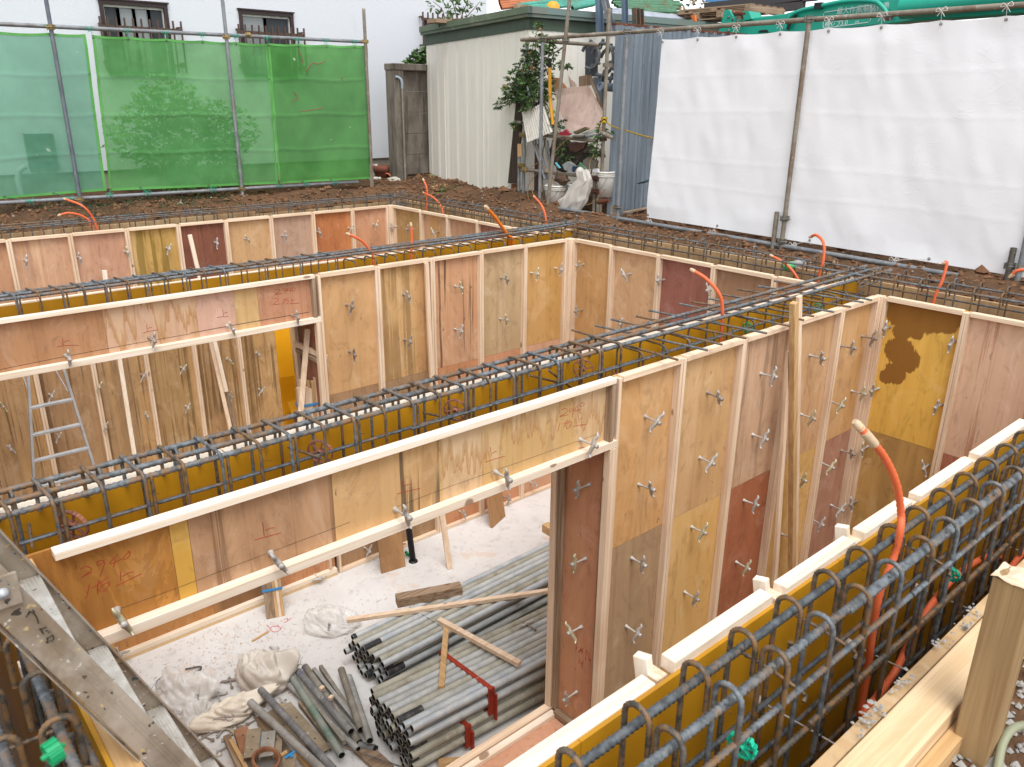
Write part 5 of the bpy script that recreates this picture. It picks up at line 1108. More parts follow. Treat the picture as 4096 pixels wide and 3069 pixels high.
# green mesh
def mesh_mat(c,tr,seed=0):
    t=NT('green_mesh'); a=t.noise((1.5,1.5,1.5),sd_(),4,.6); f=t.wave('Z',.9,(0,0,seed),3)
    col=t.mix(t.step(a,.35,.7),lin(c[0]),lin(c[1])); sp=t.noise((7,7,7),sd_(),2,.5); col=t.mix(t.mul(t.step(sp,.76,.78),.7),col,lin('cfe0cf')); s2=t.noise((2.6,2.6,6),sd_(),3,.6); col=t.mix(t.mul(t.step(s2,.68,.74),.4),col,lin('7a5a48'))
    d=t.n.new('ShaderNodeBsdfDiffuse'); tl=t.n.new('ShaderNodeBsdfTranslucent'); tp=t.n.new('ShaderNodeBsdfTransparent'); tp.inputs[0].default_value=lin(c[2])
    t.l.new(col,d.inputs[0]); t.l.new(col,tl.inputs[0])
    m1=t.n.new('ShaderNodeMixShader'); m1.inputs[0].default_value=.35; t.l.new(d.outputs[0],m1.inputs[1]); t.l.new(tl.outputs[0],m1.inputs[2])
    m2=t.n.new('ShaderNodeMixShader'); m2.inputs[0].default_value=tr; t.l.new(m1.outputs[0],m2.inputs[1]); t.l.new(tp.outputs[0],m2.inputs[2]); t.l.new(m2.outputs[0],t.out.inputs['Surface'])
    b=t.n.new('ShaderNodeBump'); b.inputs['Strength'].default_value=.35; b.inputs['Distance'].default_value=.02; t.l.new(t.noise((4,4,2),sd_(),4,.6,1.5),b.inputs['Height']); t.l.new(b.outputs[0],d.inputs['Normal'])
    return t.mat
HEM=plain('mesh_hem','569a4c',.7,0,.1,12,'3a6a30'); TEAL=plain('teal_cord','1f9a7c',.6,0,.05)
def sheet(corners,mat,label,name,cat,ties_top,ties_bot,hem,seed,amp=.03,axis='y',tiemat=None,eyelets=True,folds=(.25,.5,.75),knot=1.0,hemw=.03,fd=.012):
    tl,tr,br,bl=[V3(*q) for q in corners]; o=thing(name,(bl+br)/2,label,cat); r=random.Random(seed); s0=r.uniform(0,90)
    W=np.linalg.norm(tr-tl); ku=sorted([float(np.dot(V3(*t)-tl,tr-tl)/W**2) for t in ties_top]+[0,1])
    def P(u,v):
        p=(tl*(1-u)+tr*u)*v+(bl*(1-u)+br*u)*(1-v)
        lo=max([k for k in ku if k<=u+1e-6],default=0); hi=min([k for k in ku if k>=u-1e-6],default=1); w=(u-lo)/max(hi-lo,1e-6)
        sag=4*w*(1-w)*min(.02,.03*(hi-lo)*W)*v**6
        d=amp*(mnoise.noise(Vector((u*W*1.1+s0,v*1.5,seed)))+.5*mnoise.noise(Vector((u*W*3+s0,v*2.2+u*2,seed)))+.22*mnoise.noise(Vector((u*W*8+v*3,v*7,seed))))
        d+=amp*.35*math.sin(PI*w*2)*v**4
        for f in folds: d+=fd*math.exp(-((v-f-.006*math.sin(u*9+f*7))/.009)**2)
        d*=min(1,10*min(v,1-v)+.25)
        p=p-V3(0,0,sag)+(V3(0,-d,0) if axis=='y' else V3(-d,0,0)); return p
    MB().grid(int(W/.04),100,P).build('cloth',mat,o)
    n=(V3(0,-.006,0) if axis=='y' else V3(-.006,0,0))
    m=MB(); hv=hemw/max(.1,np.linalg.norm(tl-bl)); hu=hemw/W
    if hem is not None:
        for (ua,ub,va,vb) in ((0,1,1-hv,1),(0,1,0,hv)):
            m=MB(); m.grid(60,1,lambda u,v:P(ua+(ub-ua)*u,va+(vb-va)*v)+n); m.build('hem',hem,o)
        m=MB()
        for (ua,ub) in ((0,hu),(1-hu,1)):
            m=MB(); m.grid(1,40,lambda u,v:P(ua+(ub-ua)*u,hv+(1-2*hv)*v)+n); m.build('side_hem',hem,o)
    for top,L in ((1,ties_top),(0,ties_bot)):
        for t in L:
            t=V3(*t); u=min(.995,max(.005,float(np.dot(t-tl,tr-tl)/W**2))); e=P(u,.985 if top else .015)+n*1.3
            if eyelets: MB().lathe([(.006,0),(.013,0),(.013,.003),(.006,.003)],e,12,n).build('eyelet',COUPG,o)
            c=t+n*6; k=knot; x=V3(1,0,0) if axis=='y' else V3(0,-1,0); z=V3(0,0,1); q=r.uniform(-.3,.3)
            m=MB(); m.tube([e,e*.4+c*.6,c],.0022*k,5)
            m.tube(smooth_path([c,c+(x*.03+z*(.03+.02*q))*k,c+(x*.05+z*.0)*k,c+x*.01*k],4),.0028*k,5); m.tube(smooth_path([c,c+(-x*.035+z*.025)*k,c+(-x*.05-z*.005)*k,c-x*.01*k],4),.0028*k,5)
            m.tube([c,c+(x*.035-z*.05)*k],.0025*k,5); m.tube([c,c+(-x*.03-z*.045)*k+n],.0025*k,5)
            th=np.linspace(0,2*PI,9); hh=V3(0,1,0) if axis=='y' else V3(1,0,0); m.tube([t+z*math.cos(a)*.027+hh*math.sin(a)*.027 for a in th],.0026*k,5)
            m.build('tie_cord',tiemat or TEAL,o)
    return o
g=lambda i,x,y:at(i,x,y,Y=GY-.012)
MG1=mesh_mat(('6fa98b','619a7c','d8f0e4'),.3,1); MG2=mesh_mat(('69aa68','5c9c5d','dcf0d8'),.26,2); MG3=mesh_mat(('5a9a52','4d8a47','d0ecc8'),.12,3)
T=lambda *L:[at(i,x,y,Y=GY) for i,x,y in L]
sheet((g(1,-420,180),g(1,538,216),g(1,672,1203),g(1,-420,1290)),MG1,'bluish pale green mesh sheet tied to the poles, the first in the row','mesh_sheet','mesh sheet',T((1,305,172),(1,-60,150)),T((1,190,1268),(1,440,1250)),HEM,3,.05)
sheet((g(1,578,220),g(1,1690,276),g(1,1752,1160),g(1,692,1205)),MG2,'bright green mesh sheet with a shrub showing through','mesh_sheet','mesh sheet',T((1,560,184),(1,800,194),(1,1040,208),(1,1270,220),(1,1480,230)),T((1,690,1228),(1,925,1215),(1,1340,1195)),HEM,5,.055)
sheet((at(1,1692,272,Y=GY-.03),at(2,186,288,Y=GY-.03),at(2,219,1128,Y=GY-.03),at(1,1756,1160,Y=GY-.03)),MG3,'darker doubled green mesh sheet with red scribbles at the fence end','mesh_sheet','mesh sheet',T((1,1680,242),(1,1870,252),(1,2050,258),(2,98,264)),T((1,1755,1168),(1,1930,1160),(1,2110,1152)),HEM,8,.085)
sh3=[q for q in bpy.data.objects if q.name.startswith('mesh_sheet') and 'darker' in q.get('label','')][0]
m=MB()
for L in ([(1880,310),(1900,350),(1912,400)],[(1930,450),(1970,400),(2010,405),(2050,385)],[(1900,705),(1970,695),(2040,680)],[(1850,580),(1880,620),(1845,640)],[(2150,490),(2165,500)]): m.tube(smooth_path([at(1,x,y,Y=GY-.075) for x,y in L],4) if len(L)>2 else [at(1,x,y,Y=GY-.075) for x,y in L],.006,4)
m.build('red_paint_mark',plain('faded_red','8a5a4a',.8),sh3)

# ------------------------------------------------------------------ white house
HY=13.4
STU=NT('white_stucco'); a_=STU.noise((34,34,34),(0,0,0),5,.6); b_=STU.noise((3,3,.7),(4,0,0),4,.6); STUC=STU.mix(STU.mul(STU.step(b_,.62,.72),.12),lin('d0d3d8'),lin('a8a49e')); STU.bump(a_,.35,.01); STUC=STU.done(STUC,.85,0,.2)
house=thing('house',(2,HY,0),'white rendered house behind the green mesh fence','house')
hx1=10.9; zb=float(at(2,220,1000,Y=HY)[2])
win=[]
w1=(at(1,655,250,Y=HY)[0],at(1,1078,250,Y=HY)[0],float(at(1,870,478,Y=HY)[2]),float(at(1,870,14,Y=HY)[2]))
w2=(at(1,1520,250,Y=HY)[0],at(1,1858,250,Y=HY)[0],float(at(1,1690,490,Y=HY)[2]),float(at(1,1690,75,Y=HY)[2]))
w3=(at('r',858,600,Y=HY)[0],hx1-.3,float(at('r',880,840,Y=HY)[2]),float(at('r',880,350,Y=HY)[2]))
xs_=[-9,w1[0],w1[1],w2[0],w2[1],w3[0],w3[1],hx1]
m=MB()
for k in range(7):
    a,b=xs_[k],xs_[k+1]
    if k%2==0: m.box(a,b,HY,HY+.2,zb,7.5)
    else:
        w=(w1,w2,w3)[k//2]; m.box(a,b,HY,HY+.2,zb,w[2]); m.box(a,b,HY,HY+.2,w[3],7.5)
m.build('wall',STUC,house)
MB().box(hx1-.2,hx1-.0005,HY+.2005,22,zb,7.5).build('side_wall',STUC,house)
MB().box(-9,hx1,HY+.03,HY+.2,-.4,zb-.001).build('foundation',plain('grey_plinth','8f8a7e',.9,0,.25,5,'5f584c',.2),house)
MB().box(-9.4,hx1+.4,HY-.5,22.5,7.5,7.7).build('roof',plain('roof_dark','4a4846',.7),house)
DKF=plain('dark_brown_frame','382a2a',.5,0,.1); GRL=plain('brown_grille','5a463c',.5,.2,.15,20,'3a2c26'); SASH=plain('white_sash','c9c8c2',.5,0,.15,20); GLS=plain('frosted_glass','878c8d',.15,0,.1,4,'6a7072',0,.6); SCR=plain('dark_screen','3a3f44',.55,0,.1,9)
def window(w,sash,gr,label):
    x0,x1,z0,z1=[float(q) for q in w]
    f=MB(); t=.055
    f.box(x0,x0+t,HY-.03,HY+.08,z0,z1); f.box(x1-t,x1,HY-.03,HY+.08,z0,z1); f.box(x0+t,x1-t,HY-.03,HY+.08,z1-t,z1); f.box(x0+t,x1-t,HY-.03,HY+.08,z0,z0+t); f.box(x0-.02,x1+.02,HY-.05,HY+.05,z1,z1+.02)
    fr=f.build('window',DKF,house); fr['label']=label
    n=len(sash)
    for a,b,mt in sash:
        MB().box(x0+t+(x1-x0-2*t)*a,x0+t+(x1-x0-2*t)*b,HY+.05,HY+.06,z0+t,z1-t).build('pane',mt,fr)
    m=MB()
    for a,b,mt in sash:
        for q in (a,b): xx=x0+t+(x1-x0-2*t)*q; m.box(xx-.018,xx+.018,HY+.02,HY+.0495,z0+t+.001,z1-t-.036)
    m.box(x0+t,x1-t,HY+.02,HY+.0495,z1-t-.035,z1-t-.001); m.build('sash',SASH,fr)
    m=MB()
    for xx in gr[0]: m.box(xx-.011,xx+.011,HY-.16,HY-.135,gr[2],gr[3])
    for zz in gr[1]: m.box(gr[0][0]-.02,gr[0][-1]+.02,HY-.134,HY-.116,zz-.022,zz+.022)
    for xx in (gr[0][0]+.02,gr[0][-1]-.02):
        for zz in gr[1]: m.tube([(xx,HY,zz+.04),(xx,HY-.12,zz+.04)],.016,8)
    m.build('window_grille',GRL,house)['label']='brown bar grille before the '+label.split(' window')[0]+' window'
gy=HY-.147
gx=lambda L,i='1',y=200:[float(at(1,x,y,Y=gy)[0]) for x in L]
window(w1,[(0,.24,SCR),(.24,.5,GLS),(.5,.75,GLS),(.75,1,SCR)],(gx([640,690,742,795,848,900,952,1000,1050,1098,1147]),[float(at(1,900,180,Y=gy)[2]),float(at(1,900,412,Y=gy)[2])],float(at(1,900,455,Y=gy)[2]),float(at(1,900,120,Y=gy)[2])),'four pane window above the shrub')
window(w2,[(0,.48,GLS),(.48,1,SCR)],(gx([1508,1550,1593,1636,1678,1718,1758,1798,1838,1878,1918]),[float(at(1,1700,212,Y=gy)[2]),float(at(1,1700,430,Y=gy)[2])],float(at(1,1700,470,Y=gy)[2]),float(at(1,1700,165,Y=gy)[2])),'two pane window beside the middle pole')
x3=[float(at('r',x,300,Y=gy)[0]) for x in (848,937,1025,1113,1200,1290,1370,1455,1540,1620,1705,1785,1870)]
window(w3,[(0,.5,GLS),(.5,1,SCR)],(x3,[float(at('r',1000,345,Y=gy)[2]),float(at('r',880,838,Y=gy)[2])],float(at('r',850,950,Y=gy)[2]),float(at('r',1000,225,Y=gy)[2])),'half hidden window behind the shed roof')
# meter box and drain seen through the mesh
x0,x1=[float(at(1,x,950,Y=HY-.1)[0]) for x in (172,352)]; z0,z1=[float(at(1,260,y,Y=HY-.1)[2]) for y in (1070,845)]
o=thing('meter_box',(x0,HY,z0),'dark meter box on the house wall seen through the pale mesh','meter box')
MB().box(x0,x1,HY-.12,HY-.001,z0,z1).build('cabinet',plain('meter_dark','3c5046',.6),o); MB().box(x0+.12,x1-.06,HY-.14,HY-.121,z0+.1,z1-.15).build('door',plain('meter_door','56685e',.6),o)
o=thing('drain_pipe',(x0-.3,HY-.1,0),'pale drain pipe with elbow seen through the pale mesh','drain pipe')
MB().tube(smooth_path([at(1,160,1050,Y=HY-.1),at(1,120,1080,Y=HY-.1),at(1,115,1140,Y=HY-.1),at(1,145,1260,Y=HY-.1)],6),.04,10).build('pipe',plain('pvc_grey','b4b8b4',.5),o)

# ------------------------------------------------------------------ foliage
LEAFM=[plain('leaf_green_'+n,c,.55,0,.25,8,d) for n,c,d in (('a','4a6338','2e4024'),('b','5d7a42','3c5228'),('c','33482a','22321c'),('d','a5855a','7a5a34'),('e','86a368','6c8a50'))]
def leaf(m,p,d,L,w,r):
    d=V3(*d); d/=np.linalg.norm(d); s=np.cross(d,V3(r.uniform(-1,1),r.uniform(-1,1),r.uniform(.2,1))); s/=max(1e-6,np.linalg.norm(s)); n=np.cross(d,s)
    p=V3(*p); m.add([p,p+d*L*.45+s*w/2+n*.1*L,p+d*L*.8+s*w*.25+n*.04*L,p+d*L-n*.12*L,p+d*L*.8-s*w*.25+n*.04*L,p+d*L*.45-s*w/2+n*.1*L],[(0,1,5),(1,2,4,5),(2,3,4)],True)
def foliage(name,blobs,n,L,label,cat,seed,stems=(),mats=(0,1,2),pw=None,extra=0.0,ratio=.38,droop=.4,mink=14):
    o=thing(name,stems[0][0] if stems else blobs[0][0],label,cat); r=random.Random(seed)
    ms=[MB() for _ in mats]; tot=sum(b[1][0]*b[1][1]*b[1][2] for b in blobs)**1
    for c,rad in blobs:
        k=int(n*rad[0]*rad[1]*rad[2]/tot) if tot else n
        for _ in range(max(k,mink)):
            while True:
                q=V3(r.uniform(-1,1),r.uniform(-1,1),r.uniform(-1,1))
                if .15<np.linalg.norm(q)<1: break
            p=V3(*c)+q*V3(*rad)*(1+.25*mnoise.noise(Vector((q[0]*2,q[1]*2,q[2]*2+seed)))); base=q+V3(r.gauss(0,.5),r.gauss(0,.5),r.gauss(0,.4)-droop)
            j=r.choices(range(len(mats)),pw or [1]*len(mats))[0]
            a0=r.uniform(0,2*PI); kk=r.randint(3,5)
            for s in range(kk):
                dd=base/np.linalg.norm(base)+V3(math.cos(a0+s*1.3),math.sin(a0+s*1.3),r.uniform(-.4,.3))*.8
                leaf(ms[j],p+dd*.01,dd,L*r.uniform(.6,1.2),L*ratio,r)
    for mb,k in zip(ms,mats):
        if mb.v: mb.build('foliage',LEAFM[k],o)
    if stems:
        m=MB()
        for s in stems: m.tube(smooth_path(s,5),lambda t:.008*(1-.7*t)+.002,6)
        m.build('stem',plain('stem_brown','6a5540',.8,0,.2,20,'40301f'),o)
    return o
sc_=at(1,1160,830,Y=12.35)
foliage('shrub',[((sc_[0]-.25,12.4,.95),(.75,.45,.55)),((sc_[0]-.05,12.4,1.35),(.45,.4,.35)),((sc_[0]+.62,12.4,1.0),(.5,.4,.4)),((sc_[0]+.1,12.3,.5),(.7,.4,.35)),((sc_[0]-.35,12.4,1.6),(.25,.25,.2))],1700,.085,'leafy shrub between the house and the bright green mesh','shrub',7,[[(sc_[0],12.35,-.1),(sc_[0]-.05,12.38,.5),(sc_[0]-.1,12.4,1.2)],[(sc_[0]+.1,12.35,-.1),(sc_[0]+.3,12.38,.5),(sc_[0]+.6,12.4,.95)],[(sc_[0]-.1,12.3,-.1),(sc_[0]-.35,12.4,.6),(sc_[0]-.6,12.4,1.0)]],(4,))
# vine on the rack
def V(i,x,y,X): return at(i,x,y,X=X)
vb=[(V(2,1200,450,8.0),(.16,.16,.3)),(V(2,1150,540,8.0),(.2,.18,.2)),(V(2,1230,620,8.0),(.17,.18,.2)),(V(2,1090,590,8.0),(.14,.12,.12)),(V(2,1260,300,8.0),(.16,.12,.16)),(V(2,1340,260,8.0),(.14,.1,.09)),(V(2,1300,520,8.05),(.14,.13,.26)),(V(2,1350,350,8.05),(.1,.1,.14)),(V(2,1440,400,8.0),(.1,.08,.06)),(V(2,1020,650,8.0),(.06,.05,.05)),(V(2,1400,780,8.05),(.08,.08,.14)),(V(2,1440,960,8.1),(.13,.1,.16)),(V(2,1640,940,8.05),(.12,.1,.1)),(V(2,1680,830,8.05),(.1,.08,.1)),(V(2,1280,150,8.1),(.03,.03,.06)),(V(2,1125,780,8.0),(.04,.04,.04)),(V(2,1340,700,8.0),(.06,.06,.2))]
foliage('vine',vb,880,.07,'climbing vine with brown dead sprays tangled over the scrap rack','vine',13,[[V(2,1300,1250,8.0),V(2,1290,1000,8.05),V(2,1330,750,8.05),V(2,1250,500,8.0),V(2,1250,250,8.0)],[V(2,1460,1240,8.0),V(2,1380,1050,8.0),V(2,1430,900,8.05),V(2,1290,600,8.0)],[V(2,1240,640,8.0),V(2,1100,600,8.0),V(2,1010,670,8.0)],[V(2,1600,1100,8.0),V(2,1620,1000,8.0),V(2,1640,900,8.0)]],(0,1,2,3),[1,1,1,.1],droop=.55)
rp=at('r',1500,330,Y=11.3)
ps=[[at('r',1250,400,Y=11.3),at('r',1190,180,Y=11.3),at('r',1030,30,Y=11.3)],[at('r',1450,330,Y=11.3),at('r',1400,120,Y=11.3),at('r',1330,-20,Y=11.3)],[at('r',1520,330,Y=11.3),at('r',1590,140,Y=11.3),at('r',1680,20,Y=11.3)],[at('r',1600,330,Y=11.3),at('r',1720,190,Y=11.3),at('r',1860,30,Y=11.3)]]
bl=[(at('r',x,y,Y=11.3),(.1,.08,.08)) for x,y in ((1530,270),(1430,240),(1620,240),(1260,210),(1220,290),(1370,360),(1170,360),(1120,120),(1370,110),(1560,130),(1680,60),(1840,50),(1050,50),(1340,20))]
foliage('potted_plant',bl,62,.1,'sparse leafy plant in a wooden trough on the shed roof','plant',19,ps,(1,0),None,0,.32,-.2,4)
foliage('creeper',[(at('r',800,960,Y=12.6),(.1,.06,.09)),(at('r',700,1080,Y=12.6),(.14,.06,.1)),(at('r',860,1000,Y=12.6),(.1,.05,.06)),(at('r',900,900,Y=12.6),(.08,.05,.06))],80,.1,'ivy sprig creeping over the concrete fence by the shed','creeper',21,[[at('r',945,930,Y=12.6),at('r',830,1020,Y=12.6),at('r',690,1090,Y=12.6)]],(0,1),None,0,.6)
foliage('weeds',[(at('s',1350,830,Z=.1),(.1,.08,.08)),(at('s',1270,780,Z=.12),(.12,.08,.1)),(at('s',1500,880,Z=.1),(.3,.1,.07)),(at('s',1620,920,Z=.1),(.12,.1,.06)),(at('s',640,755,Z=.1),(.25,.1,.03))],120,.07,'low weeds and dry stalks at the foot of the cream shed','weeds',23,[[at('s',1540,940,Z=.06),at('s',1600,900,Z=.12),at('s',1675,865,Z=.16)],[at('s',1000,700,Z=.2),at('s',1080,720,Z=.2),at('s',1160,760,Z=.1)]],(0,1,3))['kind']='stuff'
def moss(r): return r.uniform(2.1,4.6),11.2+r.uniform(-.25,.5)
m=MB(); r=random.Random(3)
for k in range(1100):
    x,y=moss(r); leaf(m,(x,y,gz(x,y)+.005),(r.uniform(-1,1),r.uniform(-1,1),.8),r.uniform(.02,.05),.012,r)
tag(m.build('moss',LEAFM[2]),'mossy green growth on the bank below the pale mesh','moss',kind='stuff')

# ------------------------------------------------------------------ concrete fence, pots, shed
CON=NT('stained_concrete'); a=CON.noise((5,5,2.2),(3,0,0),5,.65); b=CON.noise((9,9,.9),(1,7,0),4,.6); c=CON.noise((30,30,30),(0,0,0),4,.6); cc=CON.mix(CON.step(a,.35,.65),lin('7d756a'),lin('625b52')); cc=CON.mix(CON.mul(CON.step(b,.5,.7),.7),cc,lin('37322d')); CON.bump(c,.3,.008); CONM=CON.done(cc,.9,0,.2)
px_=at(2,388,700,Y=12.0); bx0=float(at(2,352,700,Y=12.0)[0]); bx1=float(at(2,425,700,Y=12.0)[0]); zt_=float(at(2,400,445,Y=12.0)[2]); zc=float(at(2,460,404,Y=12.0)[2])
o=thing('concrete_fence',(bx0,12.0,0),'stained concrete panel fence with post beside the cream shed','fence')
MB().box(bx0,bx1-.05,11.94,12.2,-.3,zt_).build('post',CONM,o,.006); MB().box(bx1-.048,bx1+.01,12.0,12.12,-.3,zt_-.01).build('post',CONM,o,.006)
zz=[.22]+[float(at(2,500,y,Y=12.02)[2]) for y in (976,845,712,576,450)]
for z0,z1 in zip(zz[:-1],zz[1:]): MB().box(bx1+.012,9.4,12.04,12.09,z0+.001,z1-.001).build('panel',CONM,o,.006)
MB().box(bx1+.012,9.4,12.04,12.09,-.2,.1).build('panel',CONM,o)
MB().box(bx0-.01,9.4,11.93,12.22,zt_+.001,zc).build('coping',CONM,o,.01)
a=at(2,402,510,Y=11.9); 
o=pole((a[0],11.88,-.2),(a[0]-.0,11.88,float(at(2,405,520,Y=11.88)[2])),.018,GALVB,'thin grey conduit pipe with elbow before the concrete fence post','pipe','conduit_pipe',hole=0)
p=V3(a[0],11.88,float(at(2,405,520,Y=11.88)[2])); MB().tube(smooth_path([p-V3(0,0,.1),p,p+V3(-.01,.02,.05),p+V3(-.05,.05,.08),p+V3(-.09,.06,.08)],5),.022,9).build('elbow',plain('pvc_blue_grey','8f9aa3',.5),o)
TER=plain('terracotta','7c4a3a',.8,0,.2,9,'4a2c22'); TER2=plain('terracotta_bright','b46a48',.8,0,.15,9,'7c4a34')
c=at('s',612,730,Y=12.4); c[2]=gz(c[0],12.4)+.01
tag(MB().lathe([(0,0),(.11,0),(.135,.09),(.14,.1),(.15,.1),(.165,.22),(.155,.22),(.14,.12),(0,.1)],c,22).build('flower_pot',TER),'stack of dark terracotta bowls by the house plinth','flower pot',kind='thing')
c=at('s',775,690,Y=12.3); tag(MB().lathe([(0,0),(.07,0),(.105,.17),(.115,.17),(.115,.2),(.1,.2),(.095,.17),(0,.05)],(c[0],12.3,.18),20,(-1,-.3,-.25)).build('flower_pot',TER2),'orange terracotta pot lying on its side by the concrete post','flower pot',kind='thing')
def rock(c,s,mat,label,name,cat,seed):
    r=random.Random(seed); v=r.uniform(0,40)
    def fn(u,w):
        th=2*PI*u; ph=PI*(w-.5); d=V3(math.cos(th)*math.cos(ph),math.sin(th)*math.cos(ph),math.sin(ph)); k=1+.5*mnoise.noise(Vector((d[0]*1.4+v,d[1]*1.4,d[2]*1.4))); return V3(*c)+d*V3(*s)*k
    return tag(MB().grid(14,9,fn,False).build(name,mat),label,cat,kind='thing')
CC=plain('broken_concrete','b9b2a6',.9,0,.25,9,'7c7468',.3)
rock(at('s',765,750,Y=12.0),(.13,.1,.05),CC,'flat pale rubble lump at the foot of the concrete post','rubble','rubble',1)
rock(at('s',510,660,Y=12.5),(.09,.08,.12),CC,'upright rubble lump beside the terracotta bowls','rubble','rubble',2)
rock(at('s',505,575,Y=12.6),(.1,.08,.06),CC,'broken block perched behind the terracotta bowls','rubble','rubble',3)
tag(MB().tube([at('s',480,732,Y=11.9),at('s',540,730,Y=11.9)],.03,12,hole=.8).build('pipe_stub',plain('pvc_white','c9c4b8',.5)),'white pipe stub lying at the corner of the mesh','pipe',kind='thing')

K=V3(8.12,9.05,0); Lp=V3(8.40,11.95,0); sdv=(Lp-K)/np.linalg.norm(Lp-K); sn=V3(-sdv[1],sdv[0],0); rv=V3(sdv[1],-sdv[0],0)
SHC=NT('cream_metal_siding'); a=SHC.noise((5,5,1),(0,0,0),5,.6); b=SHC.noise((1.2,1.2,1.2),(9,0,0),5,.65); q=SHC.mix(SHC.mul(SHC.step(a,.5,.75),.35),lin('e4e0d5'),lin('d0c9bc')); q=SHC.mix(SHC.mul(SHC.step(b,.6,.72),.25),q,lin('a8895f')); SHW=SHC.done(q,.5,.1,.4)
GRF=plain('green_fascia','5c6b56',.5,.1,.25,4,'8a8a74'); GRF2=plain('green_fascia_dark','4c5a4c',.55,.1,.2,4,'3a4238')
GRF3=plain('blue_green_fascia','6d7f7a',.5,.1,.25,4,'7a6a54')
shed=thing('shed',tuple(K),'cream metal shed with green roof edge','shed')
zw=2.43
def face(k,L,n_out,rib0,parent_name='wall_panel'):
    o0=K; d=k; m=MB(); t=0; bw=.3; j=0
    while t<L-.01:
        w=min(bw,L-t); a=o0+d*(t+.002); b=o0+d*(t+w-.002); m.prism([a+V3(0,0,.06),b+V3(0,0,.06),b+V3(0,0,zw),a+V3(0,0,zw)],-n_out*.03)
        for q in (.42,.5,.58):
            c=o0+d*(t+w*q)+n_out*.001; m.bar(c+V3(0,0,.06),c+V3(0,0,zw),.012,.007,n_out)
        t+=w; j+=1
    return m
nl=-V3(-sdv[1],sdv[0],0)*-1
nl=V3(-sdv[1],sdv[0],0)
if nl[0]>0: nl=-nl
face(sdv,float(np.linalg.norm(Lp-K)),nl,0).build('wall',SHW,shed)
nr=-sdv
m=face(rv if rv[0]>0 else -rv,5.5,nr,0); m.build('wall',SHW,shed)
rx=rv if rv[0]>0 else -rv
SL=float(np.linalg.norm(Lp-K))
MB().prism([K+nl*.01+V3(0,0,-.2),Lp+nl*.01+V3(0,0,-.2),Lp+nl*.01+V3(0,0,.06),K+nl*.01+V3(0,0,.06)],-nl*.15).build('plinth',plain('shed_plinth','a39a8c',.9,0,.3,6,'6a6258',.3),shed)
for (z0,z1,out,mt,mt2) in ((2.40,2.555,.015,GRF2,GRF2),(2.555,2.60,.09,GRF,GRF3),(2.60,2.69,.11,GRF,GRF3)):
    a=K+nl*out+nr*out; b=Lp+nl*out+sdv*.03; dzl=V3(0,0,-.085)
    MB().prism([a+V3(0,0,z0),b+V3(0,0,z0)+dzl,b+V3(0,0,z1-.002)+dzl,a+V3(0,0,z1-.002)],-nl*.08).build('fascia',mt,shed)
    a=K+nr*out-nl*-.0+nl*(out-.001); b=K+rx*5.6+nr*out
    MB().prism([a+V3(0,0,z0+.001),b+V3(0,0,z0+.001),b+V3(0,0,z1-.003),a+V3(0,0,z1-.003)],-nr*.08).build('fascia',mt2,shed)
MB().prism([K+V3(0,0,2.62)+rx*.05+sdv*.05,Lp+V3(0,0,2.535)+rx*.05,Lp+rx*5.6+V3(0,0,2.535),K+rx*5.6+V3(0,0,2.62)+sdv*.05],(0,0,.03)).build('roof',plain('shed_roof','6a7266',.6,.1,.3,3,'5a5248'),shed)
for f in (.02,.4,.8): MB().bar(K+sdv*(SL*f)+nl*.008+V3(0,0,.06),K+sdv*(SL*f)+nl*.008+V3(0,0,zw),.015,.012,nl).build('corner_trim',SHW,shed)

# things lying on the shed roof
ORP=metal_pipe('orange_painted_pipe','b5714a','a3603c','7a4a34',.3,.5,.1); TLP=metal_pipe('teal_painted_pipe','4d9a88','3c8676','6a4a34',.35,.5,.1); GRP=metal_pipe('green_rusty_pipe','4f7a5c','446a50','6a4426',.8,.6,.1); WPP=metal_pipe('white_grey_pipe','b4bac4','9fa6b0','7c7468',.2,.4,.3)
def rp_(i,a,b,Y,r,mat,label,group):
    A=at(i,*a,Y=Y); B=at(i,*b,Y=Y); tag(MB().tube([A,B],r,12,hole=.85).build('roof_pipe',mat),label,'pipe',group,'thing')
for k,(y0,y1,xl) in enumerate(((12,-70,-10),(40,-55,-5),(66,-38,5),(92,-16,15))):
    rp_('b',(xl,y0),(xl+900,y1-(18)),9.9-.05*k,.026,ORP,'orange painted pipe stacked on the shed roof','orange pipes on the shed roof')
for k in range(7):
    rp_('b',(60+rng.uniform(-10,260),128-k*13),(1040+rng.uniform(-30,160),5-k*15+rng.uniform(-8,8)+30),9.5+.04*k,.023,TLP,'teal painted pipe in the slanting stack on the shed roof','teal pipes on the shed roof')
rp_('b',(800,95),(1035,45),9.3,.036,TLP,'short thick teal pipe end overhanging the shed roof edge',None)
for k in range(11):
    rp_('b',(1230+rng.uniform(0,160),-14+k*14.5),(1960+rng.uniform(-150,60),8+k*13+rng.uniform(-4,4)),10.4-.03*k,.027,GRP,'rusty green pipe in the level stack behind the steel posts','rusty green pipes behind the steel posts')
for k,(y0,y1) in enumerate(((105,205),(130,215),(152,226))):
    rp_('b',(1230,y0),(2150,y1),9.2-.05*k,.028,WPP,'pale grey pipe lying along the shed roof edge','pale pipes along the shed roof edge')
c=at('b',585,95,Y=9.5); tag(MB().lathe([(.11,-.02),(.1,.04),(.06,.09),(0,.1)],c,18).build('yellow_dome',plain('yellow_dome','e0a030',.5)),'yellow domed cap lying on the shed roof edge','cap',kind='thing')
stick(at('b',150,95,Y=9.6),at('b',350,115,Y=9.4),.03,.12,TIMO['x'],'weathered plank end between the teal pipes on the roof','plank','plank')
o=thing('planter_trough',at('r',1200,440,Y=11.2),'weathered wooden trough planter on the shed roof','planter')
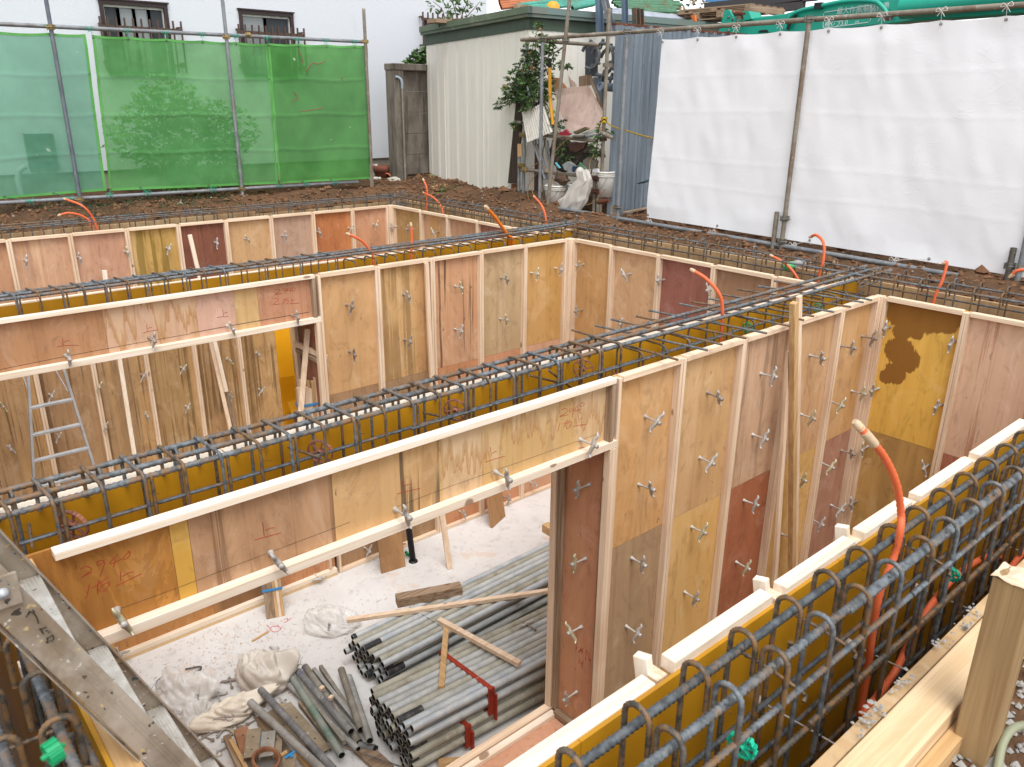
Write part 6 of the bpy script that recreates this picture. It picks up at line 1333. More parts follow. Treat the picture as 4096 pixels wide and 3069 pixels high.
a=at('r',985,430,Y=11.25); b=at('r',1420,400,Y=11.2); MB().box(a[0],b[0],11.1,11.35,2.66,float(at('r',1100,395,Y=11.1)[2])).build('side_board',TIMO['x'],o)
a=at('r',1430,350,Y=11.0); b=at('r',1650,340,Y=11.0); MB().box(a[0],b[0],10.95,11.2,2.66,float(at('r',1500,325,Y=10.95)[2])).build('side_board',TIMO['x'],o)

# ------------------------------------------------------------------ corrugated steel fence, posts, rack and its scrap
CFY=7.43
CST=NT('blue_grey_steel'); a=CST.noise((6,6,.8),(0,0,0),5,.65); b=CST.noise((3,3,3),(5,0,0),5,.7); q=CST.mix(CST.step(a,.35,.7),lin('858f98'),lin('6f7982')); q=CST.mix(CST.mul(CST.step(b,.62,.7),.5),q,lin('7c6a58')); CSTM=CST.done(q,.45,.35,.45)
o=thing('corrugated_fence',(8.2,CFY,0),'blue grey corrugated steel fence beside the white sheet','fence')
prof=[(0,0),(.05,0),(.065,.035),(.1,.035),(.115,0),(.155,0),(.16,.012),(.165,0),(.2,0)]
def cor(x0,x1,mat,zt,rz):
    m=MB(); x=x0; P=[]
    while x<x1:
        for px,py in prof[:-1]: P.append((x+px,CFY-py))
        x+=.2
    vs=[(px,py,-.15) for px,py in P]+[(px,py,zt+.012*math.sin(px*30)*rz) for px,py in P]; n=len(P)
    m.add(vs,[(k,k+1,n+k+1,n+k) for k in range(n-1)],False); return m.build('steel_sheet',mat,o)
cor(8.13,8.72,CSTM,2.37,.4); CFY+=.012; cor(8.72,13.0,CSTM,2.40,1); CFY-=.012
m=MB(); m.bar((8.13,CFY+.03,2.385),(13,CFY+.03,2.42),.06,.03); m.build('rusty_cap',metal_pipe('rusty_edge','6a3a26','54301f','7a4a2a',.6,.7,.1),o)
MB().bar((8.0,CFY+.05,1.9),(13,CFY+.05,1.9),.05,.05).build('back_rail',GALVB,o); MB().bar((8.2,CFY+.05,.5),(13,CFY+.05,.5),.05,.05).build('back_rail',GALVB,o)
def bpost(a,b,w,d,Y,mat,label,name='steel_post',kind=0):
    A=at('b',*a,Y=Y); Bq=at('b',*b,Y=Y); o=thing(name,(A[0],Y,Bq[2]),label,'steel post'); 
    if kind==0: MB().bar(Bq,A,w,d,(0,1,0)).build('web',mat,o); MB().bar(Bq+V3(w/2,-.03,0),A+V3(w/2,-.03,0),.006,.06,(0,1,0)).build('flange',mat,o); MB().bar(Bq-V3(w/2,.03,0),A-V3(w/2,.03,0),.006,.06,(0,1,0)).build('flange',mat,o)
    else:
        MB().bar(Bq,A,w,.01,(0,1,0)).build('web',mat,o)
        for s in (-1,0,1): MB().bar(Bq+V3(s*w/2,-.04,0),A+V3(s*w/2,-.04,0),.012,.08,(0,1,0)).build('flange',mat,o)
BLS=plain('blue_steel','7d8fa3',.4,.4,.15,5,'5f6a76'); 
bpost((1078,-120),(1090,400),.1,.012,8.75,BLS,'blue grey steel post standing behind the pole by the roof')
bpost((1130,-60),(1245,400),.09,.012,8.55,metal_pipe('white_channel','b9bcc0','9fa3a8','5a4a3c',.3,.4,.4),'scuffed white leaning channel beside the blue grey posts')
bpost((1362,-60),(1370,290),.07,.012,8.6,BLS,'slim blue grey steel post above the corrugated fence')
bpost((1500,95),(1510,300),.16,.012,8.3,metal_pipe('rusty_channel','6e6a60','5c584e','a85a28',.5,.6,.3),'rusty double channel stub above the corrugated fence','steel_post',1)
# white sheet fence
WX=7.80
tpa,tpb=at(2,1160,252,X=WX),at(3,2500,10,X=WX)
WP=GALVB
wv=lambda i,x,y,**k:vert(i,x,y,X=WX-.055,**k)
o=pole(tpa,tpb,.0243,GALVB,'horizontal pole carrying the white sheet',cps=[at(3,1350,105,X=WX)],cm=COUPG)
pole(at(2,1250,1290,X=WX-.05),at(3,2500,1860,X=WX-.05),.0243,GALV,'horizontal pole along the bottom edge of the white sheet')
pE=wv(2,1795,830,z1=2.19); pole(pE[0],pE[1],.0243,GALV,'whitish pole before the corrugated steel fence',cps=[V3(pE[0][0],pE[0][1],tpa[2]),V3(pE[0][0],pE[0][1],.2)],cm=COUPG)
pD=wv(3,770,800,z1=2.24); pole(pD[0],pD[1],.0243,GALVB,'brownish pole standing before the white sheet',cps=[V3(pD[0][0],pD[0][1],tpa[2]),V3(pD[0][0],pD[0][1],.32),V3(pD[0][0],pD[0][1],.08)],cm=COUPG)
q=V3(pD[0][0],pD[0][1]+.1,-.2); pole(q,q+V3(0,0,.58),.0243,GALVB,'short stub pole clamped beside the brownish pole')
q=V3(pE[0][0],pE[0][1]+.1,-.2); pole(q,q+V3(0,0,.42),.0243,GALVB,'short stub pole clamped beside the whitish pole')
q=at(3,2128,1640,X=WX-.055); pole((q[0],q[1],-.3),(q[0],q[1],float(at(3,2128,1562,X=WX-.055)[2])),.026,COUPG,'short clamped stub pole at the edge under the white sheet',cps=[V3(q[0],q[1],.16)],cm=COUPG)
q=at(3,2195,1640,X=WX-.055); pole((q[0],q[1],-.3),(q[0],q[1],2.3),.0243,GALV,'galvanised pole at the picture edge before the white sheet',cps=[V3(q[0],q[1],.16)],cm=COUPG)
pF=wv(2,1285,760,z1=2.19); pole(pF[0],pF[1],.0243,GALV,'pale upright pole before the vine',cps=[V3(pF[0][0],pF[0][1],tpa[2]),V3(pF[0][0],pF[0][1],.15)],cm=COUPG)
a=at(2,1462,20,X=WX-.09); b=at(2,1322,1340,X=WX-.15); pole(b+(b-a)*.06,a+(a-b)*.1,.0243,GALVB,'long pole leaning in front of the scrap rack',cps=[at(2,1440,258,X=WX-.1)],cm=COUPG)
pG=vert(2,1690,600,X=8.05,z1=float(at(2,1740,50,X=8.05)[2])); pole(pG[0],pG[1],.0243,GALVB,'brown pole with the striped rope wound round it',cps=[V3(pG[0][0],pG[0][1],1.0),V3(pG[0][0],pG[0][1],.5)],cm=metal_pipe('dark_red_coupler','5a3a34','4a2e2a','6a4028',.4,.6,.3))
SHT=NT('white_sheet'); a=SHT.noise((1.4,1.4,1.4),(0,0,0),5,.6); q=SHT.mix(SHT.mul(SHT.step(a,.6,.75),.1),lin('f8f9fb'),lin('e8e5e0')); SHT.l.new(q,SHT.b.inputs['Base Color']); SHT.b.inputs['Roughness'].default_value=.45; SHT.b.inputs['Specular IOR Level'].default_value=.3
b1=SHT.noise((1.3,1.3,1.0),(3,0,0),4,.5,1.2); b2=SHT.noise((6,6,9),(0,5,0),3,.5,2.0); b3=SHT.noise((1.6,1.6,2.6),(7,2,0),3,.5,1.8); rg=SHT.mul(SHT.mul(b3,.5,'SUBTRACT'),1,'MULTIPLY'); ab=SHT.n.new('ShaderNodeMath'); ab.operation='ABSOLUTE'; SHT.l.new(rg,ab.inputs[0]); cr=SHT.step(ab.outputs[0],.0,.012); SHT.bump(SHT.mul(SHT.mul(b1,SHT.mul(b2,.25),'ADD'),SHT.mul(cr,-.12),'ADD'),.2,.03)
tl_=SHT.n.new('ShaderNodeBsdfTranslucent'); SHT.l.new(q,tl_.inputs[0]); mx_=SHT.n.new('ShaderNodeMixShader'); mx_.inputs[0].default_value=.22; SHT.l.new(SHT.b.outputs[0],mx_.inputs[1]); SHT.l.new(tl_.outputs[0],mx_.inputs[2]); SHT.l.new(mx_.outputs[0],SHT.out.inputs['Surface'])
gw=lambda i,x,y:at(i,x,y,X=WX-.012)
TW=lambda *L:[at(i,x,y,X=WX) for i,x,y in L]
WCORD=plain('white_cord','d9d7d2',.6,0,.05)
sheet((gw(2,2048,248),gw(3,2450,75),gw(3,2450,1790),gw(2,1955,1372)),SHT.mat,'large white tarpaulin sheet tied to a pole along the earth bank','tarpaulin_sheet','tarpaulin',TW((2,2050,205),(3,160,192),(3,405,174),(3,683,152),(3,990,128),(3,1325,103),(3,1700,70),(3,2112,40)),TW((2,1975,1400),(3,250,1465),(3,760,1545),(3,1400,1640)),None,4,.035,'x',WCORD,True,(.22,.36,.62,.8),.95,.03,.002)
# striped rope
ROPE=NT('yellow_black_rope'); ROPE=ROPE.done(ROPE.mix(ROPE.step(ROPE.wave('DIAGONAL',14,(0,0,0)),.45,.55),lin('d9b21f'),lin('1d1b18')),.7)
R8=8.05
pts=[at('a',1385,640,X=R8),at('a',1365,760,X=R8),at('a',1350,900,X=R8),at('a',1340,1020,X=R8),at('a',1350,1130,X=R8),at('a',1378,1225,X=R8)]
o=thing('striped_rope',pts[0],'yellow and black striped rope wound on a pole and strung to the sheet','rope')
MB().tube(smooth_path(pts,5),.009,6).build('hanging_end',ROPE,o)
m=MB()
for k in range(4):
    c=V3(pG[0][0],pG[0][1],float(at('a',1420,612,X=R8)[2])-.018*k); m.tube([c+V3(math.cos(t),math.sin(t),0)*.034 for t in np.linspace(0,2*PI,13)],.009,6)
m.build('coil',ROPE,o)
e=at('a',1975,842,X=WX+.02); MB().tube(smooth_path([at('a',1460,668,X=R8),at('a',1530,712,X=8.0),at('a',1650,750,X=7.93),at('a',1800,795,X=7.86),e],6),.009,6).build('strung_line',ROPE,o)

# the scrap rack
RX=8.02
rk=thing('pipe_rack',(RX,8.3,0),'rack of scaffold pipes holding scrap between the shed and steel fence','rack')
MRK=[GALV,GALVB]
def rkp(i,a,b,mt=GALVB,X=RX,X2=None,r=.0243): MB().tube([at(i,*a,X=X),at(i,*b,X=X2 or X)],r,10,hole=.8).build('rack_pipe',mt,rk)
rkp('a',(488,1040),(480,1640),GALV); rkp('a',(545,760),(530,1640),GALV); rkp('a',(550,1185),(1340,1272),GALVB); rkp('a',(760,805),(1340,868),GALVB); rkp('b',(300,470),(290,760),GALV); rkp('b',(240,440),(1100,500),GALVB,RX,RX); rkp('a',(1325,1290),(1310,1700),GALVB); rkp('a',(1375,1290),(1350,1700),GALVB); rkp('a',(430,660),(520,668),GALVB); 
for x,y in ((515,1137),(505,1485),(545,1185),(530,800),(1345,1280),(1345,1425)):
    c=at('a',x,y,X=RX-.02); m=MB(); m.box(c[0]-.03,c[0]+.03,c[1]-.055,c[1]+.055,c[2]-.032,c[2]+.032); m.tube([c+V3(-.05,-.05,0),c+V3(-.02,.06,0)],.01,6); m.build('coupler',COUP if x<600 else bpy.data.materials['dark_red_coupler'],rk,.006)
def flat(i,L,X,t,mat,label,cat,name):
    p=[at(i,x,y,X=X if not isinstance(X,(tuple,list)) else X[k]) for k,(x,y) in enumerate(L)]
    return tag(MB().prism(p,(t,0,0)).build(name,mat),label,cat,kind='thing')
DRK=timber('z','4a3d36','3a2f2a','2c2420',False)
flat('a',[(450,445),(520,450),(470,1340),(362,1335)],8.1,.04,DRK,'dark charred plank leaning between shed and rack','plank','plank')
flat('a',[(570,890),(690,900),(690,1560),(560,1560)],8.25,.03,timber('z','5f4436','4c352a','3a2820',False),'dark brown board behind the rack uprights','board','board')
flat('a',[(400,1345),(470,1350),(460,1640),(385,1640)],8.12,.03,plain('rusty_brown_board','6a3d24',.8,0,.2),'rusty brown board below the charred plank','board','board')
flat('a',[(468,900),(515,900),(512,1040),(470,1040)],8.0,.03,TIMB['z'],'short brown lath stub above the rack upright','lath','timber_lath')
PW=ply('c9b0a2','b89c8c','a88a78',.5,.3)
flat('a',[(860,300),(1250,255),(1420,560),(1395,760),(1010,750),(935,560)],[8.32,8.32,8.25,8.15,8.15,8.2],.015,PW,'weathered pinkish plywood sheet leaning on the rack','plywood sheet','plywood_sheet')
flat('a',[(845,160),(930,175),(985,235),(1015,285),(870,300),(850,260)],8.36,.012,ply('c08a62','ab7650'),'torn orange brown plywood edge behind the pinkish sheet','plywood scrap','plywood_scrap')
flat('a',[(1028,140),(1060,190),(1100,215),(1125,265),(1050,275),(1040,220)],8.36,.012,PW,'torn splinter of plywood above the pinkish sheet','plywood scrap','plywood_scrap')
flat('a',[(1147,155),(1245,140),(1290,250),(1147,265)],8.38,.03,TIMO['z'],'weathered grey board end behind the pinkish plywood','board','board')
flat('a',[(1240,140),(1265,135),(1420,520),(1400,530)],8.33,.03,TIMO['z'],'dark split lath along the pinkish plywood edge','lath','timber_lath')
flat('a',[(1290,170),(1315,175),(1412,500),(1400,500)],8.36,.03,TIMB['z'],'tan lath leaning behind the dark split one','lath','timber_lath')
# corrugated white offcut
cw=NT('corrugated_white'); cwm=cw.done(cw.mix(cw.step(cw.noise((6,6,6),(0,0,0),5,.6),.5,.75),lin('d6d2c8'),lin('b0a48e')),.6)
A_0,A_1,A_2,A_3=at('a',520,550,X=7.93),at('a',750,450,X=7.97),at('a',862,765,X=7.93),at('a',578,885,X=7.9)
nrm=V3(-1,0,0)
def cfn(u,v):
    p=(A_0*(1-u)+A_1*u)*(1-v)+(A_3*(1-u)+A_2*u)*v; return p+nrm*.014*math.sin(u*2*PI*11)
tag(MB().grid(88,4,cfn).build('corrugated_offcut',cwm),'white corrugated offcut hanging on the rack','corrugated sheet',kind='thing')
pts=[at('a',825,50,X=7.98),at('a',828,300,X=7.98),at('a',838,480,X=7.97),at('a',860,690,X=7.95)]
o=thing('yellow_tube',pts[-1],'yellow plastic tube with black end standing in the rack','tube'); MB().tube(smooth_path(pts,5),.023,10).build('sleeve',plain('amber_tube','d99a20',.45,0,.15,8),o); MB().tube([pts[0]-V3(0,0,.01),pts[0]+V3(0,0,.035)],.024,10,hole=.8).build('black_end',RB,o)
def wpipe(i,a,b,X,r,mat,label,X2=None): tag(MB().tube([at(i,*a,X=X),at(i,*b,X=X2 or X)],r,12,hole=.85).build('scrap_pipe',mat),label,'pipe',kind='thing')
wpipe('a',(1085,822),(1210,820),7.95,.02,COUPG,'short steel pipe lying on the rack shelf')
wpipe('a',(1200,825),(1380,800),8.0,.018,GALV,'galvanised pipe end beside the short one on the shelf')
wpipe('b',(1105,955),(1300,975),8.2,.055,plain('grey_pvc','8f9aa8',.35),'large grey plastic pipe end beside the steel fence',8.5)
wpipe('a',(1390,1542),(1450,1530),7.95,.03,bpy.data.materials['rusty_edge'],'rusty pipe stub at the foot of the rack')
wpipe('a',(1440,795),(1490,820),7.98,.03,GALVB,'brown pipe stub on the rope wound pole')
for k,(a,b,l) in enumerate((((640,870),(770,1290),'first'),((665,850),(760,1250),'second'),((700,850),(800,1290),'third'),((760,830),(830,1200),'fourth'),((800,860),(850,1290),'fifth'))):
    wpipe('a',a,b,8.0+.03*k,.016,MRK[k%2],'thin leaning pipe in the rack below the corrugated offcut, %s of five'%l)
wpipe('a',(575,262),(620,420),7.95,.02,GALV,'pale pipe end poking out of the vine'); wpipe('a',(620,400),(670,470),7.95,.022,DRK,'dark stick poking out of the vine')
# shelf litter
flat('a',[(1080,770),(1215,712),(1240,735),(1110,795)],7.95,.05,timber('x','6a6048','554c38','40382a',False),'olive brown board chunk on the rack shelf','board','board')
flat('a',[(1170,790),(1325,732),(1340,760),(1220,800)],8.0,.03,plain('pale_green_board','a9b4a6',.6),'pale green board chunk on the rack shelf','board','board')
flat('a',[(975,760),(1000,740),(1025,775),(1055,790),(1020,810),(930,805),(920,780)],7.94,.04,plain('crimson_plastic','a0283c',.4),'crimson plastic scrap on the rack shelf','plastic scrap','plastic_scrap')
flat('a',[(1025,890),(1225,880),(1200,950),(1120,990),(1050,975)],8.0,.05,plain('dark_brown_tray','4a3128',.6),'dark brown tray tucked under the rack shelf','tray','tray')
flat('a',[(1195,1080),(1250,1045),(1340,1090),(1320,1170),(1240,1180),(1185,1120)],7.99,.05,plain('grey_perforated','6a6258',.8),'grey brown plate with holes on the middle shelf','plate','plate')
flat('a',[(1155,1105),(1210,1180),(1170,1300),(1105,1215)],7.95,.03,plain('green_crate','4f7a5e',.6),'dull green ribbed plastic sheet on the middle shelf','plastic sheet','plastic_sheet')
flat('a',[(1075,1150),(1130,1145),(1110,1215),(1075,1210)],7.96,.06,plain('navy_tub','2c3a56',.5),'navy tub wedged on the middle shelf','tub','tub')
flat('a',[(960,1130),(1020,1095),(1080,1130),(1050,1205),(990,1190)],7.97,.06,plastic('clear_scrap','b9c4c9',.7),'crumpled translucent plastic on the middle shelf','plastic scrap','plastic_scrap')
flat('a',[(878,1110),(890,1105),(940,1165),(925,1170)],7.93,.02,plain('cyan_strip','6fc0cc',.5),'thin cyan strip on the middle shelf','strip','strip')
flat('a',[(1295,1185),(1350,1175),(1355,1215),(1300,1210)],7.95,.04,plain('white_scrap','d0d0d6',.6),'white crumpled scrap near the rope end','plastic scrap','plastic_scrap')
JNK=plain('dark_junk','38332e',.8,0,.4,12,'6a5f52',.5)
rock(at('a',1150,1010,X=8.2),(.12,.3,.16),JNK,'dark heap of scrap filling the rack behind the shelves','scrap heap','scrap_heap',5); rock(at('a',960,1010,X=8.25),(.1,.25,.2),JNK,'dark heap of scrap behind the thin leaning pipes','scrap heap','scrap_heap',6)
rock(at('a',960,1290,X=7.97),(.08,.14,.07),plain('rusty_bits','4f3f34',.7,.2,.4,30,'7a5a40',.5),'rusty coupler bits heaped in the white bucket','scrap','scrap_heap',7)
# buckets
BK=plain('white_bucket','cbc8c0',.5,0,.2,9,'8a6a48')
def bucket(i,x,y,X,R,H,label):
    c=at(i,x,y,X=X); c=V3(c[0],c[1],max(c[2],-.02)); o=thing('bucket',c,label,'bucket')
    MB().lathe([(0,0),(R*.86,0),(R*.97,H*.8),(R*.97,H),(R*.92,H),(R*.82,.02),(0,.02)],c,28).build('body',BK,o)
    m=MB()
    for z in (.8,.86,.95): m.lathe([(R*.97,H*z-.008),(R*1.05,H*z-.006),(R*1.05,H*z+.006),(R*.97,H*z+.008)],c,28)
    m.build('rim',BK,o)
    MB().tube(smooth_path([c+V3(-R*.5,R*.9,H*.83),c+V3(-R*1.05,R*.3,H*.35),c+V3(-R*1.05,-R*.4,H*.38),c+V3(-R*.6,-R*.86,H*.8)],5),.0025,5).build('handle',COUPG,o)
bucket('a',895,1590,7.98,.17,.3,'large dirty white bucket full of couplers under the rack')
bucket('a',1150,1570,8.1,.16,.28,'second white bucket half hidden behind the white rag bag')
bucket('a',1430,1480,8.1,.12,.33,'white bucket behind the rope wound pole')
# white woven bag draped from the rack
def bagfn(u,v):
    cpts=[((1190,1195),70),((1215,1300),85),((1150,1400),120),((1090,1520),150),((1030,1640),140),((1010,1700),120)]
    t=v*(len(cpts)-1); k=min(int(t),len(cpts)-2); f=t-k; x=cpts[k][0][0]*(1-f)+cpts[k+1][0][0]*f; y=cpts[k][0][1]*(1-f)+cpts[k+1][0][1]*f; w=cpts[k][1]*(1-f)+cpts[k+1][1]*f
    th=2*PI*u; kk=1+.07*math.sin(th*11+v*5)+.09*math.sin(th*6-v*3)+.16*mnoise.noise(Vector((math.cos(th)*1.5,math.sin(th)*1.5,v*3)))+.22*mnoise.noise(Vector((math.cos(th)*6,math.sin(th)*6,v*7)))
    p=at('a',x+w*.9*math.cos(th)*kk,y+14*math.sin(x*.05+th*3),X=7.84); return p+V3(-.055*math.sin(th)*kk*(w/100),0,0)
o=thing('woven_bag',at('a',1030,1660,X=7.84),'white woven bag draped down from the rack','bag'); MB().grid(56,50,bagfn).build('cloth',plastic('white_woven','e2ddd4',.8,.6,.3),o)
m=MB(); m.lathe([(0,0),(.045,.01),(.06,.05),(.045,.09),(.02,.1)],at('a',1185,1235,X=7.88),14,(-.3,.5,.6)); m.build('knot',bpy.data.materials['white_woven'],o)
# grey plastic brackets above the plywood
GP=plain('grey_plastic_arch','5a5f64',.6,0,.25,8,'8a8478')
for k,(cx0,cy0,R0) in enumerate(((1000,620,.16),(1130,660,.2),(1220,700,.19))):
    c=at('b',cx0,cy0,X=8.3+.03*k); m=MB()
    m.tube([c+V3(0,math.cos(a)*R0,math.sin(a)*R0) for a in np.linspace(.4,5.2,20)],.024,6)
    for a in (1.2,2.2,3.3,4.3): m.bar(c+V3(0,math.cos(a)*R0*.7,math.sin(a)*R0*.7),c+V3(0,math.cos(a+.4)*R0*1.25,math.sin(a+.4)*R0*1.25),.03,.03)
    tag(m.build('plastic_arch',GP),'grey ribbed plastic arch stored beside the steel fence, %s of three'%('first','second','third')[k],'plastic arch',kind='thing')
flat('b',[(945,500),(1060,480),(1060,850),(940,840)],8.4,.04,plain('dark_grey_panel','4a5058',.6),'dark grey panel behind the plastic arches','panel','grey_panel')
flat('b',[(1030,855),(1135,855),(1135,1190),(1080,1180)],8.35,.03,plain('steel_blue_panel','5f6b78',.5),'steel blue panel beside the pinkish plywood','panel','grey_panel')
# dry stalks on the bank
STK=plain('dry_stalk','a8875c',.8,0,.2,30)
for k,L in enumerate((((690,1110),(610,1180),(600,1300),(650,1480)),((680,1230),(590,1360),(590,1500),(640,1560)),((1030,840),(930,930),(880,1000),(850,1180)),((1310,1020),(1270,1100),(1260,1200)),((740,1130),(800,1200),(860,1300),(960,1450)),((1440,1400),(1380,1470),(1280,1560),(1180,1570)),((380,1360),(300,1420),(240,1490),(230,1590)))):
    tag(MB().tube(smooth_path([at('a',x,y,X=7.9) for x,y in L],6),.005,5).build('dry_stalk',STK),'dry vine stalk hanging from the scrap rack','dry stalk','dry stalks about the scrap rack','thing')
# scrap on the banks
flat('a',[(1775,1345),(1945,1275),(1945,1300),(1800,1330)],7.9,.15,plain('teal_grey_board','4f7a84',.6),'teal edged board poking out under the white sheet','board','board')
o=stick(at('a',1640,1660,Z=.06),at('a',2050,1580,Z=.06),.06,.02,TIMO['x'],'brown plank lying on the earth under the white sheet','plank','plank')
board([at('s',1785,1075,Z=.04),at('s',1940,980,Z=.06),at('s',1930,975,Z=.08),at('s',1800,1060,Z=.08)],.04,TIMO['y'],'broken plank lying on the earth before the shed','plank','plank')
stick(at('s',1400,935,Z=.07),at('s',1520,950,Z=.07),.05,.015,TIMO['x'],'flat grey wood chip on the earth by the weeds','wood chip','wood_chip')
c=at(6,690,110,Z=.02); o=thing('plastic_bottle',c,'crushed green and clear plastic bottle on the earth behind the conduit','bottle')
MB().lathe([(0,0),(.035,0),(.038,.08),(.03,.1)],c,14,(.6,-.6,.25)).build('green_body',plain('bottle_green','5fc07a',.3),o); MB().lathe([(.03,.1),(.038,.12),(.03,.19),(.012,.22),(0,.22)],c,14,(.6,-.6,.25)).build('clear_neck',plastic('bottle_clear','d0dadd',.7),o)

# ------------------------------------------------------------------ crane truck boom and clutter beyond the white sheet
BX=11.0
TEALM=NT('teal_machine_paint'); a=TEALM.noise((3,3,3),(0,0,0),5,.65); b=TEALM.noise((8,8,2),(4,0,0),5,.7); q=TEALM.mix(TEALM.mul(TEALM.step(a,.5,.75),.25),lin('159a82'),lin('0f6f60')); q=TEALM.mix(TEALM.mul(TEALM.step(b,.62,.7),.25),q,lin('5a4a38')); TEALM=TEALM.done(q,.35,.05,.5)
boom=thing('crane_boom',at(3,1000,150,X=BX),'teal folded crane boom behind the white sheet','crane')
def bp(L,X=BX): return [at(3,x,y,X=X) for x,y in L]
MB().prism(bp([(300,240),(300,190),(400,125),(700,88),(800,55),(930,38),(1130,10),(1330,-20),(2500,-260),(2500,60),(1500,135),(900,200)]),(.3,0,0)).build('boom_box',TEALM,boom,.01)
MB().prism(bp([(270,235),(320,62),(350,62),(372,100),(380,235)],BX-.08),(.1,0,0)).build('hinge_plate',TEALM,boom,.004)
MB().prism(bp([(430,70),(470,70),(490,120),(440,130)],BX-.05),(.3,0,0)).build('hinge_lug',TEALM,boom)
MB().tube([at(3,340,80,X=BX-.02),at(3,460,88,X=BX-.02)],.035,12).build('hinge_pin',bpy.data.materials['rusty_edge'],boom)
m=MB(); m.tube([at(3,1440,50,X=BX-.18),at(3,2500,-60,X=BX-.18)],.13,16); m.build('cylinder',TEALM,boom)
m=MB(); m.tube([at(3,1440,68,X=BX-.2),at(3,1440,22,X=BX-.2)],.05,12); m.prism(bp([(1475,0),(1590,-20),(1560,40),(1480,75)],BX-.26),(.2,0,0)); m.build('cylinder_mount',TEALM,boom)
for L,r in (([(700,180),(715,130),(760,85),(850,55),(920,45)],.028),([(720,190),(735,140),(775,95)],.02),([(920,40),(1080,10),(1250,8),(1310,40),(1370,120)],.03)):
    MB().tube(smooth_path(bp(L,BX-.06),6),r,8).build('hydraulic_hose',TEALM if r>.021 else RB,boom)
MB().box(*[float(q) for q in (BX-.09,BX-.02,at(3,950,40,X=BX)[1],at(3,905,40,X=BX)[1],at(3,920,60,X=BX)[2],at(3,920,20,X=BX)[2])]).build('hose_clamp',RB,boom)
m=MB()
for (a0,a1,b0,b1) in ((345,520,355,560),(420,485,440,520)): pass
for k in range(8):
    x=350+k*30; m.lathe([(0,0),(.02,0),(.02,.012),(0,.012)],at(3,345+(k%3)*28,110+k*14,X=BX-.082),8,(-1,0,0))
m.build('bolt',COUPG,boom)
PLW=plain('label_white','c9dcd6',.6,0,.02)
Pm=[(940,170),(945,90),(955,78),(1230,36),(1245,45),(1240,130),(1225,142),(950,180)]
m=MB(); q=bp(Pm+[Pm[0]],BX-.004); m.tube(q,.006,4); m.build('label_outline',PLW,boom)
def text3(body,i,x,y,X,size,parent,mat,tilt):
    cu=bpy.data.curves.new('lettering','FONT'); cu.body=body; cu.size=size; cu.extrude=.001; cu.align_x='LEFT'
    ob=bpy.data.objects.new('lettering_curve',cu); COL.objects.link(ob); bpy.context.view_layer.update()
    me=bpy.data.meshes.new_from_object(ob.evaluated_get(bpy.context.evaluated_depsgraph_get())); bpy.data.objects.remove(ob)
    o=bpy.data.objects.new('lettering',me); COL.objects.link(o); me.materials.append(mat); o.parent=parent; OFF[o.name]=OFF[parent.name]
    p=at(i,x,y,X=X); Mx=Matrix(((0,0,-1),(-1,0,0),(0,1,0)))
    o.rotation_euler=(Mx@Matrix.Rotation(tilt,3,'Z')).to_euler(); o.location=tuple(p-OFF[parent.name]); return o
tl_=.02
text3('最大作業半径',3,1025,88,BX-.006,.088,boom,PLW,tl_); text3('定格総荷重',3,1150,72,BX-.006,.088,boom,PLW,tl_); text3('(フックの重量を含む)',3,1150,84,BX-.006,.042,boom,PLW,tl_); text3('補ジブ',3,948,170,BX-.006,.08,boom,PLW,tl_); text3('13.0',3,1030,162,BX-.006,.085,boom,PLW,tl_); text3('m',3,1142,150,BX-.006,.07,boom,PLW,tl_)
MB().prism(bp([(530,205),(540,192),(585,188),(598,205)],BX-.012),(.01,0,0)).build('dark_sticker',RB,boom)
# blue tarpaulins, beams, pallets
BT=NT('blue_tarp'); q=BT.mix(BT.step(BT.noise((1,1,1),(0,0,0),4,.6),.4,.6),lin('2f9fd0'),lin('6a8fc4')); BTM=BT.done(q,.5)
TX=15.0
def tpp(L,X): return [at(3,x,y,X=X) for x,y in L]
for k,(L,mt,l) in enumerate((([(180,0),(260,-60),(560,-110),(430,30),(330,45)],BTM,'cyan blue tarpaulin behind the crane hinge'),([(330,45),(430,28),(620,0),(700,20),(470,78)],BTM,'cyan tarpaulin strip below the dark beam'),([(560,0),(640,-60),(900,-90),(800,20),(640,50),(560,40)],plain('violet_tarp','7d86bc',.5),'pale violet tarpaulin above the crane boom'),([(700,0),(760,-30),(830,-30),(780,25),(720,20)],plain('white_tarp','c9c6d0',.5),'white tarpaulin corner above the crane boom'))):
    tag(MB().prism(tpp(L,TX+.15*k),(.03,0,0)).build('tarpaulin',mt),l,'tarpaulin',kind='thing')
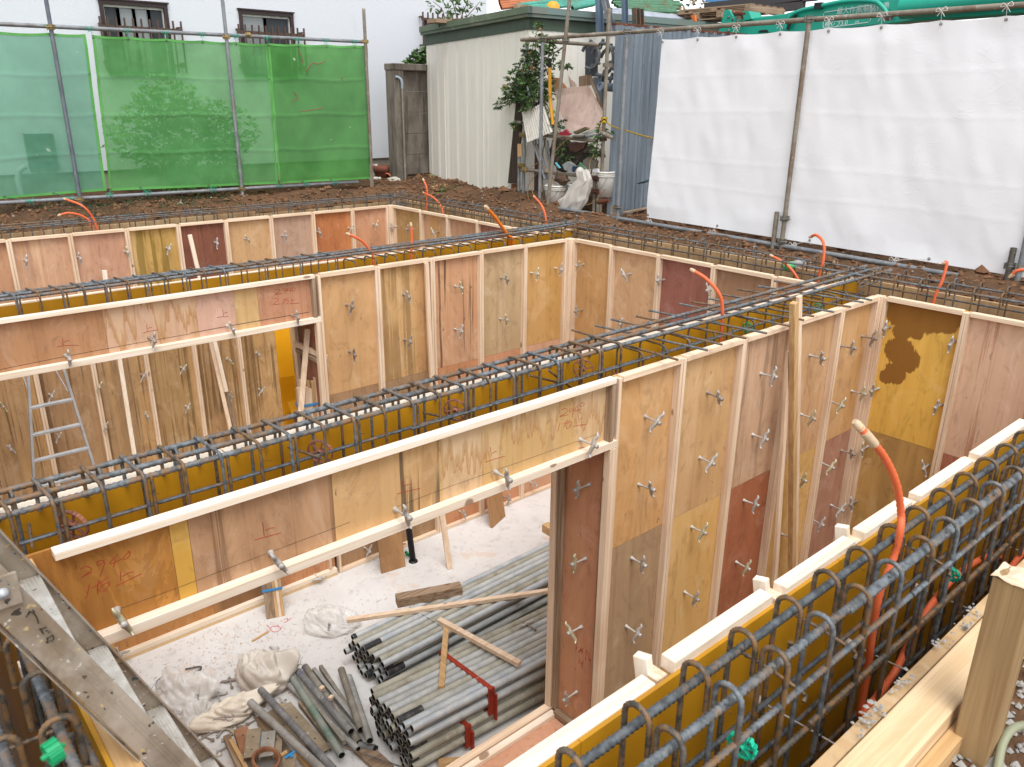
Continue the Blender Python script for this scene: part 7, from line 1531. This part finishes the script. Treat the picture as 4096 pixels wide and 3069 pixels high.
for k,(a,b,l) in enumerate((((200,45),(900,-25),'upper'),((400,85),(820,30),'lower'))):
    stick(at(3,*a,X=13.5),at(3,*b,X=13.5),.12,.14,plain('dark_beam','4a4648',.7,0,.2),'dark timber beam across the blue tarpaulins, %s one'%l,'beam','wooden_pole')
def pallet(i,x0,y0,x1,y1,X,label):
    a,b=at(i,x0,y0,X=X),at(i,x1,y1,X=X); o=thing('pallet',a,label,'pallet'); H=.13
    n=5
    for k in range(n): MB().box(X+.03+.2*k,X+.13+.2*k,min(a[1],b[1]),max(a[1],b[1]),a[2]-.02,a[2]).build('deck_board',TIMO['y'],o); 
    for k in range(3):
        f=min(a[1],b[1])+(max(a[1],b[1])-min(a[1],b[1])-.1)*k/2; MB().box(X,X+.98,f,f+.1,a[2]-H+.02,a[2]-.021).build('bearer',TIMO['x'],o)
    for k in (0,2,4): MB().box(X+.03+.2*k,X+.13+.2*k,min(a[1],b[1]),max(a[1],b[1]),a[2]-H,a[2]-H+.019).build('bottom_board',TIMO['y'],o)
pallet(3,30,62,480,55,11.6,'upper weathered pallet behind the crane hinge'); pallet(3,-20,88,300,88,11.5,'lower weathered pallet behind the crane hinge')
flat('b',[(2105,170),(2150,168),(2160,235),(2140,240)],9.6,.04,plain('orange_bracket','cc6a2a',.5),'orange perforated bracket at the pallet corner','bracket','bracket')
o=thing('long_container',(13,3.5,0),'long pale box body behind the crane boom','truck body'); 
MB().box(12.6,14.5,-4,4.3,1.2,float(at(3,2209,75,X=12.6)[2])).build('body',plain('pale_box','c9c9c4',.5),o); MB().box(12.55,12.599,-4,5.2,1.1,2.35).build('dark_rail',plain('dark_rail','4a3c36',.7),o)
tb=at(3,60,30,X=17)
foliage('bare_tree',[((17,tb[1]+.2,tb[2]+.3),(.5,1.1,.7))],140,.12,'half bare shrub tree behind the pallets','tree',29,[[(17,tb[1]+.1,0),(17,tb[1],2.6),(17.1,tb[1]+.3,4.2)],[(17,tb[1]+.05,2),(17,tb[1]+.5,3.0),(17,tb[1]+.7,4.2)],[(17,tb[1],2.3),(17,tb[1]-.5,3.1),(17,tb[1]-.8,3.9)]],(2,3))
# distant sky stays open
